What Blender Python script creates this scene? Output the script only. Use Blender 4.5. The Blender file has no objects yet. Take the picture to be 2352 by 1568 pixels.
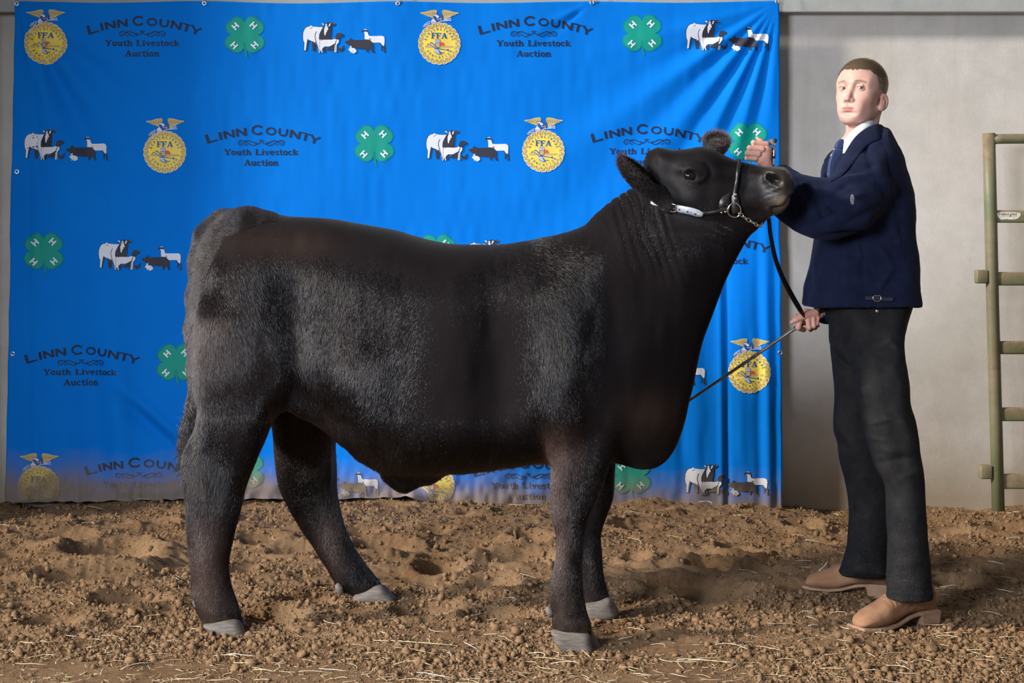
# Steer at a livestock auction backdrop, held by a young man. Everything is generated here.
import bpy, bmesh, math, random
import numpy as np
from mathutils import Vector, Matrix
from mathutils.bvhtree import BVHTree
from mathutils.geometry import tessellate_polygon

random.seed(7)
RS = np.random.RandomState(11)
SC = bpy.context.scene
COL = SC.collection
F = 3650.0; CX = 1176.0; HY = 560.0; CAMZ = 1.226      # focal length in pixels, horizon row, eye height

# ------------------------------------------------------------------ camera, world, lights, exposure
cam_d = bpy.data.cameras.new('camera'); cam = bpy.data.objects.new('camera', cam_d); COL.objects.link(cam)
cam_d.sensor_width = 36.0; cam_d.lens = 36.0 * F / 2352.0
cam_d.shift_y = -(784.0 - HY) / 2352.0
cam.location = (0, 0, CAMZ); cam.rotation_euler = (math.pi / 2, 0, 0)
cam_d.clip_end = 100
SC.camera = cam

world = bpy.data.worlds.new('world'); SC.world = world; world.use_nodes = True
bg = world.node_tree.nodes['Background']
bg.inputs[0].default_value = (0.86, 0.92, 1.0, 1); bg.inputs[1].default_value = 0.20

def aim(o, target):
    d = Vector(target) - o.location
    o.rotation_euler = d.to_track_quat('-Z', 'Y').to_euler()
sun_d = bpy.data.lights.new('sun', 'SUN'); sun = bpy.data.objects.new('sun', sun_d); COL.objects.link(sun)
sun_d.energy = 4.9; sun_d.angle = math.radians(6.5); sun_d.color = (1.0, 0.95, 0.87)
AZ, EL = math.radians(20), math.radians(24)            # from camera-left, a little in front, low
sun.location = (-6 * math.cos(AZ) * math.cos(EL), 5.0 - 6 * math.sin(AZ) * math.cos(EL), 6 * math.sin(EL))
aim(sun, (0, 5.0, 0))
key_d = bpy.data.lights.new('added_soft_key', 'AREA'); key = bpy.data.objects.new('added_soft_key', key_d); COL.objects.link(key)  # added soft lamp with no visible source; narrow spread leaves the banner's left dim
key_d.shape = 'RECTANGLE'; key_d.size = 1.7; key_d.size_y = 1.5; key_d.energy = 66; key_d.spread = math.radians(56); key_d.color = (0.80, 0.87, 1.0)
key.location = (-3.4, -0.6, 2.4); aim(key, (-0.2, 5.2, 0.9))

SC.view_settings.view_transform = 'Standard'; SC.view_settings.look = 'None'
SC.view_settings.exposure = 0.10; SC.view_settings.gamma = 1.0
SC.view_settings.use_curve_mapping = False
try:
    SC.cycles.max_bounces = 6; SC.cycles.diffuse_bounces = 3; SC.cycles.glossy_bounces = 3
    SC.cycles.transparent_max_bounces = 8
except Exception:
    pass

# ------------------------------------------------------------------ helpers
def W3(px, py, Y):
    """photo pixel at depth Y -> world point"""
    return ((px - CX) * Y / F, Y, CAMZ - (py - HY) * Y / F)
def gpt(px, py):
    """photo pixel on the ground -> world x, y"""
    Y = CAMZ * F / (py - HY)
    return ((px - CX) * Y / F, Y)

def tag(o, label=None, cat=None, group=None, kind=None):
    if label: o['label'] = label
    if cat: o['category'] = cat
    if group: o['group'] = group
    if kind: o['kind'] = kind
    return o
def empty(name, loc, label, cat, group=None):
    o = bpy.data.objects.new(name, None); COL.objects.link(o); o.location = loc
    o.empty_display_size = 0.1
    return tag(o, label, cat, group)
def link(name, me, mat=None, parent=None, smooth=True):
    o = bpy.data.objects.new(name, me); COL.objects.link(o)
    if mat is not None:
        for m in (mat if isinstance(mat, (list, tuple)) else [mat]): me.materials.append(m)
    if smooth and len(me.polygons):
        me.polygons.foreach_set('use_smooth', np.ones(len(me.polygons), dtype=bool))
    if parent is not None:
        o.parent = parent
        o.matrix_parent_inverse = Matrix.Translation(parent.location).inverted()
    return o
def mesh_np(name, V, Fc):
    """V (n,3), Fc (m,k) constant-size faces"""
    me = bpy.data.meshes.new(name)
    V = np.ascontiguousarray(V, dtype=np.float32); Fc = np.ascontiguousarray(Fc, dtype=np.int32)
    me.vertices.add(len(V)); me.vertices.foreach_set('co', V.ravel())
    k = Fc.shape[1]
    me.loops.add(Fc.size); me.loops.foreach_set('vertex_index', Fc.ravel())
    me.polygons.add(len(Fc)); me.polygons.foreach_set('loop_start', np.arange(0, Fc.size, k, dtype=np.int32))
    me.update(calc_edges=True); me.validate()
    return me
def mesh_py(name, verts, faces):
    me = bpy.data.meshes.new(name); me.from_pydata([tuple(map(float, v)) for v in verts], [], [tuple(map(int, f)) for f in faces]); me.update(); return me
def color_attr(me, name, rgb):
    a = me.attributes.new(name, 'FLOAT_COLOR', 'POINT')
    c = np.ones((len(me.vertices), 4), dtype=np.float32); c[:, :rgb.shape[1]] = rgb
    a.data.foreach_set('color', c.ravel())
def float_attr(me, name, v):
    a = me.attributes.new(name, 'FLOAT', 'POINT'); a.data.foreach_set('value', np.ascontiguousarray(v, dtype=np.float32))

# --- noise
def _hash(ix, iy, iz, seed):
    h = (ix.astype(np.int64) * 374761393 + iy.astype(np.int64) * 668265263 + iz.astype(np.int64) * 2147483647 + seed * 974634777) & 0xFFFFFFFF
    h = ((h ^ (h >> 13)) * 1274126177) & 0xFFFFFFFF
    h = (h ^ (h >> 16)) & 0xFFFFFF
    return h.astype(np.float32) / float(0xFFFFFF) * 2 - 1
def vnoise(x, y, z=None, seed=0):
    x = np.asarray(x, dtype=np.float32); y = np.asarray(y, dtype=np.float32)
    ix = np.floor(x); iy = np.floor(y); fx = x - ix; fy = y - iy
    fx = fx * fx * (3 - 2 * fx); fy = fy * fy * (3 - 2 * fy)
    if z is None:
        zz = np.zeros_like(ix)
        a = _hash(ix, iy, zz, seed); b = _hash(ix + 1, iy, zz, seed); c = _hash(ix, iy + 1, zz, seed); d = _hash(ix + 1, iy + 1, zz, seed)
        return (a * (1 - fx) + b * fx) * (1 - fy) + (c * (1 - fx) + d * fx) * fy
    z = np.asarray(z, dtype=np.float32); iz = np.floor(z); fz = z - iz; fz = fz * fz * (3 - 2 * fz)
    r = []
    for k in (0, 1):
        a = _hash(ix, iy, iz + k, seed); b = _hash(ix + 1, iy, iz + k, seed); c = _hash(ix, iy + 1, iz + k, seed); d = _hash(ix + 1, iy + 1, iz + k, seed)
        r.append((a * (1 - fx) + b * fx) * (1 - fy) + (c * (1 - fx) + d * fx) * fy)
    return r[0] * (1 - fz) + r[1] * fz

# --- implicit surfaces
def smin(a, b, k):
    h = np.clip(0.5 + 0.5 * (b - a) / k, 0, 1)
    return b + (a - b) * h - k * h * (1 - h)
def smax(a, b, k): return -smin(-a, -b, k)
class Grid:
    def __init__(s, lo, hi, h):
        s.lo = np.array(lo, dtype=np.float64); s.h = h
        n = np.ceil((np.array(hi) - s.lo) / h).astype(int) + 1; s.n = n
        s.X = (s.lo[0] + h * np.arange(n[0])).astype(np.float32)[:, None, None]
        s.Y = (s.lo[1] + h * np.arange(n[1])).astype(np.float32)[None, :, None]
        s.Z = (s.lo[2] + h * np.arange(n[2])).astype(np.float32)[None, None, :]
        s.x2 = s.X[:, :, 0] + 0 * s.Z[0]; s.z2 = s.Z[0] + 0 * s.X[:, :, 0]       # (nx, nz) planes
def ell(g, c, r, rot=None):
    dx, dy, dz = g.X - c[0], g.Y - c[1], g.Z - c[2]
    if rot is not None:
        R = rot
        dx, dy, dz = (R[0][0] * dx + R[0][1] * dy + R[0][2] * dz, R[1][0] * dx + R[1][1] * dy + R[1][2] * dz, R[2][0] * dx + R[2][1] * dy + R[2][2] * dz)
    k0 = np.sqrt((dx / r[0]) ** 2 + (dy / r[1]) ** 2 + (dz / r[2]) ** 2)
    return (k0 - 1) * min(r)
def cap(g, a, b, ra, rb, sy=1.0):
    a = np.array(a, dtype=np.float32); b = np.array(b, dtype=np.float32); ab = b - a
    dx, dy, dz = g.X - a[0], g.Y - a[1], g.Z - a[2]
    t = np.clip((dx * ab[0] + dy * ab[1] + dz * ab[2]) / float(ab @ ab + 1e-12), 0, 1)
    return np.sqrt((dx - t * ab[0]) ** 2 + ((dy - t * ab[1]) / sy) ** 2 + (dz - t * ab[2]) ** 2) - (ra + (rb - ra) * t)
def catmull(P, sub=5, closed=True):
    P = np.array(P, dtype=np.float64); n = len(P); out = []
    rng = range(n) if closed else range(n - 1)
    for i in rng:
        if closed: p0, p1, p2, p3 = P[i - 1], P[i], P[(i + 1) % n], P[(i + 2) % n]
        else: p0, p1, p2, p3 = P[max(i - 1, 0)], P[i], P[i + 1], P[min(i + 2, n - 1)]
        for k in range(sub):
            t = k / sub
            out.append(0.5 * ((2 * p1) + (-p0 + p2) * t + (2 * p0 - 5 * p1 + 4 * p2 - p3) * t * t + (-p0 + 3 * p1 - 3 * p2 + p3) * t ** 3))
    if not closed: out.append(P[-1])
    return np.array(out)
def polysdf(x, z, P):
    """signed distance, positive inside, of polygon P (n,2) at arrays x, z"""
    d = np.full(x.shape, 1e9, dtype=np.float32); ins = np.zeros(x.shape, dtype=bool)
    n = len(P)
    for i in range(n):
        a = P[i]; b = P[(i + 1) % n]; ex, ez = b - a
        wx = x - a[0]; wz = z - a[1]
        t = np.clip((wx * ex + wz * ez) / (ex * ex + ez * ez + 1e-12), 0, 1)
        d = np.minimum(d, (wx - t * ex) ** 2 + (wz - t * ez) ** 2)
        c = ((a[1] <= z) != (b[1] <= z))
        if ez != 0:
            ins ^= c & (x < a[0] + (z - a[1]) / ez * ex)
    d = np.sqrt(d)
    return np.where(ins, d, -d)
def blur2(a, k):
    for _ in range(k):
        p = np.pad(a, 1, mode='edge')
        a = (p[:-2, 1:-1] + p[2:, 1:-1] + p[1:-1, :-2] + p[1:-1, 2:] + 2 * a) / 6
    return a
def inflate(g, P, yc, Wd, R, blur=2, power=2.0):
    """solid with side silhouette P (world x,z), centred on depth yc with half-thickness Wd, edges rounded over R"""
    d = blur2(polysdf(g.x2, g.z2, P), blur)
    q = np.maximum(1 - d / R, 0)
    W2 = Wd if np.ndim(Wd) else np.full(d.shape, Wd, dtype=np.float32)
    y2 = yc if np.ndim(yc) else np.full(d.shape, yc, dtype=np.float32)
    v = np.abs(g.Y - y2[:, None, :]) / W2[:, None, :]
    f = (q[:, None, :] ** power + v ** power) ** (1.0 / power) - 1
    return (f * np.minimum(R, W2)[:, None, :]).astype(np.float32)
def nets(Fv, g, smooth=1):
    """surface nets: zero level of Fv on grid g -> (V, quads) with outward normals"""
    n = Fv.shape; ins = Fv < 0
    c = [(i, j, k) for i in (0, 1) for j in (0, 1) for k in (0, 1)]
    cnt = np.zeros((n[0] - 1, n[1] - 1, n[2] - 1), dtype=np.int8)
    for (i, j, k) in c: cnt += ins[i:n[0] - 1 + i, j:n[1] - 1 + j, k:n[2] - 1 + k]
    act = (cnt > 0) & (cnt < 8)
    I, J, K = np.nonzero(act)
    idx = np.full(act.shape, -1, dtype=np.int32); idx[I, J, K] = np.arange(len(I))
    val = {q: Fv[I + q[0], J + q[1], K + q[2]] for q in c}
    acc = np.zeros((len(I), 3)); m = np.zeros(len(I))
    for p in c:
        for ax in range(3):
            if p[ax] == 0:
                q = list(p); q[ax] = 1; q = tuple(q)
                a, b = val[p], val[q]; s = (a < 0) != (b < 0)
                t = np.where(s, a / np.where(s, a - b, 1), 0)
                for d in range(3):
                    acc[:, d] += np.where(s, p[d] + (t if d == ax else 0), 0)
                m += s
    V = (np.stack([I, J, K], 1) + acc / m[:, None]) * g.h + g.lo
    quads = []
    for ax in range(3):
        u, v = (ax + 1) % 3, (ax + 2) % 3
        sl0 = [slice(None)] * 3; sl1 = [slice(None)] * 3
        sl0[ax] = slice(0, n[ax] - 1); sl1[ax] = slice(1, n[ax])
        for d in (u, v): sl0[d] = slice(1, n[d] - 1); sl1[d] = slice(1, n[d] - 1)
        a = ins[tuple(sl0)]; b = ins[tuple(sl1)]
        for flip in (False, True):
            E = np.array(np.nonzero((a & ~b) if not flip else (~a & b)))
            if E.shape[1] == 0: continue
            E[u] += 1; E[v] += 1
            def cell(du, dv):
                e = E.copy(); e[u] -= du; e[v] -= dv
                return idx[e[0], e[1], e[2]]
            Q = np.stack([cell(1, 1), cell(0, 1), cell(0, 0), cell(1, 0)], 1)
            quads.append(Q if not flip else Q[:, ::-1])
    Q = np.concatenate(quads); Q = Q[(Q >= 0).all(1)]
    for _ in range(smooth):
        s = np.zeros_like(V); ct = np.zeros(len(V))
        for a, b in ((0, 1), (1, 2), (2, 3), (3, 0)):
            for x, y in ((a, b), (b, a)):
                np.add.at(s, Q[:, x], V[Q[:, y]]); np.add.at(ct, Q[:, x], 1)
        V = 0.5 * V + 0.5 * s / np.maximum(ct, 1)[:, None]
    return V, Q
def vnormals(V, Q):
    a = V[Q[:, 2]] - V[Q[:, 0]]; b = V[Q[:, 3]] - V[Q[:, 1]]
    fn = np.cross(a, b); N = np.zeros_like(V)
    for k in range(4): np.add.at(N, Q[:, k], fn)
    return N / (np.linalg.norm(N, axis=1)[:, None] + 1e-12)
def tube(path, rad, seg=8, flat=None, closed=False, caps=True):
    """swept tube along path; rad scalar or list; flat=(vector, ratio) squashes along a direction"""
    P = [Vector(p) for p in path]; n = len(P); V = []; Fc = []
    rads = rad if hasattr(rad, '__len__') else [rad] * n
    up = None
    for i in range(n):
        t = (P[(i + 1) % n] - P[i - 1]) if closed else (P[min(i + 1, n - 1)] - P[max(i - 1, 0)])
        t.normalize()
        if up is None:
            up = t.orthogonal().normalized()
        up = (up - t * up.dot(t)).normalized(); r = t.cross(up)
        for k in range(seg):
            a = 2 * math.pi * k / seg
            o = up * math.cos(a) * rads[i] + r * math.sin(a) * rads[i]
            if flat: fv = Vector(flat[0]).normalized(); o = o - fv * o.dot(fv) * (1 - flat[1])
            V.append(P[i] + o)
    for i in range(n if closed else n - 1):
        j = (i + 1) % n
        for k in range(seg):
            l = (k + 1) % seg
            Fc.append((i * seg + k, i * seg + l, j * seg + l, j * seg + k))
    if caps and not closed:
        Fc.append(tuple(range(seg))[::-1]); Fc.append(tuple((n - 1) * seg + k for k in range(seg)))
    return V, Fc
def join(parts):
    V = []; Fc = []
    for v, f in parts:
        o = len(V); V += [tuple(p) for p in v]; Fc += [tuple(i + o for i in q) for q in f]
    return V, Fc
def box(c, s, rot=None, bev=0.0):
    bm = bmesh.new(); bmesh.ops.create_cube(bm, size=1.0)
    bmesh.ops.scale(bm, vec=s, verts=bm.verts)
    if bev: bmesh.ops.bevel(bm, geom=list(bm.edges), offset=bev, segments=2, affect='EDGES', profile=0.5)
    if rot is not None: bmesh.ops.rotate(bm, matrix=rot, verts=bm.verts)
    bmesh.ops.translate(bm, vec=c, verts=bm.verts)
    V = [v.co.copy() for v in bm.verts]; bm.verts.index_update()
    Fc = [tuple(v.index for v in f.verts) for f in bm.faces]; bm.free()
    return V, Fc

# ------------------------------------------------------------------ materials
class NT:
    def __init__(s, name):
        s.m = bpy.data.materials.new(name); s.m.use_nodes = True; s.t = s.m.node_tree; s.n = s.t.nodes; s.l = s.t.links
        s.b = s.n['Principled BSDF']; s.out = s.n['Material Output']
    def new(s, typ, **kw):
        x = s.n.new(typ)
        for k, v in kw.items(): setattr(x, k, v)
        return x
    def val(s, sock, v):
        if hasattr(v, 'is_linked') or isinstance(v, bpy.types.NodeSocket): s.l.new(v, sock)
        else: sock.default_value = v
    def noise(s, scale, detail=6, rough=0.6, vec=None, dist=0.0):
        x = s.new('ShaderNodeTexNoise'); x.inputs['Scale'].default_value = scale; x.inputs['Detail'].default_value = detail
        x.inputs['Roughness'].default_value = rough; x.inputs['Distortion'].default_value = dist
        if vec is None: vec = s.pos()
        s.l.new(vec, x.inputs['Vector']); return x.outputs['Fac']
    def pos(s):
        if not hasattr(s, '_p'): s._p = s.new('ShaderNodeNewGeometry')
        return s._p.outputs['Position']
    def scaled(s, v3, vec=None):
        m = s.new('ShaderNodeMapping'); m.inputs['Scale'].default_value = v3; s.l.new(vec or s.pos(), m.inputs['Vector']); return m.outputs['Vector']
    def ramp(s, fac, stops):
        r = s.new('ShaderNodeValToRGB'); e = r.color_ramp.elements
        while len(e) < len(stops): e.new(0.5)
        for i, (p, c) in enumerate(stops): e[i].position = p; e[i].color = (*c, 1) if len(c) == 3 else c
        s.l.new(fac, r.inputs['Fac']); return r.outputs['Color']
    def mix(s, fac, a, b, mode='MIX'):
        x = s.new('ShaderNodeMix', data_type='RGBA', blend_type=mode)
        s.val(x.inputs[0], fac)
        for sock, v in ((x.inputs[6], a), (x.inputs[7], b)):
            if isinstance(v, tuple): sock.default_value = (*v, 1) if len(v) == 3 else v
            else: s.l.new(v, sock)
        return x.outputs[2]
    def math(s, op, a, b=0.0, clamp=False):
        x = s.new('ShaderNodeMath', operation=op, use_clamp=clamp); s.val(x.inputs[0], a); s.val(x.inputs[1], b); return x.outputs[0]
    def attr(s, name, out='Color'):
        a = s.new('ShaderNodeAttribute', attribute_name=name); return a.outputs[out]
    def bump(s, h, strength=0.3, dist=0.01):
        b = s.new('ShaderNodeBump'); b.inputs['Strength'].default_value = strength; b.inputs['Distance'].default_value = dist
        s.l.new(h, b.inputs['Height']); s.l.new(b.outputs['Normal'], s.b.inputs['Normal']); return b
    def set(s, color=None, rough=None, metal=None, spec=None):
        if color is not None: s.val(s.b.inputs['Base Color'], (*color, 1) if isinstance(color, tuple) and len(color) == 3 else color)
        if rough is not None: s.val(s.b.inputs['Roughness'], rough)
        if metal is not None: s.b.inputs['Metallic'].default_value = metal
        if spec is not None: s.b.inputs['Specular IOR Level'].default_value = spec
        return s
def simple(name, color, rough=0.6, metal=0.0, noise=0.15, nscale=40, spec=0.5, bump=0.0):
    t = NT(name); f = t.noise(nscale)
    d = tuple(max(c * (1 - noise * 2), 0) for c in color); l = tuple(min(c * (1 + noise * 1.5), 1) for c in color)
    t.set(t.ramp(f, [(0.3, d), (0.7, l)]), rough, metal, spec)
    if bump: t.bump(t.noise(nscale * 4), bump, 0.004)
    return t.m
# ------------------------------------------------------------------ the setting: dirt floor, concrete wall, ledger
WALL_Y = 7.62
HOLES = [  # hoofprints: px, py, half length m, half width m, angle, depth m
    (255, 1272, .17, .10, .15, .070), (15, 1272, .16, .09, .1, .065), (205, 1318, .20, .05, .25, .045), (150, 1236, .13, .06, 0, .04),
    (365, 1208, .10, .05, 0, .045), (85, 1204, .12, .05, 0, .035), (300, 1385, .13, .07, .3, .05), (120, 1435, .10, .05, .2, .03), (880, 1254, .13, .055, .05, .065),
    (832, 1228, .08, .04, 0, .04), (1010, 1304, .10, .05, -.1, .055), (1105, 1292, .06, .035, 0, .04), (1200, 1284, .15, .055, .2, .07), (1215, 1245, .09, .045, .1, .05),
    (1160, 1262, .07, .04, 0, .04), (1000, 1222, .09, .04, 0, .03), (1130, 1340, .11, .06, 0, .05), (690, 1262, .13, .05, 0, .04), (600, 1240, .10, .05, 0, .035), (560, 1300, .09, .05, 0, .03),
    (1460, 1214, .10, .04, .1, .045), (1462, 1285, .06, .04, 0, .04), (1500, 1178, .09, .03, 0, .03), (1640, 1302, .10, .05, 0, .045), (1700, 1270, .08, .05, .5, .05), (1770, 1322, .09, .06, .3, .05),
    (1560, 1352, .13, .06, 0, .05), (1640, 1375, .13, .06, .1, .05), (1840, 1215, .08, .05, 0, .05), (1930, 1300, .1, .05, 0, .04), (1870, 1255, .08, .04, 0, .03), (1745, 1165, .08, .04, 0, .03), (1810, 1360, .12, .05, 0, .04),
    (2230, 1280, .14, .07, 0, .04), (2300, 1215, .12, .05, 0, .04), (2190, 1350, .1, .05, 0, .03), (2330, 1340, .1, .05, 0, .035), (700, 1390, .12, .06, 0, .04), (640, 1430, .1, .05, 0, .035), (980, 1400, .12, .06, 0, .035), (1150, 1420, .12, .05, 0, .03),
    (470, 1190, .1, .04, 0, .03), (900, 1165, .1, .035, 0, .03), (1080, 1180, .1, .035, 0, .03), (760, 1180, .1, .04, 0, .03), (1330, 1180, .1, .04, 0, .03), (1000, 1270, .07, .03, 0, .03),
]
_holes = []
for (px, py, a, b, th, dp) in HOLES:
    x, y = gpt(px, py); _holes.append((x, y, a, b * 2.0, th, dp))
FEET = [gpt(515, 1455), gpt(858, 1378), gpt(1316, 1494), gpt(1380, 1416)]
def ground_z(x, y, detail=True):
    x = np.asarray(x, dtype=np.float64); y = np.asarray(y, dtype=np.float64)
    z = 0.022 * vnoise(x * 1.3 + 5, y * 1.6, seed=1) + 0.016 * vnoise(x * 3.1, y * 4.0 + 9, seed=2) + 0.016 * vnoise(x * 8, y * 9, seed=3)
    rough = np.clip((y - 4.55) / 0.5, 0.25, 1.0)
    z = z * rough
    if detail:
        z = z + rough * (0.008 * vnoise(x * 19, y * 21, seed=4) + 0.0055 * vnoise(x * 43, y * 45, seed=5) + 0.004 * vnoise(x * 95, y * 97, seed=6)
                         + 0.0025 * vnoise(x * 190, y * 190, seed=8))
    for (hx, hy, a, b, th, dp) in _holes:
        dx = x - hx; dy = y - hy; u = (dx * math.cos(th) + dy * math.sin(th)) / a; v = (-dx * math.sin(th) + dy * math.cos(th)) / b
        r = np.sqrt(u * u + v * v) + 0.10 * vnoise(x * 14, y * 14, seed=7)
        z = z - 1.35 * dp * (1 / (1 + np.exp((r - 0.85) * 11))) + 0.42 * dp * np.exp(-((r - 1.25) / 0.28) ** 2)
    z = z - np.clip((x - 0.6) / 1.0, 0, 1) * np.clip((y - 6.9) / 0.5, 0, 1) * 0.03
    for fx, fy in FEET:       # trodden flat under the hooves
        w = np.exp(-(((x - fx) ** 2 + (y - fy) ** 2) / 0.14 ** 2)); z = z * (1 - w) + 0.004 * w
    for fx, fy, s in ((1.38, 5.05, .16), (1.17, 5.53, .2)):
        w = np.exp(-(((x - fx) ** 2 + (y - fy) ** 2) / s ** 2)); z = z * (1 - w) - 0.002 * w
    return z
def build_floor():
    t = NT('arena_dirt')
    n1 = t.noise(3.5, 5, 0.6); n2 = t.noise(60, 8, 0.7); n3 = t.noise(9, 6, 0.65)
    c = t.ramp(n2, [(0.25, (0.120, 0.063, 0.029)), (0.5, (0.212, 0.120, 0.059)), (0.78, (0.340, 0.208, 0.112))])
    c = t.mix(t.ramp(n1, [(0.40, (0, 0, 0)), (0.68, (1, 1, 1))]), c, t.mix(0.55, c, (0.36, 0.228, 0.120)))
    c = t.mix(t.ramp(n3, [(0.30, (1, 1, 1)), (0.46, (0, 0, 0))]), c, t.mix(0.5, c, (0.115, 0.064, 0.030)))
    t.set(c, 0.95, spec=0.15); t.bump(t.noise(230, 8, 0.75), 0.75, 0.008)
    # fine grid where the camera looks, coarser skirt to the sides
    ys = np.concatenate([np.linspace(2.2, 4.2, 30)[:-1], np.geomspace(4.2, WALL_Y + 0.15, 440)])
    xs = np.concatenate([np.linspace(-5, -2.6, 26)[:-1], np.linspace(-2.6, 2.6, 760), np.linspace(2.6, 5, 26)[1:]])
    Xg, Yg = np.meshgrid(xs, ys, indexing='ij'); Zg = ground_z(Xg, Yg)
    V = np.stack([Xg.ravel(), Yg.ravel(), Zg.ravel()], 1); ny = len(ys)
    i, j = np.meshgrid(np.arange(len(xs) - 1), np.arange(ny - 1), indexing='ij'); a = (i * ny + j).ravel()
    me = mesh_np('floor', V, np.stack([a, a + ny, a + ny + 1, a + 1], 1))
    return tag(link('floor', me, t.m), 'brown tilled dirt arena floor with hoofprints', None, None, 'structure')
floor_ob = build_floor()

def concrete_mat(name, base, stain):
    t = NT(name)
    big = t.noise(1.4, 5, 0.6); mid = t.noise(7, 8, 0.7); fine = t.noise(160, 6, 0.7); streak = t.noise(1.0, 6, 0.6, t.scaled((9, 9, 0.8)))
    c = t.ramp(mid, [(0.25, tuple(b * 0.86 for b in base)), (0.75, tuple(b * 1.12 for b in base))])
    c = t.mix(t.ramp(big, [(0.45, (0, 0, 0)), (0.75, (0.45, 0.45, 0.45))]), c, stain)
    c = t.mix(t.ramp(streak, [(0.55, (0, 0, 0)), (0.85, (0.4, 0.4, 0.4))]), c, tuple(b * 0.7 for b in stain))
    c = t.mix(t.ramp(fine, [(0.2, (0.35, 0.35, 0.35)), (0.5, (0, 0, 0))]), c, tuple(b * 0.55 for b in base))
    # dark scuffs and the dust line splashed up from the dirt floor
    spots = t.ramp(t.noise(5.5, 3, 0.5, t.scaled((2.2, 1, 0.9))), [(0.72, (0, 0, 0)), (0.78, (0.6, 0.6, 0.6))])
    c = t.mix(spots, c, tuple(b * 0.62 for b in stain))
    sep = t.new('ShaderNodeSeparateXYZ'); t.l.new(t.pos(), sep.inputs[0])
    h = t.math('ADD', sep.outputs[2], t.math('MULTIPLY', t.noise(4, 6, 0.7), 0.25))
    dust = t.ramp(h, [(0.12, (1, 1, 1)), (0.42, (0, 0, 0))])
    c = t.mix(t.math('MULTIPLY', dust, 0.75), c, (0.30, 0.225, 0.14))
    t.set(c, 0.9, spec=0.2); t.bump(t.noise(110, 8, 0.75), 0.22, 0.006)
    return t.m
wall_mat = concrete_mat('wall_concrete', (0.60, 0.555, 0.50), (0.52, 0.45, 0.37))
V, Fc = box((0, WALL_Y + 0.1, 2.0), (14, 0.2, 5.0)); wall_back = tag(link('wall_back', mesh_py('wall_back', V, Fc), wall_mat, None, False), 'pale concrete wall behind the banner', None, None, 'structure')
ledger_mat = concrete_mat('ledger_concrete', (0.40, 0.405, 0.385), (0.34, 0.33, 0.29))
zt = W3(0, 28, WALL_Y - 0.09)[2]
V, Fc = box((0, WALL_Y - 0.045, zt + 0.14), (14, 0.092, 0.28), None, 0.006)
tag(link('trim_1', mesh_py('trim_1', V, Fc), ledger_mat, None, False), 'gray concrete ledger running along the top of the wall', None, None, 'structure')
side_mat = concrete_mat('blocker_concrete', (0.36, 0.32, 0.27), (0.30, 0.26, 0.2))
V, Fc = box((-2.66, 7.335, 1.9), (0.2, 0.57, 3.8)); tag(link('shade_blocker_left', mesh_py('shade_blocker_left', V, Fc), side_mat, None, False), 'unseen added wall stub that shades the left end of the banner', None, None, 'structure')  # out-of-view stub added to keep the sun off the banner's left end

# ------------------------------------------------------------------ loose clods (past counting: one object) and larger single clods
clod_t = NT('dirt_clod'); _n = clod_t.noise(45, 6, 0.7)
clod_t.set(clod_t.ramp(_n, [(0.25, (0.132, 0.072, 0.035)), (0.75, (0.310, 0.190, 0.100))]), 0.95, spec=0.15); clod_t.bump(clod_t.noise(300, 6, 0.7), 0.5, 0.004)
clod_mat = clod_t.m
def ico(sub):
    bm = bmesh.new(); bmesh.ops.create_icosphere(bm, subdivisions=sub, radius=1.0)
    V = np.array([v.co[:] for v in bm.verts]); bm.verts.index_update(); Q = np.array([[v.index for v in f.verts] for f in bm.faces]); bm.free(); return V, Q
def crumbs(n, name, label, lo, hi, shape, smooth):
    V0, Q0 = ico(1) if shape else (np.array([(1, 0, 0), (-1, 0, 0), (0, 1, 0), (0, -1, 0), (0, 0, 1), (0, 0, -1.0)]), np.array([(0, 2, 4), (2, 1, 4), (1, 3, 4), (3, 0, 4), (2, 0, 5), (1, 2, 5), (3, 1, 5), (0, 3, 5)]))
    px = RS.uniform(-260, 2610, n * 3); py = 1146 + 500 * RS.beta(0.9, 1.0, n * 3)
    Y = CAMZ * F / (py - HY); X = (px - CX) * Y / F
    dens = vnoise(X * 2.2, Y * 2.2, seed=21) + 0.7 * vnoise(X * 6, Y * 6, seed=22) + .45 * np.exp(-((py - 1420) / 60) ** 2) - .5 * np.clip((py - 1500) / 40, 0, 1) * shape
    keep = (RS.uniform(-1.1, 0.8, n * 3) < dens) & (Y < WALL_Y - 0.02); X, Y, py = X[keep][:n], Y[keep][:n], py[keep][:n]
    m = len(X); r = np.minimum(lo + RS.gamma(1.2, (hi - lo) / 3.0, m), hi * 1.25)
    Z = ground_z(X, Y) + r * RS.uniform(-0.25, 0.55, m)
    ang = RS.uniform(0, 6.283, (m, 2)); sc = RS.uniform(0.6, 1.3, (m, 3)) * r[:, None]
    P = V0[None] * (1 + RS.uniform(-0.32, 0.32, (m, len(V0), 1))) * sc[:, None, :]
    c, s = np.cos(ang[:, 0])[:, None], np.sin(ang[:, 0])[:, None]
    P = np.stack([P[..., 0] * c - P[..., 1] * s, P[..., 0] * s + P[..., 1] * c, P[..., 2]], -1)
    c, s = np.cos(ang[:, 1])[:, None], np.sin(ang[:, 1])[:, None]
    P = np.stack([P[..., 0], P[..., 1] * c - P[..., 2] * s, P[..., 1] * s + P[..., 2] * c], -1)
    P += np.stack([X, Y, Z], 1)[:, None, :]
    Q = (Q0[None] + (np.arange(m) * len(V0))[:, None, None]).reshape(-1, 3)
    return tag(link(name, mesh_np(name, P.reshape(-1, 3), Q), clod_mat, None, smooth), label, 'dirt', None, 'stuff')
crumbs(125000, 'dirt_crumbs', 'fine crumbled brown dirt scattered over the whole arena floor', .0016, .0044, 0, True)
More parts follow.
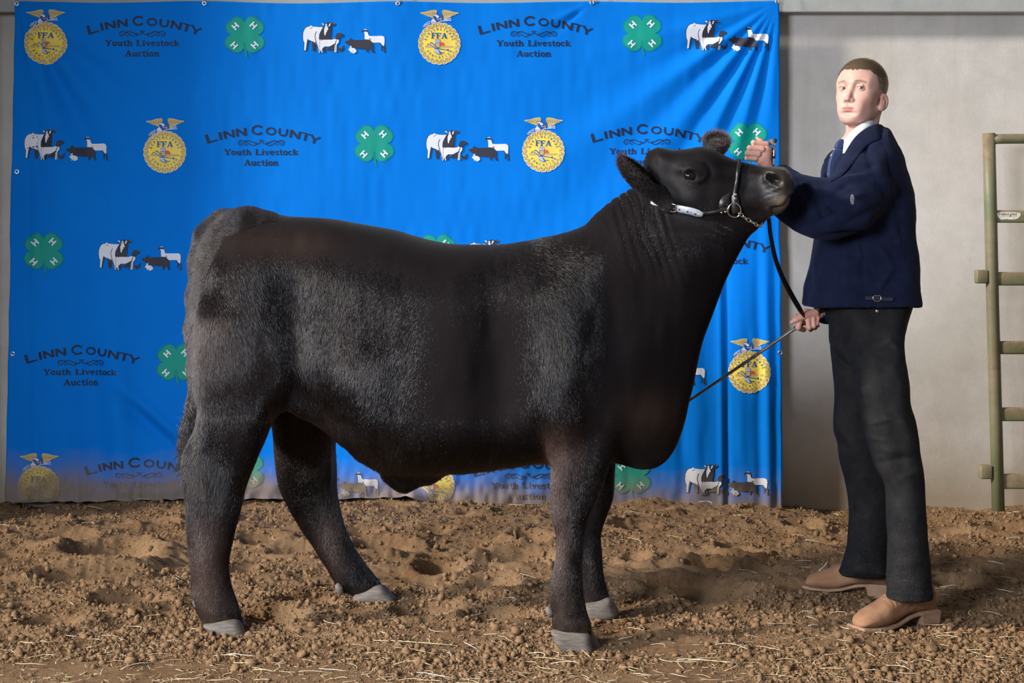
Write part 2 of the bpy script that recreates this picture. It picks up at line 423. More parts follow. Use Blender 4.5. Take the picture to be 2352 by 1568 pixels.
crumbs(15500, 'dirt_lumps', 'pea-sized brown dirt lumps strewn thickest around the hooves', .0042, .0115, 1, False)
def clod_mesh(seed, sub=2):
    V0, Q0 = ico(sub + 1); rs = np.random.RandomState(seed)
    V = V0 * rs.uniform(0.75, 1.2, 3)
    for k in range(7):      # broken facets
        nrm = rs.normal(size=3); nrm /= np.linalg.norm(nrm); d = V @ nrm; lim = rs.uniform(0.55, 0.85)
        V = V - np.maximum(d - lim, 0)[:, None] * nrm * 0.9
    V = V * (1 + 0.10 * vnoise(V[:, 0] * 2.5, V[:, 1] * 2.5, V[:, 2] * 2.5, seed)[:, None] + 0.05 * vnoise(V[:, 0] * 6, V[:, 1] * 6, V[:, 2] * 6, seed + 1)[:, None])
    return mesh_np('dirt_clod', V, Q0)
LANDMARKS = {'near hind hoof': (515, 1455), 'far hind hoof': (860, 1378), 'near fore hoof': (1316, 1494), 'far fore hoof': (1380, 1416), 'near boot of the man': (2050, 1445), 'far boot of the man': (1930, 1358), 'foot of the fence post': (2290, 1172),
             'left end of the banner hem': (60, 1155), 'middle of the banner hem': (940, 1145), 'right end of the banner hem': (1760, 1165), 'bottom left corner of the photo': (0, 1568), 'bottom right corner of the photo': (2352, 1568), 'middle of the bottom edge': (1176, 1568),
             'deep hoofprint left of the steer': (255, 1272), 'hoofprint at the left edge': (15, 1272), 'hoofprint midway between the steer legs': (1010, 1304), 'hoofprint just behind the fore legs': (1200, 1284), 'hoofprint between steer and man': (1640, 1302),
             'right edge below the fence': (2352, 1330), 'upright clod between the hooves': (694, 1510), 'shadow of the steer chest': (1540, 1400), 'hoofprint below the tail': (300, 1385), 'flat clod before the near boot': (2141, 1497)}
ORD = ['', 'second ', 'third ', 'fourth ', 'fifth ', 'sixth ', 'seventh ', 'eighth ', 'ninth ', 'tenth ', 'eleventh ', 'twelfth ', 'thirteenth ', 'fourteenth ', 'fifteenth ', 'sixteenth ', 'seventeenth ', 'eighteenth ', 'nineteenth ', 'twentieth ']
def label_by_place(items, noun):
    by = {}
    for o, px, py in items:
        L = min(LANDMARKS, key=lambda k: math.hypot(px - LANDMARKS[k][0], 1.8 * (py - LANDMARKS[k][1])))
        by.setdefault(L, []).append((math.hypot(px - LANDMARKS[L][0], 1.8 * (py - LANDMARKS[L][1])), o))
    for L, lst in by.items():
        for k, (_, o) in enumerate(sorted(lst, key=lambda a: a[0])):
            o['label'] = '%s, %snearest to the %s' % (noun, ORD[min(k, len(ORD) - 1)], L)
CLOD_LABEL = 'small rounded clod of dry brown dirt lying loose on the arena floor'
SPECIAL = {(2141, 1497): 'tan flat-topped dirt clod in front of the near boot', (303, 1528): 'largest round dirt clod near the bottom left corner',
           (482, 1531): 'pale angular dirt clod below the hind hoof on the left', (694, 1510): 'upright angular dirt clod between the steer hind and front hooves'}
spots = [(2141, 1497, 17), (303, 1528, 17), (482, 1531, 11), (694, 1510, 13), (541, 1541, 13), (110, 1468, 10), (165, 1490, 9), (305, 1424, 14), (437, 1505, 11), (345, 1500, 10), (2182, 1445, 9), (2160, 1452, 7),
         (1113, 1542, 8), (1062, 1536, 8), (1108, 1490, 8), (1157, 1518, 12), (1425, 1512, 13), (1627, 1452, 9), (1260, 1532, 7), (1950, 1500, 6), (1910, 1522, 6), (2010, 1538, 8), (1830, 1550, 7), (2290, 1446, 8),
         (2330, 1512, 9), (640, 1404, 8), (596, 1466, 9), (495, 1490, 10), (760, 1528, 6), (850, 1540, 7), (905, 1552, 6), (1310, 1545, 8), (1560, 1545, 8), (1705, 1520, 7), (2250, 1540, 8), (30, 1520, 9), (70, 1550, 7), (210, 1555, 6),
         (1490, 1470, 8), (2160, 1306, 7), (2135, 1285, 6), (1100, 1228, 8), (1060, 1216, 6), (1450, 1450, 8), (1580, 1420, 7), (940, 1476, 7), (395, 1462, 9), (250, 1490, 8)]
clod_items = []
cm = [clod_mesh(100 + k) for k in range(5)]
for k, (px, py, r) in enumerate(spots):
    x, y = gpt(px, py); rr = r * y / F
    o = link('dirt_clod', cm[k % 5], clod_mat if k < 5 else None)
    o.scale = (rr, rr, rr * 0.85); o.rotation_euler = (RS.uniform(0, .5), RS.uniform(0, .5), RS.uniform(0, 6.28)); o.location = (x, y, float(ground_z(np.array([x]), np.array([y]))[0]) + rr * 0.45)
    if (px, py) in SPECIAL: tag(o, SPECIAL[(px, py)], 'clod')
    else: tag(o, CLOD_LABEL, 'clod', 'small dirt clods on the arena floor'); clod_items.append((o, px, py))

label_by_place(clod_items, 'small brown dirt clod')

# ------------------------------------------------------------------ straw
straw_t = NT('straw'); _i = straw_t.new('ShaderNodeObjectInfo')
straw_t.set(straw_t.ramp(_i.outputs['Random'], [(0.0, (0.50, 0.36, 0.18)), (0.5, (0.76, 0.63, 0.40)), (1.0, (0.92, 0.86, 0.72))]), 0.55)
straw_mat = straw_t.m
def straw_geo(L, w, bend, rs):
    n = 5; pts = []
    for i in range(n):
        t = i / (n - 1) - 0.5
        pts.append((t * L, bend * L * (0.25 - t * t) * 4 * 0.25, 0.10 * L * (0.25 - t * t) * rs.uniform(0.2, 1)))
    return tube(pts, [w * 0.5 * s for s in (0.75, 1, 1, 1, 0.7)], 6, ((0, 0.2, 1), 0.45))
rs0 = np.random.RandomState(5); straws = []
for k in range(12):
    V, Fc = straw_geo(1.0, 0.026, rs0.uniform(-1.2, 1.2) * (k % 3) / 2, rs0); straws.append(mesh_py('straw_stalk', V, Fc))
def place_straw(px, py, lpx, ang, k=None, lift=0.004):
    x, y = gpt(px, py); L = max(lpx, 8) * y / F
    k = RS.randint(12) if k is None else k
    o = bpy.data.objects.new('straw_stalk', straws[k]); COL.objects.link(o)
    if not straws[k].materials: straws[k].materials.append(straw_mat); straws[k].polygons.foreach_set('use_smooth', np.ones(len(straws[k].polygons), dtype=bool))
    wd = float(np.clip(0.16 / L, 0.7, 2.4)) * RS.uniform(0.8, 1.3)
    dx, dy = math.cos(ang) * L / 2, math.sin(ang) * L / 2
    za, zb = [float(ground_z(np.array([x + s * dx]), np.array([y + s * dy]))[0]) for s in (-1, 1)]; zc = float(ground_z(np.array([x]), np.array([y]))[0])
    zm = max((za + zb) / 2, zc)
    o.scale = (L, L * wd, L * wd); o.location = (x, y, zm + lift + 0.005); o.rotation_euler = (0, -math.atan2(zb - za, L) * 0.8, ang)
    return tag(o, 'pale dry straw stalk lying loose on the brown dirt', 'straw', 'loose straw on the dirt floor')
named = [  # px, py, length px, on-screen angle (0 = level, + = falls to the right)
    (328, 1160, 46, .15), (218, 1170, 46, .05), (202, 1210, 32, .03), (155, 1246, 26, .05), (62, 1337, 14, .7), (86, 1351, 38, .05), (166, 1361, 12, .6), (145, 1375, 22, .1), (200, 1392, 26, .9), (168, 1405, 22, .6),
    (407, 1327, 20, .5), (398, 1351, 26, .3), (305, 1340, 34, -1.0), (165, 1470, 34, .2), (105, 1484, 26, .25), (222, 1479, 28, .3), (20, 1497, 30, .05), (155, 1502, 18, .5), (115, 1512, 22, .2), (258, 1502, 22, -.5), (75, 1533, 86, .07), (395, 1475, 24, -.1),
    (310, 1450, 32, .5), (196, 1535, 16, .8), (535, 1463, 14, .6), (700, 1467, 22, .5), (665, 1502, 30, .35), (770, 1547, 76, .13), (608, 1550, 64, .1), (560, 1510, 70, .12), (520, 1516, 60, .1), (560, 1530, 50, .05), (860, 1508, 40, .05),
    (955, 1482, 190, .12), (975, 1500, 72, .25), (920, 1462, 24, .5), (1080, 1484, 46, .5), (1130, 1468, 40, .05), (1160, 1478, 40, .6), (1010, 1460, 44, .4), (1130, 1440, 24, .2), (990, 1400, 26, -.05), (1165, 1390, 30, .6), (1000, 1556, 95, .12),
    (950, 1534, 90, .1), (1030, 1508, 20, .7), (1220, 1528, 26, .4), (1270, 1520, 90, .12), (1300, 1530, 70, .1), (1260, 1534, 50, .15), (1230, 1513, 40, .4), (1375, 1424, 34, .08), (1390, 1521, 46, .03), (1345, 1508, 34, .8),
    (1545, 1520, 50, .35), (1600, 1524, 90, .06), (1580, 1529, 60, .12), (1640, 1527, 120, .06), (1660, 1520, 50, -.2), (1770, 1500, 60, .35), (1680, 1498, 70, .2), (1450, 1540, 60, .1), (1480, 1554, 50, .15), (1510, 1490, 30, .5), (1560, 1558, 40, .4),
    (1455, 1253, 38, .5), (1550, 1256, 38, .55), (1462, 1190, 30, -.05), (1485, 1330, 14, -.9), (1550, 1341, 16, -.4), (1683, 1280, 14, .3), (1690, 1290, 14, .4), (1215, 1330, 40, .2), (1185, 1165, 34, .5), (1003, 1190, 12, .2), (1340, 1425, 30, .03),
    (1590, 1360, 44, -.2), (1440, 1475, 40, -.3), (1835, 1429, 20, .2), (1865, 1425, 26, .5), (1850, 1405, 24, -.2), (1820, 1431, 14, .1), (2190, 1343, 40, .15), (2170, 1345, 30, .2), (2180, 1368, 46, .0), (2150, 1435, 60, -.15), (2200, 1458, 60, .05),
    (2180, 1470, 60, .03), (1925, 1421, 30, .5), (1870, 1455, 30, -.3), (1950, 1451, 40, .1), (2025, 1465, 30, .1), (2050, 1467, 20, .4), (1945, 1496, 30, -.2), (1920, 1545, 70, .1), (2060, 1540, 60, .2), (2120, 1530, 60, .05), (2240, 1500, 70, .1),
    (2290, 1520, 50, .2), (2320, 1470, 50, -.1), (2280, 1420, 40, .4), (2310, 1380, 40, .2), (2290, 1310, 40, .1), (2330, 1240, 40, .0), (2170, 1272, 40, .0), (2330, 1180, 30, .1), (1870, 1248, 40, .05), (1860, 1230, 30, .7), (1920, 1160, 20, 1.2),
    (1865, 1175, 12, 1.2), (1890, 1320, 36, -.8), (1915, 1312, 20, -.4), (1935, 1278, 14, .4), (1700, 1190, 30, .1), (1620, 1170, 30, .2), (40, 1220, 20, .4), (10, 1218, 30, .1), (352, 1265, 24, 1.5), (120, 1240, 10, .7),
]
straw_items = []
for (px, py, L, a) in named:
    # screen slope -> ground direction (ground depth is foreshortened)
    fs = (py - HY) / F
    ang = math.atan2(-math.sin(a) / max(fs, .05) * 0.6, math.cos(a)); ang += RS.uniform(-.15, .15)
    real = L * math.hypot(math.cos(a), math.sin(a) / max(fs, .05) * 0.6)
    straw_items.append((place_straw(px, py, min(real, L * 2.2), ang), px, py))
label_by_place(straw_items, 'pale dry straw stalk')
for k in range(0):
    py = 1568 - 120 * RS.beta(1.0, 1.6); px = RS.uniform(0, 2352)
    place_straw(px, py, RS.uniform(18, 70), RS.normal(0, 0.9))
for k in range(0):
    py = RS.uniform(1165, 1450); px = RS.uniform(0, 2352)
    place_straw(px, py, RS.uniform(12, 40), RS.uniform(-1.6, 1.6))
def straw_bits(n):
    parts = []
    for k in range(n):
        py = 1572 - 400 * RS.beta(0.8, 3.2); px = RS.uniform(0, 2352); x, y = gpt(px, py)
        L = (RS.uniform(6, 22) if k % 5 else RS.uniform(20, 75)) * y / F; V, Fc = straw_geo(L, RS.uniform(.0012, .0026) * (1 if k % 5 else 1.4), RS.uniform(-1, 1), RS); a = RS.uniform(0, 6.28)
        z = float(ground_z(np.array([x]), np.array([y]))[0]) + .006; tl = RS.uniform(-.3, .3) * (1 if k % 5 else .3)
        M = Matrix.Translation((x, y, z)) @ Matrix.Rotation(a, 4, 'Z') @ Matrix.Rotation(tl, 4, 'Y')
        parts.append(([M @ Vector(v) for v in V], Fc))
    V, Fc = join(parts)
    return tag(link('straw_chaff', mesh_py('straw_chaff', V, Fc), straw_mat), 'tiny broken bits of straw chaff strewn over the dirt', 'straw', None, 'stuff')
straw_bits(1150)
# ------------------------------------------------------------------ the steer
def Ymid(px): return 5.377 - 0.000283 * px      # the animal's middle plane: head a little nearer than the rump
def Yhead(px): return Ymid(px) - 0.03
def to_w(P, yf):
    out = []
    for px, py in P:
        Y = yf(px) if callable(yf) else yf
        x, _, z = W3(px, py, Y); out.append((x, z))
    return np.array(out)
TORSO = [(447, 640), (455, 590), (466, 556), (482, 528), (500, 506), (520, 490), (548, 479), (578, 477), (612, 486), (655, 495), (700, 498), (760, 503), (830, 514), (900, 527), (950, 541), (1000, 554), (1050, 561), (1100, 562), (1150, 562), (1190, 557),
         (1240, 547), (1300, 533), (1342, 517), (1362, 497), (1385, 477), (1412, 456), (1440, 439), (1470, 425), (1510, 410), (1570, 410), (1640, 430), (1715, 490), (1738, 522), (1716, 550), (1692, 592), (1668, 640), (1648, 690), (1630, 740), (1612, 790),
         (1602, 830), (1592, 880), (1582, 920), (1574, 960), (1562, 1000), (1547, 1034), (1526, 1061), (1500, 1075), (1468, 1076), (1436, 1068), (1400, 1060), (1350, 1056), (1300, 1056), (1250, 1058), (1200, 1063), (1140, 1072), (1080, 1080), (1020, 1084), (970, 1088),
         (920, 1086), (880, 1078), (840, 1058), (805, 1032), (772, 994), (748, 958), (715, 938), (680, 934), (640, 940), (600, 975), (560, 1000), (510, 1000), (468, 965), (452, 900), (445, 830), (441, 760), (441, 700)]
NEAR_HIND = [(470, 700), (448, 800), (452, 880), (458, 930), (452, 975), (436, 1010), (421, 1045), (420, 1085), (428, 1130), (430, 1190), (434, 1250), (440, 1310), (443, 1360), (452, 1395), (463, 1420), (470, 1445), (515, 1446), (556, 1436), (551, 1400), (541, 1370),
             (530, 1330), (527, 1285), (537, 1235), (551, 1180), (566, 1120), (584, 1070), (606, 1015), (630, 960), (665, 915), (690, 840), (660, 740), (560, 690)]
FAR_HIND = [(620, 860), (622, 940), (628, 990), (631, 1040), (636, 1090), (646, 1130), (668, 1172), (692, 1215), (720, 1255), (748, 1298), (768, 1335), (782, 1356), (806, 1364), (824, 1378), (860, 1376), (880, 1352), (862, 1322), (838, 1292), (812, 1252), (792, 1212), (778, 1160),
            (771, 1100), (768, 1050), (772, 1000), (790, 940), (790, 860)]
NEAR_FORE = [(1225, 800), (1245, 900), (1252, 980), (1258, 1030), (1265, 1075), (1264, 1140), (1268, 1190), (1277, 1230), (1276, 1275), (1267, 1320), (1262, 1365), (1266, 1400), (1268, 1430), (1270, 1458), (1310, 1464), (1352, 1460), (1357, 1436), (1347, 1400), (1340, 1360),
             (1336, 1310), (1338, 1265), (1342, 1225), (1352, 1185), (1375, 1135), (1394, 1085), (1412, 1030), (1430, 960), (1430, 880), (1380, 800)]
FAR_FORE = [(1290, 960), (1310, 1060), (1322, 1130), (1330, 1190), (1336, 1240), (1336, 1300), (1336, 1350), (1340, 1385), (1344, 1396), (1375, 1396), (1401, 1388), (1397, 1362), (1386, 1318), (1382, 1270), (1380, 1225), (1392, 1185), (1408, 1140), (1412, 1085), (1416, 1020), (1420, 950)]
HEAD = [(1474, 400), (1480, 372), (1487, 353), (1505, 340), (1522, 339), (1545, 344), (1575, 342), (1605, 338), (1634, 341), (1662, 356), (1690, 367), (1720, 375), (1750, 381), (1776, 383), (1796, 383), (1809, 392), (1818, 408), (1823, 425), (1821, 440), (1815, 455),
        (1807, 474), (1796, 487), (1780, 494), (1768, 499), (1756, 510), (1742, 517), (1715, 521), (1680, 522), (1640, 520), (1600, 514), (1560, 504), (1525, 490), (1498, 465), (1480, 435)]
# thickness relief of the near/far flank: (px, py, sx, sy, metres)
RELIEF = [(480, 690, 34, 60, .022), (545, 740, 75, 150, .050), (560, 610, 90, 60, .012), (520, 860, 60, 90, .012), (690, 770, 42, 170, -.052), (735, 640, 60, 60, -.010), (845, 840, 90, 130, .038), (800, 960, 70, 50, .010), (760, 560, 120, 28, -.012), (880, 590, 60, 22, .010), (1010, 760, 80, 170, .010),
          (1150, 840, 56, 190, -.036), (1130, 660, 26, 70, -.008), (1295, 840, 62, 150, .046), (1260, 680, 80, 90, .016), (1380, 720, 55, 120, -.020), (1440, 880, 60, 110, .010), (1500, 780, 60, 140, -.010), (1500, 960, 60, 60, .024), (1560, 640, 45, 90, .010),
          (1400, 1000, 60, 40, -.012), (1240, 1000, 22, 60, -.014), (930, 1040, 50, 26, .0), (1200, 600, 60, 30, .010), (1460, 560, 40, 60, -.006), (600, 540, 60, 16, .010)]
def crumple(px, py):
    """folds of loose skin on the neck and behind the shoulder top (metres outward)"""
    d = np.zeros_like(px)
    # neck: curved ridges running down and forward from the crest
    yy = np.maximum(py - 420, 0)
    s = px - 0.36 * yy + 0.0002 * yy ** 2
    ph = s + 8 * vnoise(px / 55, py / 75, seed=31) + 3 * vnoise(px / 20, py / 40, seed=36)
    top = np.interp(px, [1340, 1400, 1470, 1560], [515, 465, 425, 470])
    along = py - top
    win = np.exp(-((s - 1430) / 62.0) ** 4) * np.clip(1.15 - along / 190.0, 0, 1)
    d += 0.019 * win * (.75 + .45 * vnoise(s / 28, py / 70, seed=37)) * (np.sqrt(np.abs(np.sin(ph * math.pi / 23.0))) - 0.75)
    # lower throat wrinkles
    win = np.exp(-((px - 1665) / 45.0) ** 2 - ((py - 540) / 28.0) ** 2)
    d += 0.0025 * win * np.sin((py - 0.45 * (px - 1600)) * 2 * math.pi / 18)
    # dip of the back behind the withers
    s = px - 0.10 * (py - 560) + 3 * vnoise(px / 30, py / 50, seed=32)
    win = np.exp(-((px - 1150) / 50.0) ** 2) * np.clip((py - 555) / 30, 0, 1) * np.clip(1 - (py - 570) / 190, 0, 1)
    d += 0.0045 * win * (np.abs(np.sin(s * math.pi / 27.0)) - 0.6)
    # mouth: crease curving back from the front of the lips, fuller lips either side
    hd = (px > 1690) & (py < 535)
    ml = np.array([(1830, 447), (1812, 450), (1801, 459), (1791, 472), (1778, 479), (1764, 481)], dtype=float); dm = np.full(px.shape, 1e9)
    for a, b in zip(ml[:-1], ml[1:]):
        e = b - a; t = np.clip(((px - a[0]) * e[0] + (py - a[1]) * e[1]) / (e @ e), 0, 1); dm = np.minimum(dm, (px - a[0] - t * e[0]) ** 2 + (py - a[1] - t * e[1]) ** 2)
    d += hd * (-.0075 * np.exp(-dm / 3.2 ** 2) + .003 * np.exp(-(np.sqrt(dm) - 8) ** 2 / 5.0 ** 2))
    d += hd * .0012 * vnoise(px / 4.5, py / 4.5, seed=35) * np.clip((px - 1735) / 30, 0, 1)
    # wrinkles over the eye and on the bridge of the nose
    d += (px > 1500) * (py < 480) * .0016 * np.sin((px * .35 + py) * 2 * math.pi / 13) * np.exp(-((px - 1760) / 26) ** 2 - ((py - 440) / 26) ** 2)
    d += .0035 * np.exp(-((np.hypot((px - 1586) / 1.25, py - 403) - 19) / 3.2) ** 2) - .003 * np.exp(-((np.hypot((px - 1586) / 1.25, py - 402) - 27) / 3.0) ** 2) * (py > 380)
    # gentle mottling of muscle
    d += 0.0035 * vnoise(px / 70, py / 110, seed=33) + 0.0018 * vnoise(px / 24, py / 50, seed=34)
    return d
def build_steer_surface():
    g = Grid((-1.14, 4.58, -0.02), (0.93, 5.66, 1.60), 0.0062)
    ym = np.full(g.x2.shape, 5.1, dtype=np.float32)
    for _ in range(4): ym = Ymid(CX + g.x2 * F / ym)
    pxg = CX + g.x2 * F / ym; pyg = HY + (CAMZ - g.z2) * F / ym
    # torso and neck
    W = np.interp(pxg, [440, 500, 600, 750, 900, 1050, 1200, 1300, 1400, 1480, 1560, 1640, 1740], [.17, .235, .262, .272, .292, .300, .285, .272, .232, .190, .158, .132, .112])
    W = W * np.interp(pyg, [470, 560, 640, 800, 960, 1080], [.78, .92, 1.0, 1.03, .97, .84])
    W = W - .05 * np.clip((pxg - 1380) / 120, 0, 1) * np.clip((pyg - 850) / 180, 0, 1)
    W = blur2(W, 90)
    for cx, cy, sx, sy, a in RELIEF: W = W + a * np.exp(-((pxg - cx) / sx) ** 2 - ((pyg - cy) / sy) ** 2)
    body = inflate(g, to_w(catmull(TORSO), Ymid), ym, W.astype(np.float32), 0.20, 3, 2.25)
    def leg(P, Y0, ys, ws, R, dy=None):
        w = blur2(np.interp(pyg, ys, ws), 20); yc = np.full(pxg.shape, Y0, dtype=np.float32) + (0 if dy is None else np.interp(pyg, dy[0], dy[1]))
        return inflate(g, to_w(catmull(P), Y0), yc.astype(np.float32), w.astype(np.float32), R, 1, 2.1)
    nh = leg(NEAR_HIND, 5.03, [700, 850, 960, 1040, 1100, 1200, 1300, 1380, 1440], [.12, .125, .105, .075, .066, .052, .047, .056, .060], .062, ([700, 950, 1100], [.03, .0, -.01]))
    fh = leg(FAR_HIND, 5.45, [860, 960, 1060, 1120, 1200, 1300, 1380], [.11, .10, .078, .066, .052, .050, .058], .062, ([860, 1000], [-.03, 0]))
    nf = leg(NEAR_FORE, 4.83, [800, 900, 1000, 1080, 1160, 1220, 1280, 1360, 1450], [.085, .095, .090, .076, .060, .056, .048, .050, .058], .058, ([800, 950, 1150], [.06, .025, -.02]))
    ff = leg(FAR_FORE, 5.20, [950, 1080, 1160, 1220, 1300, 1390], [.09, .072, .060, .054, .048, .056], .055)
    body = smin(body, nh, 0.055); body = smin(body, fh, 0.05); body = smin(body, nf, 0.05); body = smin(body, ff, 0.045)
    # stifle fold and sheath
    def at(px, py, dy=0.0, yf=Ymid): return np.array(W3(px, py, yf(px) + dy))
    body = smin(body, cap(g, at(905, 1078), at(932, 1103), .040, .024), .03)
    body = smin(body, cap(g, at(968, 1070), at(925, 1098), .06, .03), .06)
    body = smin(body, cap(g, at(700, 930, -.16), at(790, 985, -.13), .035, .03), .06)
    # tail: lies along the rump, the switch lies against the hock
    tp = [(505, 512), (478, 545), (463, 600), (455, 680), (452, 760), (455, 850), (452, 930), (438, 985), (424, 1035)]
    for a, b in zip(tp[:-1], tp[1:]):
        r = .036 if a[1] < 600 else .026
        body = smin(body, cap(g, at(a[0] + 4, a[1], .03 - .00022 * max(a[1] - 800, 0) * 2), at(b[0] + 4, b[1], .03 - .00022 * max(b[1] - 800, 0) * 2), r, r), .05)
    # head
    yh = np.full(g.x2.shape, 4.9, dtype=np.float32)
    for _ in range(4): yh = Yhead(CX + g.x2 * F / yh)
    pxh = CX + g.x2 * F / yh; pyh = HY + (CAMZ - g.z2) * F / yh
    W = np.interp(pxh, [1470, 1520, 1580, 1640, 1690, 1740, 1780, 1825], [.095, .110, .112, .094, .074, .068, .076, .070])
    W = blur2(W, 12)
    for cx, cy, sx, sy, a in [(1585, 395, 34, 24, .014), (1620, 425, 30, 14, -.006), (1575, 450, 45, 30, .012), (1640, 460, 50, 25, .004), (1700, 420, 40, 18, -.010), (1700, 385, 60, 10, -.012), (1782, 412, 26, 24, .010), (1740, 490, 40, 16, -.012), (1700, 470, 24, 20, .006),
                              (1800, 462, 22, 18, .006), (1530, 400, 26, 30, -.010), (1550, 365, 40, 14, -.004), (1720, 450, 26, 14, .004)]:
        W = W + a * np.exp(-((pxh - cx) / sx) ** 2 - ((pyh - cy) / sy) ** 2)
    head = inflate(g, to_w(catmull(HEAD), Yhead), yh, W.astype(np.float32), 0.062, 1, 2.2)
    body = smin(body, head, .028)
    def hat(px, py, dy): return np.array(W3(px, py, Yhead(px) + dy))
    for s in (-1, 1):
        # eye socket, brow and lids
        body = smin(body, ell(g, hat(1583, 390, s * .098), (.030, .022, .013)), .014)
        body = smax(body, -ell(g, hat(1586, 404, s * .128), (.0215, .020, .0155)), .006)
        # nostril with a raised wing
        body = smin(body, ell(g, hat(1779, 404, s * .066), (.032, .020, .026)), .015)
        body = smax(body, -ell(g, hat(1783, 413, s * .086), (.0205, .034, .0130), ((.95, 0, -.3), (0, 1, 0), (.3, 0, .95))), .006)
        body = smax(body, -ell(g, hat(1768, 406, s * .092), (.010, .030, .011)), .006)
    # mouth: a crease that curves back from the front of the lips
    ml = [] and [(1824, 446), (1808, 452), (1796, 463), (1786, 476), (1772, 482)]
    for a, b in zip(ml[:-1], ml[1:]):
        body = smax(body, -cap(g, hat(a[0], a[1], 0), hat(b[0], b[1], 0), .0035, .0035, 25.0), .005)
    return nets(body, g, 1)
SV, SQ = build_steer_surface()
_n = vnormals(SV, SQ)
_px = CX + SV[:, 0] * F / SV[:, 1]; _py = HY + (CAMZ - SV[:, 2]) * F / SV[:, 1]
def mirror_px(V):      # folds read from the middle plane, the same on both flanks
    ym = 5.1 + 0 * V[:, 0]
    for _ in range(4): ym = Ymid(CX + V[:, 0] * F / ym)
    return CX + V[:, 0] * F / ym, HY + (CAMZ - V[:, 2]) * F / ym
_pm, _qm = mirror_px(SV)
SV = SV + _n * crumple(_pm, _qm)[:, None] * np.clip(np.abs(_n[:, 1:2]) * 1.3 + .35, 0, 1)
SN = vnormals(SV, SQ)
STEER_BVH = BVHTree.FromPolygons(SV.tolist(), SQ.tolist())
CAMV = Vector((0, 0, CAMZ))
def on_steer(px, py, off=0.003):
    d = (Vector(W3(px, py, 1.0)) - CAMV).normalized()
    h, nrm, _, _ = STEER_BVH.ray_cast(CAMV, d)
    if h is None:
        h, nrm, _, _ = STEER_BVH.find_nearest(Vector(W3(px, py, Yhead(px) - .05)))
    return h + nrm * off, nrm

steer = empty('steer', W3(950, 1430, 5.13), 'glossy black steer standing in profile, head raised in a leather halter', 'steer')
hide_t = NT('black_hide')
_c = hide_t.attr('tint')
hide_t.set(_c, hide_t.attr('gloss', 'Fac'), spec=.06); hide_t.l.new(hide_t.attr('shine', 'Fac'), hide_t.b.inputs['Specular IOR Level'])
_fur = hide_t.noise(1.0, 4, .6, hide_t.scaled((420, 420, 60)))
hide_t.bump(_fur, .32, .002)
hide_t.b.inputs['Sheen Weight'].default_value = .03; hide_t.b.inputs['Sheen Roughness'].default_value = .4
me = mesh_np('body', SV, SQ)
# hide colour: black, brown where the coat is sun-bleached (rump, hind shanks, forearm), grey-brown skin on the muzzle
def hide_tint(V):
    p, q = mirror_px(V)
    p = CX + V[:, 0] * F / V[:, 1]; q = HY + (CAMZ - V[:, 2]) * F / V[:, 1]
    col = np.tile(np.array([.0060, .0042, .0045]), (len(V), 1))
    def add(cx, cy, sx, sy, c, a):
        w = (a * np.exp(-((p - cx) / sx) ** 2 - ((q - cy) / sy) ** 2))[:, None]
        col[:] = col * (1 - w) + np.array(c) * w
    br = (.062, .033, .024)
    add(470, 1300, 40, 130, br, .75); add(500, 820, 90, 120, (.030, .020, .018), .6); add(1275, 1240, 30, 110, br, .8); add(1262, 1100, 20, 80, br, .5); add(1500, 960, 70, 60, (.034, .020, .013), .7); add(640, 560, 120, 40, (.024, .014, .010), .7); add(700, 1020, 60, 60, br, .5)
    add(755, 1250, 30, 80, br, .5); add(1290, 1040, 40, 60, br, .5); add(900, 1040, 90, 40, (.022, .017, .015), .5)
    hd = (p > 1730) & (q > 370) & (q < 530)
    w = (np.clip((p - 1742) / 40, 0, 1) * hd * (.55 + .45 * vnoise(p / 9, q / 9, seed=41)))[:, None]; col[:] = col * (1 - w * .85) + np.array([.060, .046, .036]) * w * .85
    lip = np.exp(-((p - 1797) / 14) ** 2 - ((q - 462) / 13) ** 2)[:, None] * hd[:, None]; col[:] = col * (1 - lip * .8) + np.array([.17, .125, .085]) * lip * .8
    for nx_, ny_, a_, b_ in ((1783, 413, 13, 8), (1768, 406, 6, 6)):
        nd = (np.exp(-(((p - nx_) / a_) ** 2 + ((q - ny_) / b_) ** 2) ** 2) * hd)[:, None]; col[:] = col * (1 - .92 * nd) + np.array([.006, .004, .004]) * .92 * nd  # nostril hollows darkened in the colour so they look deeper
    dust = (np.clip((q - 1330) / 120, 0, 1) * (.25 + .25 * vnoise(p / 14, q / 14, seed=42)))[:, None]; col[:] = col * (1 - dust) + np.array([.075, .050, .032]) * dust
    return col
color_attr(me, 'tint', hide_tint(SV))
_p = CX + SV[:, 0] * F / SV[:, 1]; _q = HY + (CAMZ - SV[:, 2]) * F / SV[:, 1]
_hd = np.clip((_p - 1480) / 40, 0, 1) * np.clip((560 - _q) / 50, 0, 1); _mz = np.clip((_p - 1735) / 25, 0, 1) * (_q < 525) * (_q > 370)
float_attr(me, 'gloss', .72 - .12 * _hd - .20 * _mz); float_attr(me, 'shine', .06 + .10 * _hd + .20 * _mz)
body_ob = link('body', me, hide_t.m, steer)

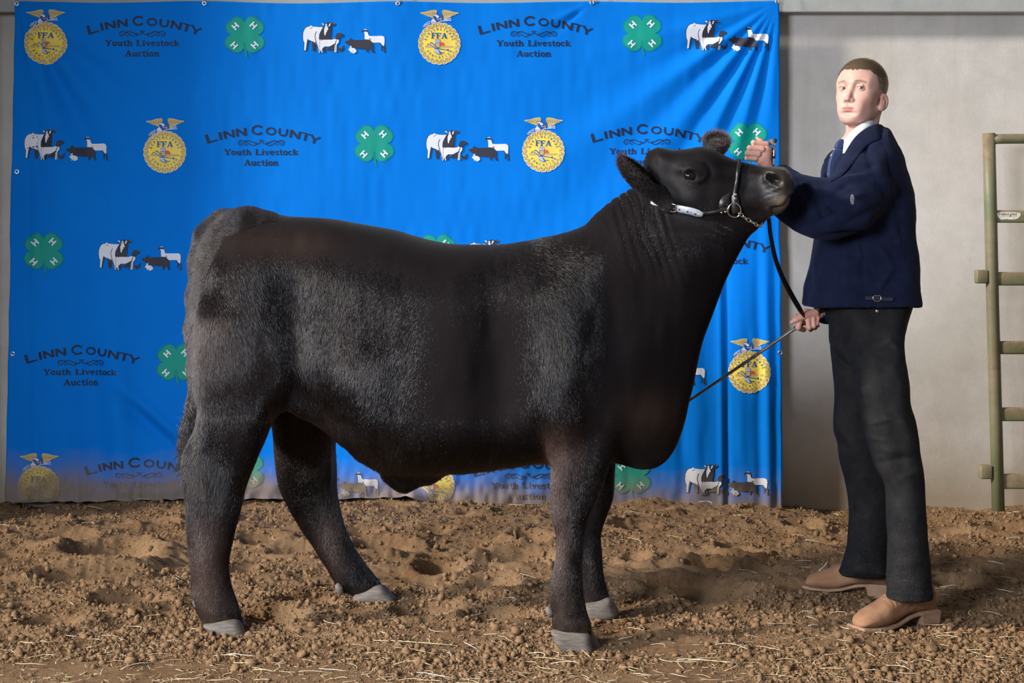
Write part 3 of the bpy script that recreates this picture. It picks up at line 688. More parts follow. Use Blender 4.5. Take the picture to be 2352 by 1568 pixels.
# hooves and dew claws
hoof_t = NT('hoof_horn'); _v = hoof_t.noise(1.0, 5, .6, hoof_t.scaled((30, 30, 160)))
_c = hoof_t.ramp(_v, [(.3, (.080, .066, .055)), (.7, (.185, .155, .128))]); _c = hoof_t.mix(hoof_t.ramp(hoof_t.noise(40, 5, .6), [(.5, (0, 0, 0)), (.8, (.6, .6, .6))]), _c, (.13, .085, .048))
hoof_t.set(_c, .55, spec=.35); hoof_t.bump(_v, .3, .003)
def make_hoof(polys, dew):
    allp = np.concatenate([to_w(P, Y) for P, Y, w in polys]); ys = [Y for _, Y, _ in polys]
    g = Grid((allp[:, 0].min() - .02, min(ys) - .06, allp[:, 1].min() - .02), (allp[:, 0].max() + .02, max(ys) + .06, allp[:, 1].max() + .02), .0032)
    f = None
    for P, Y, w in polys:
        zt = np.clip((g.z2 - allp[:, 1].min()) / .08, 0, 1)
        a = inflate(g, to_w(catmull(P, 4), Y), Y, (w * (1.12 - .25 * zt)).astype(np.float32), .026, 1, 2.6)
        f = a if f is None else np.minimum(f, a)
    V, Q = nets(f, g, 1)
    link('hoof', mesh_np('hoof', V, Q), hoof_t.m, steer)
    if dew:
        for (px, py, Y, r) in dew:
            c = W3(px, py, Y); g2 = Grid(np.array(c) - .05, np.array(c) + .05, .003)
            f2 = ell(g2, c, (r, r * .9, r * 1.5), ((.93, 0, .36), (0, 1, 0), (-.36, 0, .93)))
            V, Q = nets(f2, g2, 1); link('dewclaw', mesh_np('dewclaw', V, Q), hoof_t.m, steer)
make_hoof([([(1268, 1446), (1269, 1462), (1278, 1482), (1300, 1497), (1330, 1505), (1352, 1506), (1364, 1503), (1358, 1478), (1351, 1450), (1310, 1440)], 4.785, .034),
           ([(1290, 1446), (1300, 1470), (1330, 1488), (1362, 1494), (1380, 1490), (1372, 1470), (1358, 1446), (1320, 1440)], 4.855, .032)], [(1262, 1404, 4.80, .012), (1264, 1402, 4.88, .012)])
make_hoof([([(469, 1432), (476, 1446), (490, 1459), (515, 1465), (545, 1465), (566, 1462), (560, 1446), (548, 1424), (520, 1420)], 4.985, .034),
           ([(495, 1432), (505, 1450), (540, 1458), (572, 1458), (577, 1453), (566, 1436), (556, 1420), (520, 1420)], 5.055, .032)], [(452, 1385, 5.0, .013), (452, 1383, 5.07, .014)])
make_hoof([([(812, 1366), (818, 1382), (850, 1386), (890, 1386), (905, 1378), (892, 1360), (875, 1343), (845, 1350)], 5.42, .034),
           ([(826, 1366), (836, 1380), (870, 1384), (905, 1382), (912, 1376), (898, 1360), (880, 1343), (850, 1350)], 5.49, .032)], [(779, 1352, 5.40, .014), (785, 1354, 5.48, .013)])
make_hoof([([(1340, 1388), (1342, 1408), (1352, 1421), (1380, 1426), (1408, 1420), (1418, 1412), (1410, 1392), (1400, 1372), (1370, 1376)], 5.165, .034),
           ([(1352, 1388), (1360, 1410), (1392, 1420), (1416, 1414), (1424, 1408), (1414, 1388), (1402, 1372), (1376, 1376)], 5.235, .032)], None)

# eyes
eye_t = NT('steer_eye'); eye_t.set((.006, .004, .003), .08, spec=.35); eye_t.b.inputs['Coat Weight'].default_value = .3; eye_t.b.inputs['Coat Roughness'].default_value = .02
for s in (-1, 1):
    c = W3(1586, 404, Yhead(1586) + s * .105); bm = bmesh.new(); bmesh.ops.create_uvsphere(bm, u_segments=28, v_segments=18, radius=.0185)
    bmesh.ops.scale(bm, vec=(1.1, .85, .82), verts=bm.verts); bmesh.ops.translate(bm, vec=c, verts=bm.verts); me = bpy.data.meshes.new('eye'); bm.to_mesh(me); bm.free()
    link('eye', me, eye_t.m, steer)

# ears: long cupped leaves, base at the side of the poll
EAR_TINT = None
def make_ear(axis_px, yoff, rad, thick, open_dir, carve):
    (bx, by), (tx, ty) = axis_px
    b = np.array(W3(bx, by, Yhead(bx) + yoff[0])); t = np.array(W3(tx, ty, Yhead(tx) + yoff[1])); ax = (t - b); L = np.linalg.norm(ax); ax /= L
    o = np.array(open_dir, dtype=float); o -= ax * (o @ ax); o /= np.linalg.norm(o); w = np.cross(ax, o)
    c = (b + t) / 2; R = (tuple(ax), tuple(w), tuple(o))
    g = Grid(c - .12, c + .12, .0027)
    f = ell(g, c, (L / 2, rad, thick), R)
    f2 = ell(g, c + o * carve[0] + ax * carve[1], (L / 2 * .93, rad * .86, thick * carve[2]), R)
    f = smax(f, -f2, .006)
    f = smin(f, cap(g, b - ax * .03, b + ax * .025, .030, .020), .022)
    V, Q = nets(f, g, 1)
    me = mesh_np('ear', V, Q); tint = np.tile(np.array([.013, .011, .011]), (len(V), 1))
    tipw = np.clip(((V - b) @ ax / L - .6) / .4, 0, 1)[:, None]; tint = tint * (1 - tipw * .6) + np.array([.035, .022, .018]) * tipw * .6
    color_attr(me, 'tint', tint); float_attr(me, 'gloss', np.full(len(V), .6)); float_attr(me, 'shine', np.full(len(V), .25))
    link('ear', me, hide_t.m, steer)
    return V, Q, b, ax, o
EARS = [make_ear(((1522, 455), (1428, 358)), (-.095, -.15), .056, .042, (.70, -.22, .62), (.024, .012, .95)),
        make_ear(((1640, 352), (1650, 306)), (.085, .12), .040, .030, (-.15, -.9, .1), (.022, .004, .90))]
# ------------------------------------------------------------------ the coat: fine hair combed down the flanks, clipped short on back, neck and face
def sample_surface(V, Q, N, n, dens=None, rs=RS):
    a = V[Q[:, 1]] - V[Q[:, 0]]; b = V[Q[:, 3]] - V[Q[:, 0]]; ar = np.linalg.norm(np.cross(a, b), axis=1)
    if dens is not None: ar = ar * dens
    f = rs.choice(len(Q), n, p=ar / ar.sum()); u = rs.uniform(0, 1, (n, 1)); v = rs.uniform(0, 1, (n, 1))
    q = Q[f]
    P = V[q[:, 0]] * (1 - u) * (1 - v) + V[q[:, 1]] * u * (1 - v) + V[q[:, 2]] * u * v + V[q[:, 3]] * (1 - u) * v
    Nn = N[q].mean(1); return P, Nn / np.linalg.norm(Nn, axis=1)[:, None]
def make_hair(name, roots, dirs, length, radius, mat, parent, nseg=4, curl=.0, lift=None, tip=.25, normals=None):
    n = len(roots); hc = bpy.data.hair_curves.new(name); hc.add_curves([nseg] * n)
    t = np.linspace(0, 1, nseg)[None, :, None]
    L = length[:, None, None]
    nn = normals[:, None, :] if normals is not None else 0
    lf = 0 if lift is None else lift[:, None, None]
    P = roots[:, None, :] + dirs[:, None, :] * L * t + nn * L * lf * (t - .55 * t * t) 
    if curl: P = P + RS.normal(0, curl, (n, nseg, 3)) * L * t
    hc.points.foreach_set('position', P.astype(np.float32).ravel())
    rad = np.broadcast_to(radius[:, None] * (1 - (1 - tip) * np.linspace(0, 1, nseg)[None]), (n, nseg)).astype(np.float32)
    at = hc.attributes.get('radius') or hc.attributes.new('radius', 'FLOAT', 'POINT'); at.data.foreach_set('value', np.ascontiguousarray(rad).ravel())
    o = bpy.data.objects.new(name, hc); COL.objects.link(o); hc.materials.append(mat)
    if parent is not None:
        o.parent = parent; o.matrix_parent_inverse = Matrix.Translation(parent.location).inverted()
    return o, hc
def curve_color(hc, name, rgb, domain='CURVE'):
    a = hc.attributes.new(name, 'FLOAT_COLOR', domain); c = np.ones((len(rgb), 4), dtype=np.float32); c[:, :3] = rgb; a.data.foreach_set('color', c.ravel())
def hair_mat(name, rough=.35, spec=.6):
    t = NT(name); c = t.attr('hair'); h = t.new('ShaderNodeBsdfHairPrincipled'); h.parametrization = 'COLOR'
    t.l.new(c, h.inputs['Color']); h.inputs['Roughness'].default_value = rough; h.inputs['Radial Roughness'].default_value = spec; h.inputs['Coat'].default_value = 0.0; h.inputs['IOR'].default_value = 1.52
    for k, v in (('Random Roughness', .15),):
        if k in h.inputs: h.inputs[k].default_value = v
    t.l.new(h.outputs[0], t.out.inputs['Surface']); return t.m
coat_mat = hair_mat('coat_hair', .13, .4)

def coat():
    n = 720000
    fc = SV[SQ].mean(1); fn = SN[SQ].mean(1); p = CX + fc[:, 0] * F / fc[:, 1]; q = HY + (CAMZ - fc[:, 2]) * F / fc[:, 1]
    toc = np.array([0, 0, CAMZ]) - fc; toc /= np.linalg.norm(toc, axis=1)[:, None]; facing = (fn * toc).sum(1)
    dens = np.where(facing > -.35, 1.0, .12) * np.where((p > 1480) & (q < 540) & (q > 330), 4.0, 1.0) * np.where((p > 1340) & (q < 900) & ~((p > 1480) & (q < 540)), 2.2, 1) * np.where((p > 1755) & (q < 530), .3, 1.0)
    dens *= np.where(q > 950, 1.5, 1.0)
    P, Nn = sample_surface(SV, SQ, SN, n, dens)
    p, q = CX + P[:, 0] * F / P[:, 1], HY + (CAMZ - P[:, 2]) * F / P[:, 1]
    # hair length (m)
    L = np.full(n, .021)
    clip_back = 1 / (1 + np.exp(-(np.interp(p, [440, 560, 760, 900, 1000, 1100, 1250, 1400], [585, 596, 600, 620, 660, 600, 560, 560]) - q) / 10))
    L = L * (1 - clip_back) + .006 * clip_back
    mid = np.exp(-((p - 1085) / 125) ** 6 - ((q - 860) / 215) ** 4); brk = np.clip((p - 1375) / 45, 0, 1) * np.clip((q - 575) / 60, 0, 1) * np.clip((1100 - q) / 40, 0, 1); mid = np.maximum(mid, brk); L = L * (1 - .75 * mid)
    neck = np.clip((p - 1340) / 60, 0, 1); L = L * (1 - neck) + np.where(q > 620, .005, .0062) * neck
    hw = np.clip((p - 1490) / 40, 0, 1) * np.clip((560 - q) / 60, 0, 1); L = L * (1 - hw) + .0048 * hw; head = hw > .5
    muz = head & (p > 1755); L = np.where(muz, .002, L)
    L = np.where(q > 960, np.where(p > 1380, .009, .0125), L); L = np.where(q > 1340, .010, L); L = np.where(q > np.where(p > 1200, 1425, np.where(p > 700, 1345, 1400)), .0075, L)
    belly = np.exp(-((q - 1060) / 45) ** 2) * ((p > 760) & (p < 1250)); L = L + .012 * belly
    tailhead = (q < np.interp(p, [440, 480, 520, 620], [760, 620, 545, 510])) & (p < 640) & (q > 0); L = np.where(tailhead, .013, L)
    rear = np.clip((470 - p) / 20, 0, 1); L = L + rear * .002
    shiny = np.exp(-((p - 480) / 45) ** 2 - ((q - 1090) / 60) ** 2); L = L + .02 * shiny
    L *= RS.uniform(.6, 1.25, n)
    # combing direction in the picture plane, projected on the surface
    ang = np.interp(p, [440, 620, 800, 1000, 1250, 1400, 1550, 1650], [78, 66, 96, 105, 80, 60, 62, 70])
    ss = lambda x, a, w: 1 / (1 + np.exp(-(x - a) / w))
    up_ = ss(-q, -770, 35)
    ang = ang + (128 - ang) * up_ * ss(p, 850, 22) * ss(-p, -1085, 16); ang = ang + (62 - ang) * up_ * ss(p, 1150, 22) * ss(-p, -1400, 20)
    ang = ang + (92 - ang) * ss(q, 960, 20); ang = np.where(head, np.interp(q, [380, 440, 500], [185, 125, 110]), ang)
    ang = np.where(tailhead, np.interp(p, [440, 500, 620], [120, 215, 200]), ang)
    ang = ang + 16 * vnoise(p / 30, q / 40, seed=51) + 8 * vnoise(p / 9, q / 12, seed=52) + RS.normal(0, 7, n)
    a = np.radians(ang); D = np.stack([np.cos(a), 0 * a, -np.sin(a)], 1)
    D = D - Nn * (D * Nn).sum(1)[:, None]; D /= np.linalg.norm(D, axis=1)[:, None] + 1e-9
    patch = np.zeros(n)
    for cx, cy, sx, sy, a_ in ((500, 740, 75, 130, 1), (455, 760, 30, 260, .8), (560, 660, 70, 60, .5), (850, 830, 70, 115, 1), (820, 960, 90, 60, .6), (960, 680, 70, 50, .35), (1288, 840, 48, 160, 1), (1290, 640, 70, 80, .35), (1600, 560, 70, 60, .9), (1480, 500, 70, 70, .7), (460, 1200, 40, 220, .9), (690, 1060, 60, 90, .8), (1290, 1100, 40, 330, .8), (900, 1040, 80, 40, .6),
                               (530, 520, 70, 40, .9), (760, 1200, 50, 120, .5)): patch = np.maximum(patch, a_ * np.exp(-((p - cx) / sx) ** 2 - ((q - cy) / sy) ** 2))
    out = .045 + .165 * patch + .08 * vnoise(p / 28, q / 60, seed=54)
    out = out * (1 - mid) + .02 * mid + np.where(tailhead, .35, 0) + .25 * belly + .2 * shiny + RS.normal(0, .06, n)
    D = D + Nn * out[:, None]; D /= np.linalg.norm(D, axis=1)[:, None]
    clump = vnoise(p / 5.0, q / 26.0, seed=53)
    tint = hide_tint(P) * .55 * (1.0 + .5 * clump[:, None]) * RS.uniform(.5, 1.5, (n, 1))
    grey = (RS.uniform(0, 1, n) < .05)[:, None]; tint = np.where(grey, tint + .012, tint)
    o, hc = make_hair('coat', P - Nn * .0008, D, L, np.where(head, .00022, np.where((q > 960) | (p > 1340), .00027, .00031)), coat_mat, steer, 4, .05, np.full(n, .05), .35, Nn)
    curve_color(hc, 'hair', np.clip(tint, .001, 1)); tag(o, None, None, None, 'stuff')
coat()
def ear_hair():
    R = []; D = []; Ls = []; Ns = []
    for k, (V, Q, b, ax, o) in enumerate(EARS):
        N = vnormals(V, Q); t = ((V - b) @ ax); L = t.max()
        P, Nn = sample_surface(V, Q, N, 9000)
        tt = (P - b) @ ax / L; side = np.abs((P - b) @ np.cross(ax, o)) / .04
        rim = np.clip(tt - .35, 0, 1) * 1.3 + np.clip(side - .6, 0, 1) * .7
        Dd = ax[None] * .8 + Nn * .5 + RS.normal(0, .25, P.shape) + o[None] * .25; Dd /= np.linalg.norm(Dd, axis=1)[:, None]
        R.append(P); D.append(Dd); ins_ = np.clip((Nn @ o) * 1.5, 0, 1); Ls.append((.004 + .017 * np.clip(rim, 0, 1) * (1 - .7 * ins_)) * RS.uniform(.5, 1.3, len(P))); Ns.append(Nn)
    R = np.concatenate(R); D = np.concatenate(D); Ls = np.concatenate(Ls); Ns = np.concatenate(Ns)
    o, hc = make_hair('ear_hair', R, D, Ls, np.full(len(R), .0004), coat_mat, steer, 4, .06, None, .3, Ns)
    base = np.array([.012, .008, .007]); curve_color(hc, 'hair', base * RS.uniform(.4, 2.2, (len(R), 1))); tag(o, None, None, None, 'stuff')
ear_hair()
def tail_switch():
    n = 5200; u = RS.uniform(0, 1, n)
    px = np.interp(u, [0, .4, 1], [452, 432, 440]); py = np.interp(u, [0, .5, 1], [930, 990, 1050])
    R = np.array([W3(a, b, 5.16) for a, b in zip(px, py)]) + RS.normal(0, .014, (n, 3)) * np.array([1, 1.2, .6])
    tx = px + RS.uniform(-28, 70, n) * (.3 + u); ty = py + RS.uniform(25, 75, n)
    T = np.array([W3(a, b, 5.12) for a, b in zip(tx, ty)]); T[:, 1] += RS.normal(0, .02, n)
    D = T - R; L = np.linalg.norm(D, axis=1); D /= L[:, None]; L = np.minimum(L, .10)
    o, hc = make_hair('tail_hair', R, D, L, np.full(n, .00055), coat_mat, steer, 5, .10, np.full(n, .25), .3, np.tile(np.array([-.3, -.9, .2]), (n, 1)))
    curve_color(hc, 'hair', np.array([.006, .0056, .006]) * RS.uniform(.5, 3, (n, 1))); tag(o, None, None, None, 'stuff')
tail_switch()
# ------------------------------------------------------------------ the banner and its print
BY = 7.50
def _ang(px, py, cx, cy): return np.degrees(np.arctan2(py - cy, (px - cx))), np.hypot(px - cx, py - cy)
def _fold(px, py, cx, cy, a0, sig, amp, r0, r1):
    th, r = _ang(px, py, cx, cy)
    if cx > 1000: th = 180 - th
    env = np.clip((r - 8) / r0, 0, 1) * np.exp(-np.maximum(r - r0, 0) / r1)
    w = np.maximum(sig, 0) * (1 + 0 * r)
    return amp * env * np.exp(-((th - a0) / w) ** 2)
def banner_d(px, py):
    """displacement of the cloth towards the camera (m)"""
    px = np.asarray(px, dtype=np.float64); py = np.asarray(py, dtype=np.float64); d = np.zeros_like(px)
    # pulled folds fanning from the hung corners
    for a0, s, A in ((74, 5.5, .024), (63, 4.5, -.022), (53, 5, .020), (41, 5, -.016), (30, 6, .008), (84, 3, -.007)): d += _fold(px, py, 40, 6, a0, s, A, 210, 420)
    for a0, s, A in ((16, 4, .006), (28, 4, -.009), (36, 3.4, .013), (44, 3.2, -.012), (51, 3, .014), (57, 2.4, -.015), (63, 2.2, .014), (68, 2.2, -.013), (74, 2.4, .012), (80, 2.5, -.009), (86, 3, .006)): d += _fold(px, py, 1787, 3, a0, s, A, 190, 330)
    for a0, s, A in ((38, 6, -.008), (26, 6, .006)): d += _fold(px, py, 1361, 4, a0, s, A, 60, 60)
    # soft hanging waves
    d += .010 * vnoise(px / 330 + 3, py / 900, seed=61) + .006 * vnoise(px / 150, py / 560 + 4, seed=62)
    # long vertical creases low on the right
    low = np.clip((py - 420) / 300, 0, 1)
    for cx, s, A in ((1655, 7, .006), (1668, 8, -.007), (1700, 14, .004), (1742, 10, -.006), (1762, 10, .008), (1780, 9, -.005), (1600, 16, .005), (1565, 12, -.004)): d += A * low * np.exp(-((px - cx - .01 * (py - 800)) / s) ** 2)
    # left of the steer: a fold that breaks diagonally, plus drapes along the left hem
    lo2 = np.clip((py - 640) / 240, 0, 1)
    d += .030 * lo2 * np.exp(-((px - 268 - .10 * (py - 900)) / 34) ** 2) - .022 * lo2 * np.exp(-((px - 205 - .05 * (py - 900)) / 42) ** 2)
    u = (px - 330) * .66 + (py - 930) * -.75; v = (px - 330) * .75 + (py - 930) * .66
    d += (.022 * np.exp(-(u / 15) ** 2) - .020 * np.exp(-((u + 28) / 17) ** 2)) * np.exp(-((v - 40) / 95) ** 4)
    d += .006 * np.exp(-((px - 62) / 12) ** 2) - .006 * np.exp(-((px - 84) / 12) ** 2)
    # crumples where it meets the dirt
    b = np.clip((py - 1060) / 70, 0, 1) * (1 - .8 * np.clip((px - 1250) / 150, 0, 1))
    d += b * (.010 * vnoise(px / 26, py / 60, seed=63) + .006 * vnoise(px / 11, py / 22, seed=64))
    # fine creases
    d += .0012 * vnoise(px / 17, py / 60, seed=65)
    return d
def bpt(px, py, off=0.0):
    d = banner_d(px, py) + off
    x = (np.asarray(px) - CX) * BY / F; z = CAMZ - (np.asarray(py) - HY) * BY / F
    return np.stack([x, BY - d, z + 0 * x], -1)
def banner_edge_x(py):       # the hung cloth splays a little towards the bottom
    t = np.clip(np.asarray(py, dtype=float) / 1150, 0, 1)
    return 33 - 21 * t, 1788 + 9 * t
def dirt_mix(t, c):
    """dust splashed on the lowest hand's breadth of the cloth"""
    sep = t.new('ShaderNodeSeparateXYZ'); t.l.new(t.pos(), sep.inputs[0])
    n = t.noise(3.2, 6, .65); h = t.math('ADD', sep.outputs[2], t.math('MULTIPLY', t.math('SUBTRACT', n, .5), .22))
    left = t.math('MULTIPLY', t.math('SUBTRACT', 0.0, sep.outputs[0]), .028); h = t.math('SUBTRACT', h, t.math('MAXIMUM', left, -.03))
    f = t.ramp(h, [(.015, (.92, .92, .92)), (.05, (.78, .78, .78)), (.11, (.28, .28, .28)), (.2, (0, 0, 0))])
    return t.mix(f, c, (.225, .165, .105))
def print_mat(name, color, rough=.6):
    t = NT(name); t.set(dirt_mix(t, t.mix(0.0, color, color)), rough, spec=.25); return t.m
cloth_t = NT('blue_cloth'); _c = cloth_t.ramp(cloth_t.noise(3, 4, .6), [(.3, (.0, .165, .64)), (.7, (.0, .185, .69))])
cloth_t.set(dirt_mix(cloth_t, _c), .75, spec=.08); cloth_t.bump(cloth_t.noise(420, 3, .6), .06, .001)
def build_banner():
    ny, nx = 300, 440
    py = np.concatenate([np.linspace(3, 1050, 230)[:-1], np.linspace(1050, 1168, 71)]); ny = len(py); V = []
    l, r = banner_edge_x(py); u = np.linspace(0, 1, nx)
    PX = l[:, None] + (r - l)[:, None] * u[None]; PY = np.broadcast_to(py[:, None], PX.shape).copy()
    sag = 4 * np.sin(u * math.pi * 4) ** 2; PY[0] += 1.0 * sag; PX = PX + 1.5 * vnoise(PX * 0 + 1, PY / 60, seed=66) * (np.abs(u - .5)[None] > .495)
    # the hem rides on the dirt: shorter at the left and the middle
    bot = np.interp(PX, [0, 60, 200, 420, 700, 800, 930, 960, 1100, 1250, 1420, 1797], [1150, 1152, 1153, 1146, 1146, 1146, 1140, 1150, 1158, 1160, 1163, 1169]) + 2.0 * vnoise(PX / 18, PX * 0, seed=67)
    k = np.clip((PY - 1000) / 168, 0, 1); PY = PY + (bot - 1168) * k
    P = bpt(PX, PY)
    # a turned-up corner of the hem behind the belly
    cur = np.exp(-((PX - 948) / 22) ** 2) * np.clip((PY - 1118) / 24, 0, 1); P[..., 1] -= .05 * cur; P[..., 2] += .012 * cur
    i, j = np.meshgrid(np.arange(ny - 1), np.arange(nx - 1), indexing='ij'); a = (i * nx + j).ravel()
    me = mesh_np('cloth', P.reshape(-1, 3), np.stack([a, a + nx, a + nx + 1, a + 1], 1))
    o = link('cloth', me, cloth_t.m, banner)
    sm = o.modifiers.new('thickness', 'SOLIDIFY'); sm.thickness = .0015; sm.offset = 1
banner = empty('banner', W3(905, 1160, BY), 'large blue cloth banner printed with emblems and auction lettering, hung on the wall', 'banner')
build_banner()

def refine(V, T, maxlen):
    """split long edges so that flat print follows the cloth; V (n,2) px, T triangles"""
    V = [tuple(v) for v in V]; T = [tuple(t) for t in T]; out = []
    cache = {}
    def mid(a, b):
        k = (min(a, b), max(a, b))
        if k not in cache: V.append(((V[a][0] + V[b][0]) / 2, (V[a][1] + V[b][1]) / 2)); cache[k] = len(V) - 1
        return cache[k]
    st = list(T)
    while st:
        a, b, c = st.pop()
        e = [math.hypot(V[i][0] - V[j][0], V[i][1] - V[j][1]) for i, j in ((a, b), (b, c), (c, a))]; m = max(e)
        if m <= maxlen: out.append((a, b, c)); continue
        k = e.index(m)
        if k == 1: a, b, c = b, c, a
        elif k == 2: a, b, c = c, a, b
        d = mid(a, b); st += [(a, d, c), (d, b, c)]
    return V, out
class Print:
    """flat print: triangles in local photo pixels, per material and layer, placed on the cloth"""
    def __init__(s): s.tr = []      # (V, T, material, layer)
    def poly(s, P, mat, layer=0, sub=0):
        P = catmull(P, sub) if sub else np.array(P, dtype=float)
        T = tessellate_polygon([[Vector((p[0], p[1], 0)) for p in P]])
        V, T = refine(P, T, 9.0); s.tr.append((np.array(V), T, mat, layer)); return s
    def line(s, P, w, mat, layer=0, sub=0, closed=False, cap=0.0):
        P = np.array(catmull(P, sub, closed) if sub else P, dtype=float); n = len(P)
        w = np.broadcast_to(np.array(w, dtype=float), (n,)) if np.ndim(w) == 0 or len(w) == n else np.interp(np.linspace(0, 1, n), np.linspace(0, 1, len(w)), w)
        if cap and not closed and n > 1:
            for e, f in ((0, 1), (-1, -2)): d = P[e] - P[f]; P[e] = P[e] + d / (np.hypot(*d) + 1e-9) * cap
        if closed: P = np.vstack([P, P[:1]]); w = np.append(w, w[0]); n += 1
        d = np.gradient(P, axis=0); d /= np.hypot(d[:, 0], d[:, 1])[:, None] + 1e-9; nn = np.stack([-d[:, 1], d[:, 0]], 1) * w[:, None] / 2
        if n > 2 and not sub:   # mitre straight corners
            for i in range(1, n - 1):
                a = P[i] - P[i - 1]; b = P[i + 1] - P[i]; a /= np.hypot(*a) + 1e-9; b /= np.hypot(*b) + 1e-9; c = max(.35, math.sqrt(max(0, (1 + a @ b) / 2))); nn[i] /= c
        V = np.vstack([P + nn, P - nn]); T = []
        for i in range(n - 1): T += [(i, i + 1, n + i), (i + 1, n + i + 1, n + i)]
        V, T = refine(V, T, 5.5); s.tr.append((np.array(V), T, mat, layer)); return s
    def disc(s, c, r, mat, layer=0, n=40, ry=None):
        a = np.linspace(0, 2 * math.pi, n, endpoint=False); return s.poly(np.stack([c[0] + r * np.cos(a), c[1] + (ry or r) * np.sin(a)], 1), mat, layer)
    def build(s, name, ox, oy, clip=True):
        mats = []; V = []; T = []; M = []; off = []; nv = 0
        for v, t, m, l in s.tr:
            if m not in mats: mats.append(m)
            V.append(v); off.append(np.full(len(v), .0034 + .00035 * l)); T += [(a + nv, b + nv, c + nv) for a, b, c in t]; M += [mats.index(m)] * len(t); nv += len(v)
        V = np.concatenate(V) + np.array([ox, oy]); off = np.concatenate(off)
        T = np.array(T); M = np.array(M)
        if clip:
            hem = np.interp(V[:, 0], [0, 420, 800, 930, 960, 1100, 1420, 1797], [1148, 1142, 1142, 1136, 1146, 1154, 1159, 1165]); ok = (V[:, 1] < hem)[T].all(1)
            T = T[ok]; M = M[ok]
        if not len(T): return
        P = bpt(V[:, 0], V[:, 1], off)
        # make every face look at the camera
        a, b, c = V[T[:, 0]], V[T[:, 1]], V[T[:, 2]]; ar = (b[:, 0] - a[:, 0]) * (c[:, 1] - a[:, 1]) - (b[:, 1] - a[:, 1]) * (c[:, 0] - a[:, 0]); T[ar > 0] = T[ar > 0][:, ::-1]
        me = mesh_np(name, P, T)
        for m in mats: me.materials.append(PM[m])
        if len(me.polygons) == len(M): me.polygons.foreach_set('material_index', M.astype(np.int32))
        return link(name, me, None, banner)
PM = dict(ink=print_mat('print_navy', (.010, .018, .055)), gold=print_mat('print_gold', (.76, .56, .18)), yellow=print_mat('print_yellow', (.90, .68, .08)), blue=print_mat('print_blue', (.02, .09, .34)), white=print_mat('print_white', (.72, .73, .80)),
          black=print_mat('print_black', (.030, .030, .045)), red=print_mat('print_red', (.70, .10, .04)), steel=print_mat('print_steel', (.42, .52, .74)), tan=print_mat('print_tan', (.55, .40, .16)), brown=print_mat('print_brown', (.20, .12, .03)), ray=print_mat('print_ray', (.93, .73, .16)))
def clover_mat():
    t = NT('print_green'); a = t.attr('edge', 'Fac'); t.set(dirt_mix(t, t.mix(0.0, (.0, .29, .22), (.0, .29, .22))), .6, spec=.25)
    t.l.new(a, t.b.inputs['Alpha']); return t.m
GREEN = clover_mat()

# --- lettering drawn with strokes; glyph units: cap height 1, y up
def ring(cx, cy, rx, ry, a0=0, a1=360, n=22): return [(cx + rx * math.cos(math.radians(a0 + (a1 - a0) * i / n)), cy + ry * math.sin(math.radians(a0 + (a1 - a0) * i / n))) for i in range(n + 1)]
TK, TN = .27, .155
CAPS = {'L': (1.0, [([(.16, 1.0), (.16, .0)], TK), ([(.05, .085), (.98, .085)], .17)]), 'I': (.36, [([(.18, 1), (.18, 0)], TK)]),
        'N': (1.22, [([(.15, 1), (.15, 0)], TK), ([(1.07, 1), (1.07, 0)], TK), ([(.16, .93), (1.06, .07)], TK)]), 'C': (1.25, [(ring(.62, .5, .52, .42, 38, 322), .2)]),
        'O': (1.25, [(ring(.62, .5, .50, .41), .2)]), 'U': (1.15, [([(.15, 1), (.15, .45)] + ring(.575, .45, .425, .36, 180, 360, 12) + [(1.0, 1)], .215)]), 'T': (1.1, [([(.55, 1), (.55, 0)], TK), ([(0, .92), (1.1, .92)], .16)]),
        'Y': (1.1, [([(.06, 1), (.55, .45)], .24), ([(1.04, 1), (.55, .45)], .2), ([(.55, .52), (.55, 0)], TK)])}
S = .11   # slab serif thickness
def sf(x, y, w): return ([(x - w / 2, y), (x + w / 2, y)], S)
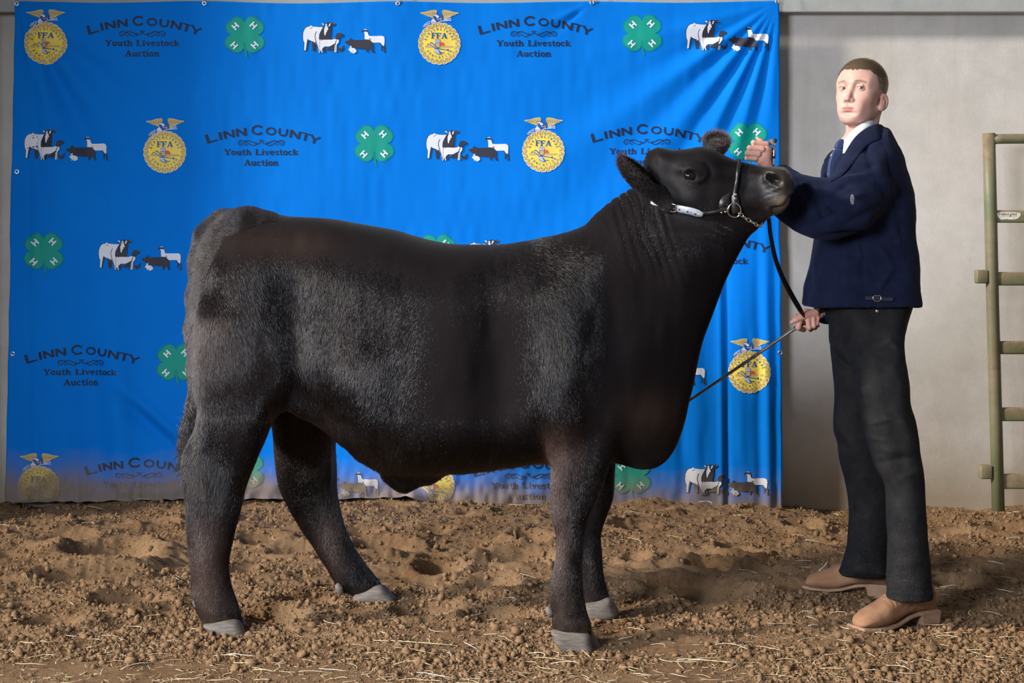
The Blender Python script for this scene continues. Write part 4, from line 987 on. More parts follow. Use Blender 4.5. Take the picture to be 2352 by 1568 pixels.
SLAB = {'Y': (1.0, [([(.16, .97), (.52, .45)], .24), ([(.86, .97), (.52, .45)], .13), ([(.5, .5), (.5, .03)], .24), sf(.17, .945, .36), sf(.85, .945, .32), sf(.5, .055, .46)]),
        'L': (.86, [([(.2, .97), (.2, .03)], .24), sf(.2, .945, .42), ([(.0, .055), (.82, .055)], S), ([(.79, .0), (.79, .32)], .10)]),
        'A': (1.02, [([(.16, .05), (.50, .98)], .12), ([(.50, .98), (.84, .05)], .25), ([(.28, .33), (.72, .33)], .1), sf(.14, .055, .34), sf(.84, .055, .38)]),
        'o': (.74, [(ring(.37, .36, .25, .29), .19)]), 'u': (.84, [([(.2, .68), (.2, .28)] + ring(.38, .25, .18, .17, 180, 330, 8), .19), ([(.62, .70), (.62, .02)], .22), sf(.12, .65, .2), sf(.55, .65, .22), sf(.72, .05, .22)]),
        't': (.56, [([(.26, .92), (.26, .22)] + ring(.40, .2, .14, .15, 180, 320, 6), .19), ([(.02, .64), (.52, .64)], .12)]),
        'h': (.86, [([(.2, .98), (.2, .03)], .22), ([(.2, .5)] + ring(.42, .45, .20, .20, 150, 0, 8) + [(.62, .03)], .2), sf(.14, .95, .22), sf(.2, .05, .36), sf(.64, .05, .34)]),
        'i': (.46, [([(.23, .68), (.23, .03)], .22), sf(.15, .65, .24), sf(.23, .05, .42), ([(.23, .82), (.23, 1.02)], .21)]),
        'v': (.78, [([(.16, .66), (.40, .04)], .22), ([(.64, .66), (.40, .04)], .11), sf(.15, .65, .34), sf(.64, .65, .28)]),
        'e': (.72, [(ring(.36, .36, .25, .29, 8, 322), .18), ([(.16, .385), (.60, .385)], .1)]),
        's': (.62, [([(.52, .56), (.42, .66), (.26, .66), (.15, .56), (.18, .43), (.32, .37), (.46, .31), (.49, .17), (.40, .06), (.22, .05), (.10, .15)], .155)]),
        'c': (.68, [(ring(.36, .36, .25, .29, 48, 318), .18), ([(.54, .52), (.54, .66)], .14)]),
        'k': (.86, [([(.2, .98), (.2, .03)], .22), ([(.26, .30), (.62, .64)], .11), ([(.36, .40), (.68, .05)], .2), sf(.14, .95, .22), sf(.2, .05, .34), sf(.62, .65, .28), sf(.70, .05, .30)]),
        'n': (.86, [([(.2, .68), (.2, .03)], .22), ([(.2, .5)] + ring(.42, .45, .20, .20, 150, 0, 8) + [(.62, .03)], .2), sf(.14, .65, .22), sf(.2, .05, .36), sf(.64, .05, .34)]),
        'F': (.86, [([(.2, .97), (.2, .03)], .25), ([(.02, .93), (.80, .93)], .13), ([(.76, .97), (.76, .68)], .11), ([(.2, .52), (.58, .52)], .12), ([(.57, .38), (.57, .66)], .1), sf(.22, .06, .46)]),
        'G': (.9, [(ring(.44, .5, .33, .42, 45, 330), .17), ([(.5, .42), (.84, .42)], .12), ([(.76, .42), (.76, .08)], .16)]), 'R': (.9, [([(.2, .97), (.2, .03)], .2), ([(.05, .93), (.5, .93), (.66, .84), (.66, .62), (.5, .5), (.2, .5)], .15), ([(.45, .5), (.8, .03)], .18), sf(.2, .05, .36)]),
        'I': (.44, [([(.22, .97), (.22, .03)], .2), sf(.22, .94, .38), sf(.22, .06, .38)]), 'C': (.9, [(ring(.45, .5, .34, .42, 42, 318), .17)]), 'U': (.95, [([(.2, .97), (.2, .35)] + ring(.475, .36, .275, .30, 180, 360, 8) + [(.75, .97)], .16), sf(.2, .94, .34), sf(.75, .94, .34)]),
        'T': (.86, [([(.43, .97), (.43, .03)], .2), ([(.03, .92), (.83, .92)], .14), sf(.43, .06, .36)]), 'E': (.82, [([(.2, .97), (.2, .03)], .2), ([(.04, .93), (.72, .93)], .13), ([(.04, .07), (.75, .07)], .13), ([(.2, .5), (.6, .5)], .12)]),
        'D': (.95, [([(.2, .97), (.2, .03)], .2), ([(.04, .93), (.45, .93), (.74, .75), (.78, .5), (.74, .25), (.45, .07), (.04, .07)], .15)]), 'O': (.95, [(ring(.475, .5, .35, .42), .17)]), 'N': (1.0, [([(.2, .97), (.2, .03)], .16), ([(.8, .97), (.8, .03)], .16), ([(.2, .95), (.8, .05)], .18), sf(.16, .94, .26), sf(.8, .94, .3), sf(.2, .06, .3)])}
def glyph(pr, G, x, y, sx, sy, mat, layer, warp=None):
    for P, w in G[1]:
        Q = []
        P2 = P
        for i in range(len(P2) - 1):    # resample so that warps bend strokes
            Q += [tuple(np.array(P2[i]) * (1 - t) + np.array(P2[i + 1]) * t) for t in ((0, .5) if len(P2) < 4 else (0,))]
        Q.append(P2[-1]); Q = [(x + a * sx, y - b * sy) for a, b in Q]
        if warp: Q = [warp(a, b) for a, b in Q]
        ww = w * (sx if abs(P[0][0] - P[-1][0]) < .02 and len(P) == 2 else (sy if len(P) == 2 and abs(P[0][1] - P[-1][1]) < .02 else (sx + sy) / 2))
        pr.line(Q, ww, mat, layer)
def text_line(pr, s, cx, y, width, h, mat, layer, font=SLAB, space=.55):
    adv = [font[c][0] if c != ' ' else space for c in s]; tot = sum(adv); sx = width / tot; x = cx - width / 2
    for c, a in zip(s, adv):
        if c != ' ': glyph(pr, font[c], x, y, sx, h, mat, layer)
        x += a * sx
def lettering():
    pr = Print()
    def warp(x, y):
        sl = 2 * .00136 * x * .92; base = .00136 * x * x; return (x + (y + 15.0) * -math.sin(math.atan(sl)) * 1.0, -25.4 + base + (y + 15.0) * math.cos(math.atan(sl)))
    # x position of each letter along the arch, width, height
    for ch, x0, x1, h in (('L', -124, -99, 21), ('I', -95.5, -87.5, 17.5), ('N', -84.5, -60, 17.5), ('N', -57, -33, 18), ('C', -22, 6, 22.5), ('O', 9.5, 34, 18.2), ('U', 37.5, 60, 18), ('N', 63.5, 88, 18), ('T', 88.5, 110, 18), ('Y', 108.5, 131, 18)):
        G = CAPS[ch]; glyph(pr, G, x0, -15.0, (x1 - x0) / G[0], h, 'ink', 0, warp)
    A = [(735, 455), (752, 437), (778, 452), (770, 480), (735, 487), (705, 462), (708, 422), (745, 400), (795, 408), (850, 430), (930, 478), (990, 497), (1030, 480), (1052, 455), (1035, 430), (1015, 437)]
    B = [(862, 492), (868, 472), (845, 492), (815, 462), (820, 425), (850, 405), (910, 405), (970, 430), (1030, 460), (1075, 465), (1115, 440), (1134, 408), (1120, 388), (1098, 396), (1100, 412)]
    for P in (A, B):
        q = [((x - 1140) / 8.4, (y / 8.4 + 25 - 85)) for x, y in P]
        pr.line(q, [.9, 1.6, 2.0, 1.6, .9], 'ink', 0, 4); pr.line([(-x, y) for x, y in q], [.9, 1.6, 2.0, 1.6, .9], 'ink', 0, 4)
    text_line(pr, 'Youth Livestock', 0, 21.0, 171, 13.6, 'ink', 0); text_line(pr, 'Auction', 0, 45.3, 80, 14, 'ink', 0)
    return pr
def emblem():
    pr = Print(); c = np.array([0.0, 14.0])
    n = 22
    for k in range(n):     # kernels round the cut ear of corn
        a = 2 * math.pi * (k + .5) / n; ca, sa = math.cos(a), math.sin(a)
        def loc(r, t): return (c[0] + ca * r - sa * t, c[1] + sa * r + ca * t)
        K = [loc(34, -4.4), loc(40, -5.8), loc(45.4, -6.4), loc(48.0, -4.4), loc(48.5, 0), loc(48.0, 4.4), loc(45.4, 6.4), loc(40, 5.8), loc(34, 4.4)]
        pr.poly(K, 'gold', 1, 2); pr.line(K[1:8], .6, 'white', 2, 2)
        pr.line([loc(36, -5.4), loc(45, -6.7)], 1.0, 'ink', 2)
        pr.line([loc(38.5, -2.6), loc(41.5, -2.6), loc(43.4, 0), loc(41.5, 2.6), loc(38.5, 2.6)], .95, 'brown', 3, 2); pr.line([loc(45.2, -2.5), loc(46.3, 1.5), loc(45.0, 5.0)], .8, 'brown', 3, 2)
    pr.disc(c, 36.5, 'yellow', 2, 48)
    for k in range(22):    # sun rays over the field
        a = math.radians(180 + 180 * (k + .5) / 22); d = 1.0 if 3 < k < 18 else .8
        s0 = (5.0, 18.5); e = (s0[0] + 30 * math.cos(a) * d, s0[1] + 30 * math.sin(a) * d)
        if math.hypot(e[0] - c[0], e[1] - c[1]) < 35: pr.line([(s0[0] + 8 * math.cos(a), s0[1] + 8 * math.sin(a)), e], [.3, 1.5], 'ray' if k % 2 else 'gold', 3)
    pr.poly([(-33, 19), (33, 19), (32, 24), (-32, 24)], 'tan', 3)
    for k in range(10): a = math.radians(20 + 14 * k); pr.line([(-2 + 8 * math.cos(a), 22 + 6 * math.sin(a)), (-2 + 28 * math.cos(a), 21 + 22 * math.sin(a))], [.4, 1.0], 'gold', 3)
    a = np.radians(np.linspace(180, 360, 12)); pr.poly([(5 + 8 * math.cos(t), 19 + 8.5 * math.sin(t)) for t in a], 'red', 4)
    # owl and plough
    pr.poly([(-9.2, 4), (-6, 5), (-3.5, 4.6), (-1, 5), (1.8, 4), (2.2, 9), (1.2, 12), (2.6, 15), (2.0, 22), (-1, 24), (-6, 24), (-9.4, 22), (-10, 15), (-8.6, 12), (-9.6, 9)], 'blue', 5)
    pr.poly([(-8.2, 5.6), (-3.7, 6.3), (1.0, 5.6), (1.2, 9), (0, 12), (-7.4, 12), (-8.6, 9)], 'white', 6); pr.disc((-5.8, 8.4), 1.3, 'blue', 7, 10); pr.disc((-1.6, 8.4), 1.3, 'blue', 7, 10); pr.line([(-3.7, 9), (-3.7, 11)], 1.0, 'blue', 7)
    pr.poly([(-8.4, 13.4), (1.2, 13.4), (1.2, 21), (-1, 22.6), (-6, 22.6), (-8.4, 21)], 'tan', 6)
    pr.line([(-28, 18.5), (-26, 15.5), (-23, 16), (-12, 24), (-6, 29)], 1.7, 'blue', 6, 3); pr.line([(-21, 14.5), (-19, 12), (-16.5, 13), (-8, 21), (-4, 27)], 1.7, 'blue', 6, 3); pr.line([(-24.5, 16.3), (-12, 25)], .7, 'white', 7)
    pr.line([(-8, 25), (3, 26.5), (19, 29)], [3.0, 1.8, 1.4], 'blue', 6); pr.poly([(17, 29), (20, 25.5), (22, 29), (20.5, 32)], 'blue', 6)
    pr.poly([(-11, 28), (-6, 27), (0, 30), (4, 36), (2, 38.5), (-4, 37.5), (-9, 33)], 'steel', 7, 3); pr.poly([(-3, 28), (0, 30), (4, 36), (2, 38)], 'blue', 8); pr.line([(-11, 33), (-3, 38.5), (6, 38.5)], 1.2, 'blue', 8); pr.line([(3, 35), (12, 35.5)], 1.6, 'blue', 7)
    text_line(pr, 'FFA', 0, 2.6, 36.5, 13.2, 'blue', 6)
    def arc_text(s, r, a_mid, span, h, up):
        m = len(s)
        for i, ch in enumerate(s):
            a = math.radians(a_mid + span * (i / (m - 1) - .5)); G = SLAB[ch]; w = 4.6 * G[0] / .9
            def wp(x, y):
                # local x along the tangent, y up from the baseline
                if up: rr = r - y; ca, sa = math.cos(a), math.sin(a); return (c[0] + ca * rr - sa * x, c[1] + sa * rr + ca * x)
                rr = r + y; ca, sa = math.cos(a), math.sin(a); return (c[0] + ca * rr + sa * x, c[1] + sa * rr - ca * x)
            glyph(pr, G, -w / 2, 0, w / G[0], h, 'blue', 6, wp)
    arc_text('AGRICULTURAL', 30.4, 270, 148, 5.4, True); arc_text('EDUCATION', 34.2, 90, -112, 5.2, False)
    # eagle
    wing = [(-8, -52), (-6, -60), (-10, -63), (-20, -62), (-33, -58), (-44.5, -56), (-43, -54.8), (-36, -53), (-37, -51.8), (-29, -50), (-30, -48.6), (-22, -47.5), (-22, -46), (-17, -45), (-16, -42), (-12, -40), (-9, -44)]
    for s in (-1, 1):
        q = [(-s * x + (1 if s < 0 else 0), y) for x, y in wing]; pr.poly(q if s > 0 else q, 'tan', 1); pr.line(q[1:7], .9, 'gold', 2)
        for k in range(6): pr.line([(-s * (-10 - 4.4 * k), -58 + .4 * k), (-s * (-12 - 5.4 * k), -49 - .7 * k)], .6, 'brown', 2)
        for k in range(7): pr.line([(-s * (-12 - 4.2 * k), -48 - .8 * k), (-s * (-14 - 4.0 * k), -46.5 - 1.0 * k)], .7, 'ray', 2)
    pr.poly([(-14, -53), (-10, -54.5), (-2, -52), (6, -53), (10, -48), (8, -42), (2, -38), (-6, -36), (-10, -40), (-14, -46)], 'blue', 2, 2)
    pr.poly([(-14, -51), (-11, -53), (-5, -51.5), (-1, -48.5), (-2, -45.5), (-6, -45.5), (-8, -48.5)], 'white', 3, 2); pr.disc((-8.8, -50.6), .7, 'black', 4, 8)
    pr.poly([(-14.5, -51.3), (-11.5, -52.3), (-12.5, -49)], 'gold', 4); pr.line([(3, -45), (4.5, -41), (2, -37)], 1.8, 'tan', 3); pr.line([(-6, -43), (-2, -41.5), (2, -43)], .8, 'white', 3)
    pr.line([(-8, -32), (2, -37.5), (28, -39)], 1.6, 'steel', 3)
    for y in (-48, -44.5, -41.5, -39): pr.line([(8, -38.5), (18, (-39 + y) / 2 - .5), (26, y)], 1.2, 'steel', 3)
    for (x, y) in ((26, -48), (28, -43.5), (29, -39.5)): pr.poly([(x, y), (x - 4, y - .2), (x - 3.2, y + 2)], 'white', 4)
    pr.poly([(-20, -37), (-12, -43.5), (-8, -39), (-5.5, -36.5), (-10, -31.5), (-16, -30.5)], 'white', 4, 2); pr.poly([(-13.5, -43.8), (-10, -43.5), (-5, -38), (-6.5, -35.5)], 'blue', 5)
    for k in range(4): pr.line([(-19.5 + 2.6 * k, -37.2 + 1.7 * k - 2.2 * k * .6), (-15.6 + 2.4 * k, -31.4 - .6 * k)], .9, 'red', 5)
    for k, (x, y) in enumerate([(-36, -25.5), (-33.5, -29), (-30.5, -31.5), (-33, -25), (-30, -28.5), (-27, -33.5), (-26.5, -29.5), (-23.5, -36), (-22.6, -32)]): pr.disc((x, y), 2.0, 'steel' if k % 3 else 'tan', 3, 9, 1.5)
    return pr
def livestock():
    pr = Print(); L = lambda pts: [((x - 1180) / 11.2, (y - 594) / 11.2) for x, y in pts]
    sheep = [(1700, 440), (1790, 425), (1815, 520), (1840, 540), (2000, 540), (2160, 535), (2215, 565), (2228, 640), (2220, 760), (2205, 795), (2165, 770), (2120, 705), (1930, 708), (1715, 620), (1712, 470)]
    pr.poly(L([(2100, 690), (2180, 790), (2165, 915), (2130, 915), (2140, 800)]), 'black', 1); pr.poly(L([(2195, 790), (2240, 790), (2250, 960), (2205, 970), (2210, 880)]), 'black', 1)
    pr.poly(L(sheep), 'white', 2); pr.line(L(sheep[2:8]), .7, 'white', 2); pr.poly(L([(1625, 430), (1660, 370), (1720, 365), (1800, 415), (1790, 430), (1690, 425), (1660, 445)]), 'black', 3); pr.line(L([(1690, 372), (1730, 362), (1765, 380)]), 1.3, 'white', 4)
    pr.poly(L([(1680, 445), (1700, 425), (1790, 428), (1760, 450)]), 'white', 4)
    pig = [(1195, 680), (1230, 665), (1320, 640), (1325, 600), (1355, 580), (1375, 600), (1380, 630), (1500, 635), (1640, 632), (1740, 620), (1840, 630), (1900, 690), (1928, 760), (1925, 860), (1950, 960), (1905, 970), (1880, 900), (1840, 860), (1800, 890), (1785, 960), (1755, 955), (1745, 860), (1660, 870), (1480, 850), (1400, 850), (1300, 770), (1215, 710)]
    pr.poly(L(pig), 'black', 5); pr.line(L([(1845, 640), (1865, 615), (1840, 600), (1825, 618)]), 1.0, 'black', 5, 3)
    rab = [(1300, 870), (1320, 840), (1335, 830), (1325, 795), (1340, 790), (1352, 825), (1362, 780), (1375, 785), (1372, 840), (1440, 845), (1490, 880), (1502, 940), (1440, 980), (1400, 978), (1385, 945), (1350, 975), (1342, 965), (1360, 945), (1320, 910), (1290, 880)]
    pr.poly(L(rab), 'white', 6); pr.disc(L([(1332, 860)])[0], .7, 'black', 7, 8); pr.line(L([(1400, 950), (1410, 900), (1450, 890)]), .6, 'steel', 7, 3)
    cow = [(310, 250), (380, 285), (500, 298), (640, 300), (850, 300), (830, 420), (820, 620), (560, 640), (555, 900), (548, 960), (530, 960), (480, 770), (440, 690), (380, 670), (270, 630), (230, 640), (215, 720), (205, 900), (150, 900), (160, 700), (130, 640), (122, 540), (130, 430), (170, 340), (230, 290), (290, 285)]
    dk = [(300, 238), (390, 282), (500, 292), (620, 292), (850, 292), (845, 430), (832, 620), (560, 640), (560, 960), (590, 965), (600, 640), (455, 690), (445, 915), (370, 915), (350, 680), (290, 650), (255, 700), (215, 915), (140, 915), (150, 690), (115, 640), (110, 540), (118, 420), (160, 330), (220, 280), (285, 275)]
    pr.poly(L(dk), 'black', 0); pr.poly(L(cow), 'white', 1)
    pr.poly(L([(350, 690), (450, 690), (440, 915), (370, 915)]), 'black', 2); pr.poly(L([(240, 600), (285, 640), (250, 720), (215, 905), (190, 905), (215, 720)]), 'black', 2); pr.poly(L([(390, 685), (415, 685), (410, 702), (395, 700)]), 'white', 3)
    pr.poly(L([(640, 295), (860, 270), (850, 420), (820, 620), (800, 640), (560, 640), (530, 600), (540, 480), (590, 380)]), 'black', 3)
    pr.line(L([(470, 410), (435, 480), (430, 570), (470, 720), (545, 950)]), 1.2, 'black', 3, 3); pr.line(L([(370, 300), (330, 320), (305, 345)]), .8, 'black', 3, 3)
    pr.poly(L([(690, 215), (740, 190), (780, 172), (830, 195), (860, 200), (870, 250), (830, 330), (760, 420), (680, 330), (680, 250)]), 'black', 4); pr.poly(L([(590, 200), (650, 180), (690, 220), (680, 265), (620, 235)]), 'black', 4); pr.poly(L([(840, 215), (900, 180), (960, 190), (945, 250), (890, 272), (845, 255)]), 'black', 4)
    pr.poly(L([(595, 205), (640, 200), (672, 240), (640, 245)]), 'white', 5); pr.poly(L([(915, 205), (950, 205), (935, 222)]), 'steel', 5)
    pr.poly(L([(700, 220), (735, 215), (745, 280), (770, 330), (768, 385), (735, 375), (745, 430), (720, 430), (700, 510), (682, 520), (668, 470), (665, 360), (690, 300)]), 'white', 6); pr.poly(L([(800, 205), (835, 215), (810, 280), (775, 290), (790, 240)]), 'white', 6); pr.disc(L([(714, 265)])[0], .9, 'black', 7, 8)
    goat = [(565, 640), (590, 610), (600, 625), (585, 650), (640, 625), (880, 625), (940, 600), (1045, 625), (1045, 690), (990, 760), (985, 930), (990, 945), (970, 945), (965, 780), (955, 780), (958, 950), (930, 950), (940, 800), (950, 720), (860, 770), (800, 800), (680, 800), (620, 850), (615, 900), (630, 955), (605, 960), (590, 900), (580, 880), (555, 960), (535, 960), (560, 860), (555, 720)]
    pr.poly(L([(710, 880), (790, 820), (960, 680), (950, 860), (900, 890), (830, 885), (740, 900)]), 'black', 4); pr.line(L([(830, 880), (812, 945)]), .7, 'black', 4); pr.line(L([(870, 890), (895, 965)]), .7, 'black', 4); pr.poly(L([(640, 850), (700, 820), (690, 950), (650, 945)]), 'black', 4)
    pr.line(L(goat), 1.3, 'black', 5, 0, True); pr.poly(L(goat), 'white', 6); pr.line(L([(990, 640), (965, 680), (955, 760)]), 1.6, 'black', 7)
    pr.poly(L([(950, 600), (985, 470), (1040, 450), (1120, 460), (1155, 500), (1145, 540), (1105, 545), (1095, 575), (1065, 560), (1050, 620), (980, 622)]), 'black', 8)
    pr.poly(L([(1015, 820), (1050, 840), (1110, 850), (1150, 790), (1180, 775), (1175, 830), (1160, 890), (1110, 930), (1060, 920), (1030, 880)]), 'black', 4, 2); pr.line(L([(1070, 925), (1075, 965)]), .6, 'black', 4)
    return pr
def clover():
    """soft-edged leaf shape plus four white letters"""
    th = np.linspace(0, 2 * math.pi, 97)[:-1]
    deg = np.degrees(th) % 360
    r = np.zeros_like(th)
    for k, (cx, cy) in enumerate(((25.5, -28), (-24.0, -27), (-26, 22), (27, 22))):   # four heart-shaped leaves
        for (ex, ey, rr) in ((cx * .70, cy * 1.02, 17.5), (cx * 1.08, cy * .70, 17.5)):
            b = ex * np.cos(th) + ey * np.sin(th); disc = b * b - (ex * ex + ey * ey - rr * rr); r = np.maximum(r, np.where(disc > 0, b + np.sqrt(np.maximum(disc, 0)), 0))
    r = np.maximum(r, 14)
    rings = [0, .08, .16, .24, .32, .4, .48, .56, .64, .72, .78, .84, .89, .93, .98, 1.04]; al = [1] * 13 + [.9, .45, 0]
    return th, r, rings, al
def place_clover(ox, oy):
    th, r, rings, al = clover(); V = []; A = []; T = []
    n = len(th)
    for f, a in zip(rings, al):
        for k in range(n): V.append((ox + f * r[k] * math.cos(th[k]), oy + f * r[k] * math.sin(th[k]))); A.append(a)
    for i in range(len(rings) - 1):
        for k in range(n): l = (k + 1) % n; T.append((i * n + k, (i + 1) * n + k, (i + 1) * n + l, i * n + l))
    # stem
    b = len(V)
    for i in range(7):
        t = i / 6
        for s, a in ((-1.6, 0), (-.9, .8), (.9, .8), (1.6, 0)): V.append((ox + 1 + 4.5 * t * t + s * (2.4 - .6 * t), oy + 18 + 33 * t)); A.append(a * (1 if i < 6 else .3))
    for i in range(6):
        for k in range(3): T.append((b + i * 4 + k, b + i * 4 + k + 1, b + i * 4 + 5 + k, b + i * 4 + 4 + k))
    V = np.array(V); T = np.array(T); hem = 1150 if ox < 1100 else 1158
    ok = (V[:, 1] < hem)[T].all(1); T = T[ok]
    me = mesh_np('clover', bpt(V[:, 0], V[:, 1], .0034), T); float_attr(me, 'edge', np.array(A)); o = link('clover', me, GREEN, banner); tag(o, 'soft-edged green four-leaf clover print')
    for (cx, cy, a) in ((-20.5, -22.0, -45), (20.5, -24.0, 45), (-23.5, 22.0, 45), (23.5, 21.0, -45)):
        ca, sa = math.cos(math.radians(a)), math.sin(math.radians(a)); pr = Print()
        q = lambda x, y: (cx + ca * x - sa * y, cy + sa * x + ca * y)
        s = 4.6
        pr.line([q(-s, -7.2), q(-s, 7.2)], 3.5, 'white', 4); pr.line([q(s, -7.2), q(s, 7.2)], 3.5, 'white', 4); pr.line([q(-s, 0), q(s, 0)], 3.3, 'white', 4)
        h = pr.build('letter', ox, oy)
        if h: tag(h, 'white letter H on one leaf'); h.parent = o; h.matrix_parent_inverse = o.matrix_parent_inverse.copy() @ Matrix.Identity(4); h.matrix_parent_inverse = Matrix.Identity(4)
PR_T, PR_E, PR_L = lettering(), emblem(), livestock()
for x, y in ((328, 85), (1226, 85), (600, 335), (1485, 333), (185, 840), (320, 1098), (1633, 585), (1213, 1100)):
    o = PR_T.build('lettering', x, y)
    if o: tag(o, 'dark navy arched lettering with a scroll line')
for x, y in ((105, 85), (1009, 86), (379, 335), (1248, 333), (1721, 840), (90, 1104), (996, 1100)):
    o = PR_E.build('emblem', x, y)
    if o: tag(o, 'round gold corn-shaped emblem with an eagle on top')
for x, y in ((790, 88), (1670, 84), (151, 335), (1074, 336), (322, 587), (1165, 587), (1525, 850), (775, 1105), (1668, 1103)):
    o = PR_L.build('livestock_print', x, y)
    if o: tag(o, 'black and white print of a steer, goat, pig, lamb, hen and rabbit')
for x, y in ((561, 82), (1474, 79), (859, 332), (1717, 327), (100, 579), (1002, 583), (404, 834), (560, 1082), (1448, 1093)): place_clover(x, y)

# grommets along the hem, and the ties that hold the top edge
brass = NT('grommet_metal'); brass.set((.55, .54, .50), .3, 1.0); BRASS = brass.m
tie_mat = simple('tie_white', (.55, .55, .55), .5)
def grommet(px, py, tie=None):
    c = Vector(bpt(np.array(px), np.array(py), .003)); V = []; Fc = []
    pts = [(c.x + .0085 * math.cos(a), c.y, c.z + .0085 * math.sin(a)) for a in np.linspace(0, 2 * math.pi, 18)[:-1]]
    V, Fc = tube(pts, .0032, 8, ((0, 1, 0), .6), True); g = link('grommet', mesh_py('grommet', V, Fc), BRASS, banner)
    if tie:
        p = [(c.x, c.y + .004, c.z), (c.x + tie[0] * .3 * BY / F, c.y - .006, c.z + .008), (c.x + tie[0] * BY / F, c.y + .0, c.z + .03), (c.x + tie[0] * 1.5 * BY / F, c.y + .005, c.z + .06)]
        V, Fc = tube(catmull(p, 4, False), .0022, 6); link('tie', mesh_py('tie', V, Fc), tie_mat, banner)
for px, py, t in ((38, 8, (-12, 0)), (470, 8, (-9, 0)), (914, 8, (1, 0)), (1360, 6, (9, 0)), (1785, 5, (7, 0))): grommet(px, py, t)
for px, py in ((38, 394), (29, 812), (1789, 394), (1792, 810)): grommet(px, py)

# ------------------------------------------------------------------ livestock panel at the right
def fence():
    FY = 7.28
    fr = empty('fence_panel', W3(2284, 1172, FY), 'faded green and tan pipe livestock panel by the wall at the right', 'fence')
    t = NT('worn_green_paint'); sep = t.new('ShaderNodeSeparateXYZ'); t.l.new(t.pos(), sep.inputs[0])
    base = t.ramp(t.noise(5, 5, .6), [(.3, (.105, .120, .055)), (.7, (.165, .165, .085))])
    tan = t.ramp(t.noise(30, 6, .65), [(.3, (.165, .120, .068)), (.7, (.255, .195, .120))])
    nz = t.new('ShaderNodeNewGeometry'); sn = t.new('ShaderNodeSeparateXYZ'); t.l.new(nz.outputs['Normal'], sn.inputs[0])
    up = t.math('ADD', t.math('MULTIPLY', sn.outputs[2], .55), t.math('SUBTRACT', t.noise(6, 6, .7), t.math('MULTIPLY', sep.outputs[2], .16)))
    c = t.mix(t.ramp(up, [(.22, (0, 0, 0)), (.52, (1, 1, 1))]), base, tan)
    c = t.mix(t.ramp(t.noise(70, 6, .7), [(.62, (0, 0, 0)), (.72, (.8, .8, .8))]), c, (.12, .07, .04))
    t.set(c, .5, spec=.45); t.bump(t.noise(180, 6, .7), .15, .002); PM_ = t.m
    def w(px, py, dy=0): return Vector(W3(px, py, FY + dy))
    r = 14.5 * FY / F
    V, Fc = tube([w(2271, 306), w(2275, 470), w(2280, 700), (w(2287, 950)), w(2293, 1172)], r, 20); link('post', mesh_py('post', V, Fc), PM_, fr)
    V, Fc = tube([w(2274, 320), w(2300, 319), w(2420, 318), w(2560, 317)], 11.5 * FY / F, 18); link('top_rail', mesh_py('top_rail', V, Fc), PM_, fr)
    for k, (py, hh) in enumerate(((497, 29), (640, 31), (798, 30), (951, 31), (1105, 34))):
        x0 = 2280 + (py - 320) * .0165
        V, Fc = box((w((x0 + 2560) / 2, py)), ((2560 - x0) * FY / F, .034, hh * FY / F), None, .009); rl = link('rail', mesh_py('rail', V, Fc), PM_, fr)
        V, Fc = tube([w(x0 + 6, py - hh * .46, -.018), w(x0 + 4, py, -.021), w(x0 + 6, py + hh * .46, -.018)], .0035, 6); link('weld', mesh_py('weld', V, Fc), PM_, rl)
        if k == 0:
            st_t = NT('old_sticker'); st_t.set(st_t.ramp(st_t.noise(60, 6, .7), [(.4, (.62, .56, .42)), (.56, (.78, .74, .62)), (.7, (.5, .38, .22))]), .7)
            P = catmull([(2292, 489), (2318, 487), (2342, 489), (2343, 496), (2336, 502), (2324, 504), (2310, 503), (2300, 504), (2293, 498)], 3); pts = [w(a, b, -.0178) for a, b in P]; pts2 = [p + Vector((0, .0008, 0)) for p in pts]; n = len(P)
            Fq = [tuple(range(n)), tuple(range(n, 2 * n))[::-1]] + [(i, (i + 1) % n, n + (i + 1) % n, n + i) for i in range(n)]
            sk = link('sticker', mesh_py('sticker', pts + pts2, Fq), st_t.m, rl, False); tag(sk, 'torn cream maker sticker with worn lettering')
            ink = simple('sticker_ink', (.10, .075, .05), .7); parts = []
            X = dict(P=[[(0, 0), (0, 1), (.6, 1), (.7, .8), (.6, .5), (0, .5)]], O=[ring(.4, .5, .38, .5, n=10)], W=[[(0, 1), (.25, 0), (.5, .8), (.75, 0), (1, 1)]], D=[[(0, 0), (0, 1), (.5, 1), (.7, .5), (.5, 0), (0, 0)]], E=[[(.6, 1), (0, 1), (0, 0), (.6, 0)], [(0, .5), (.5, .5)]], R=[[(0, 0), (0, 1), (.6, 1), (.7, .8), (.6, .5), (0, .5)], [(.3, .5), (.7, 0)]], I=[[(.1, 0), (.1, 1)]], V=[[(0, 1), (.35, 0), (.7, 1)]])
            x = 2295.0
            for ch in 'POWDER RIVER':
                if ch == ' ': x += 2.2; continue
                for S_ in X[ch]:
                    v, f = tube([w(x + a * 3.1, 494.4 - b * 4.6, -.0182) for a, b in S_], .0007, 4); parts.append((v, f))
                x += {'I': 1.6, 'W': 4.4}.get(ch, 3.7)
            v, f = tube([w(2297, 497.5, -.0182), w(2338, 497.0, -.0182)], .0005, 4); parts.append((v, f)); v, f = box(w(2320, 495.5, -.0182), (.004, .001, .006)); parts.append((v, f))
            V, Fc = join(parts); link('sticker_print', mesh_py('sticker_print', V, Fc), ink, rl, False)
    for px, py in ((2254, 635), (2263, 1083)):
        V, Fc = box(w(px, py), (27 * FY / F, .05, 31 * FY / F), None, .006); link('hinge_lug', mesh_py('hinge_lug', V, Fc), PM_, fr)
fence()
# ------------------------------------------------------------------ the young man
person = empty('person', W3(2030, 1430, 5.25), 'young man in navy jacket, white collar and black jeans, holding the steer lead', 'person')
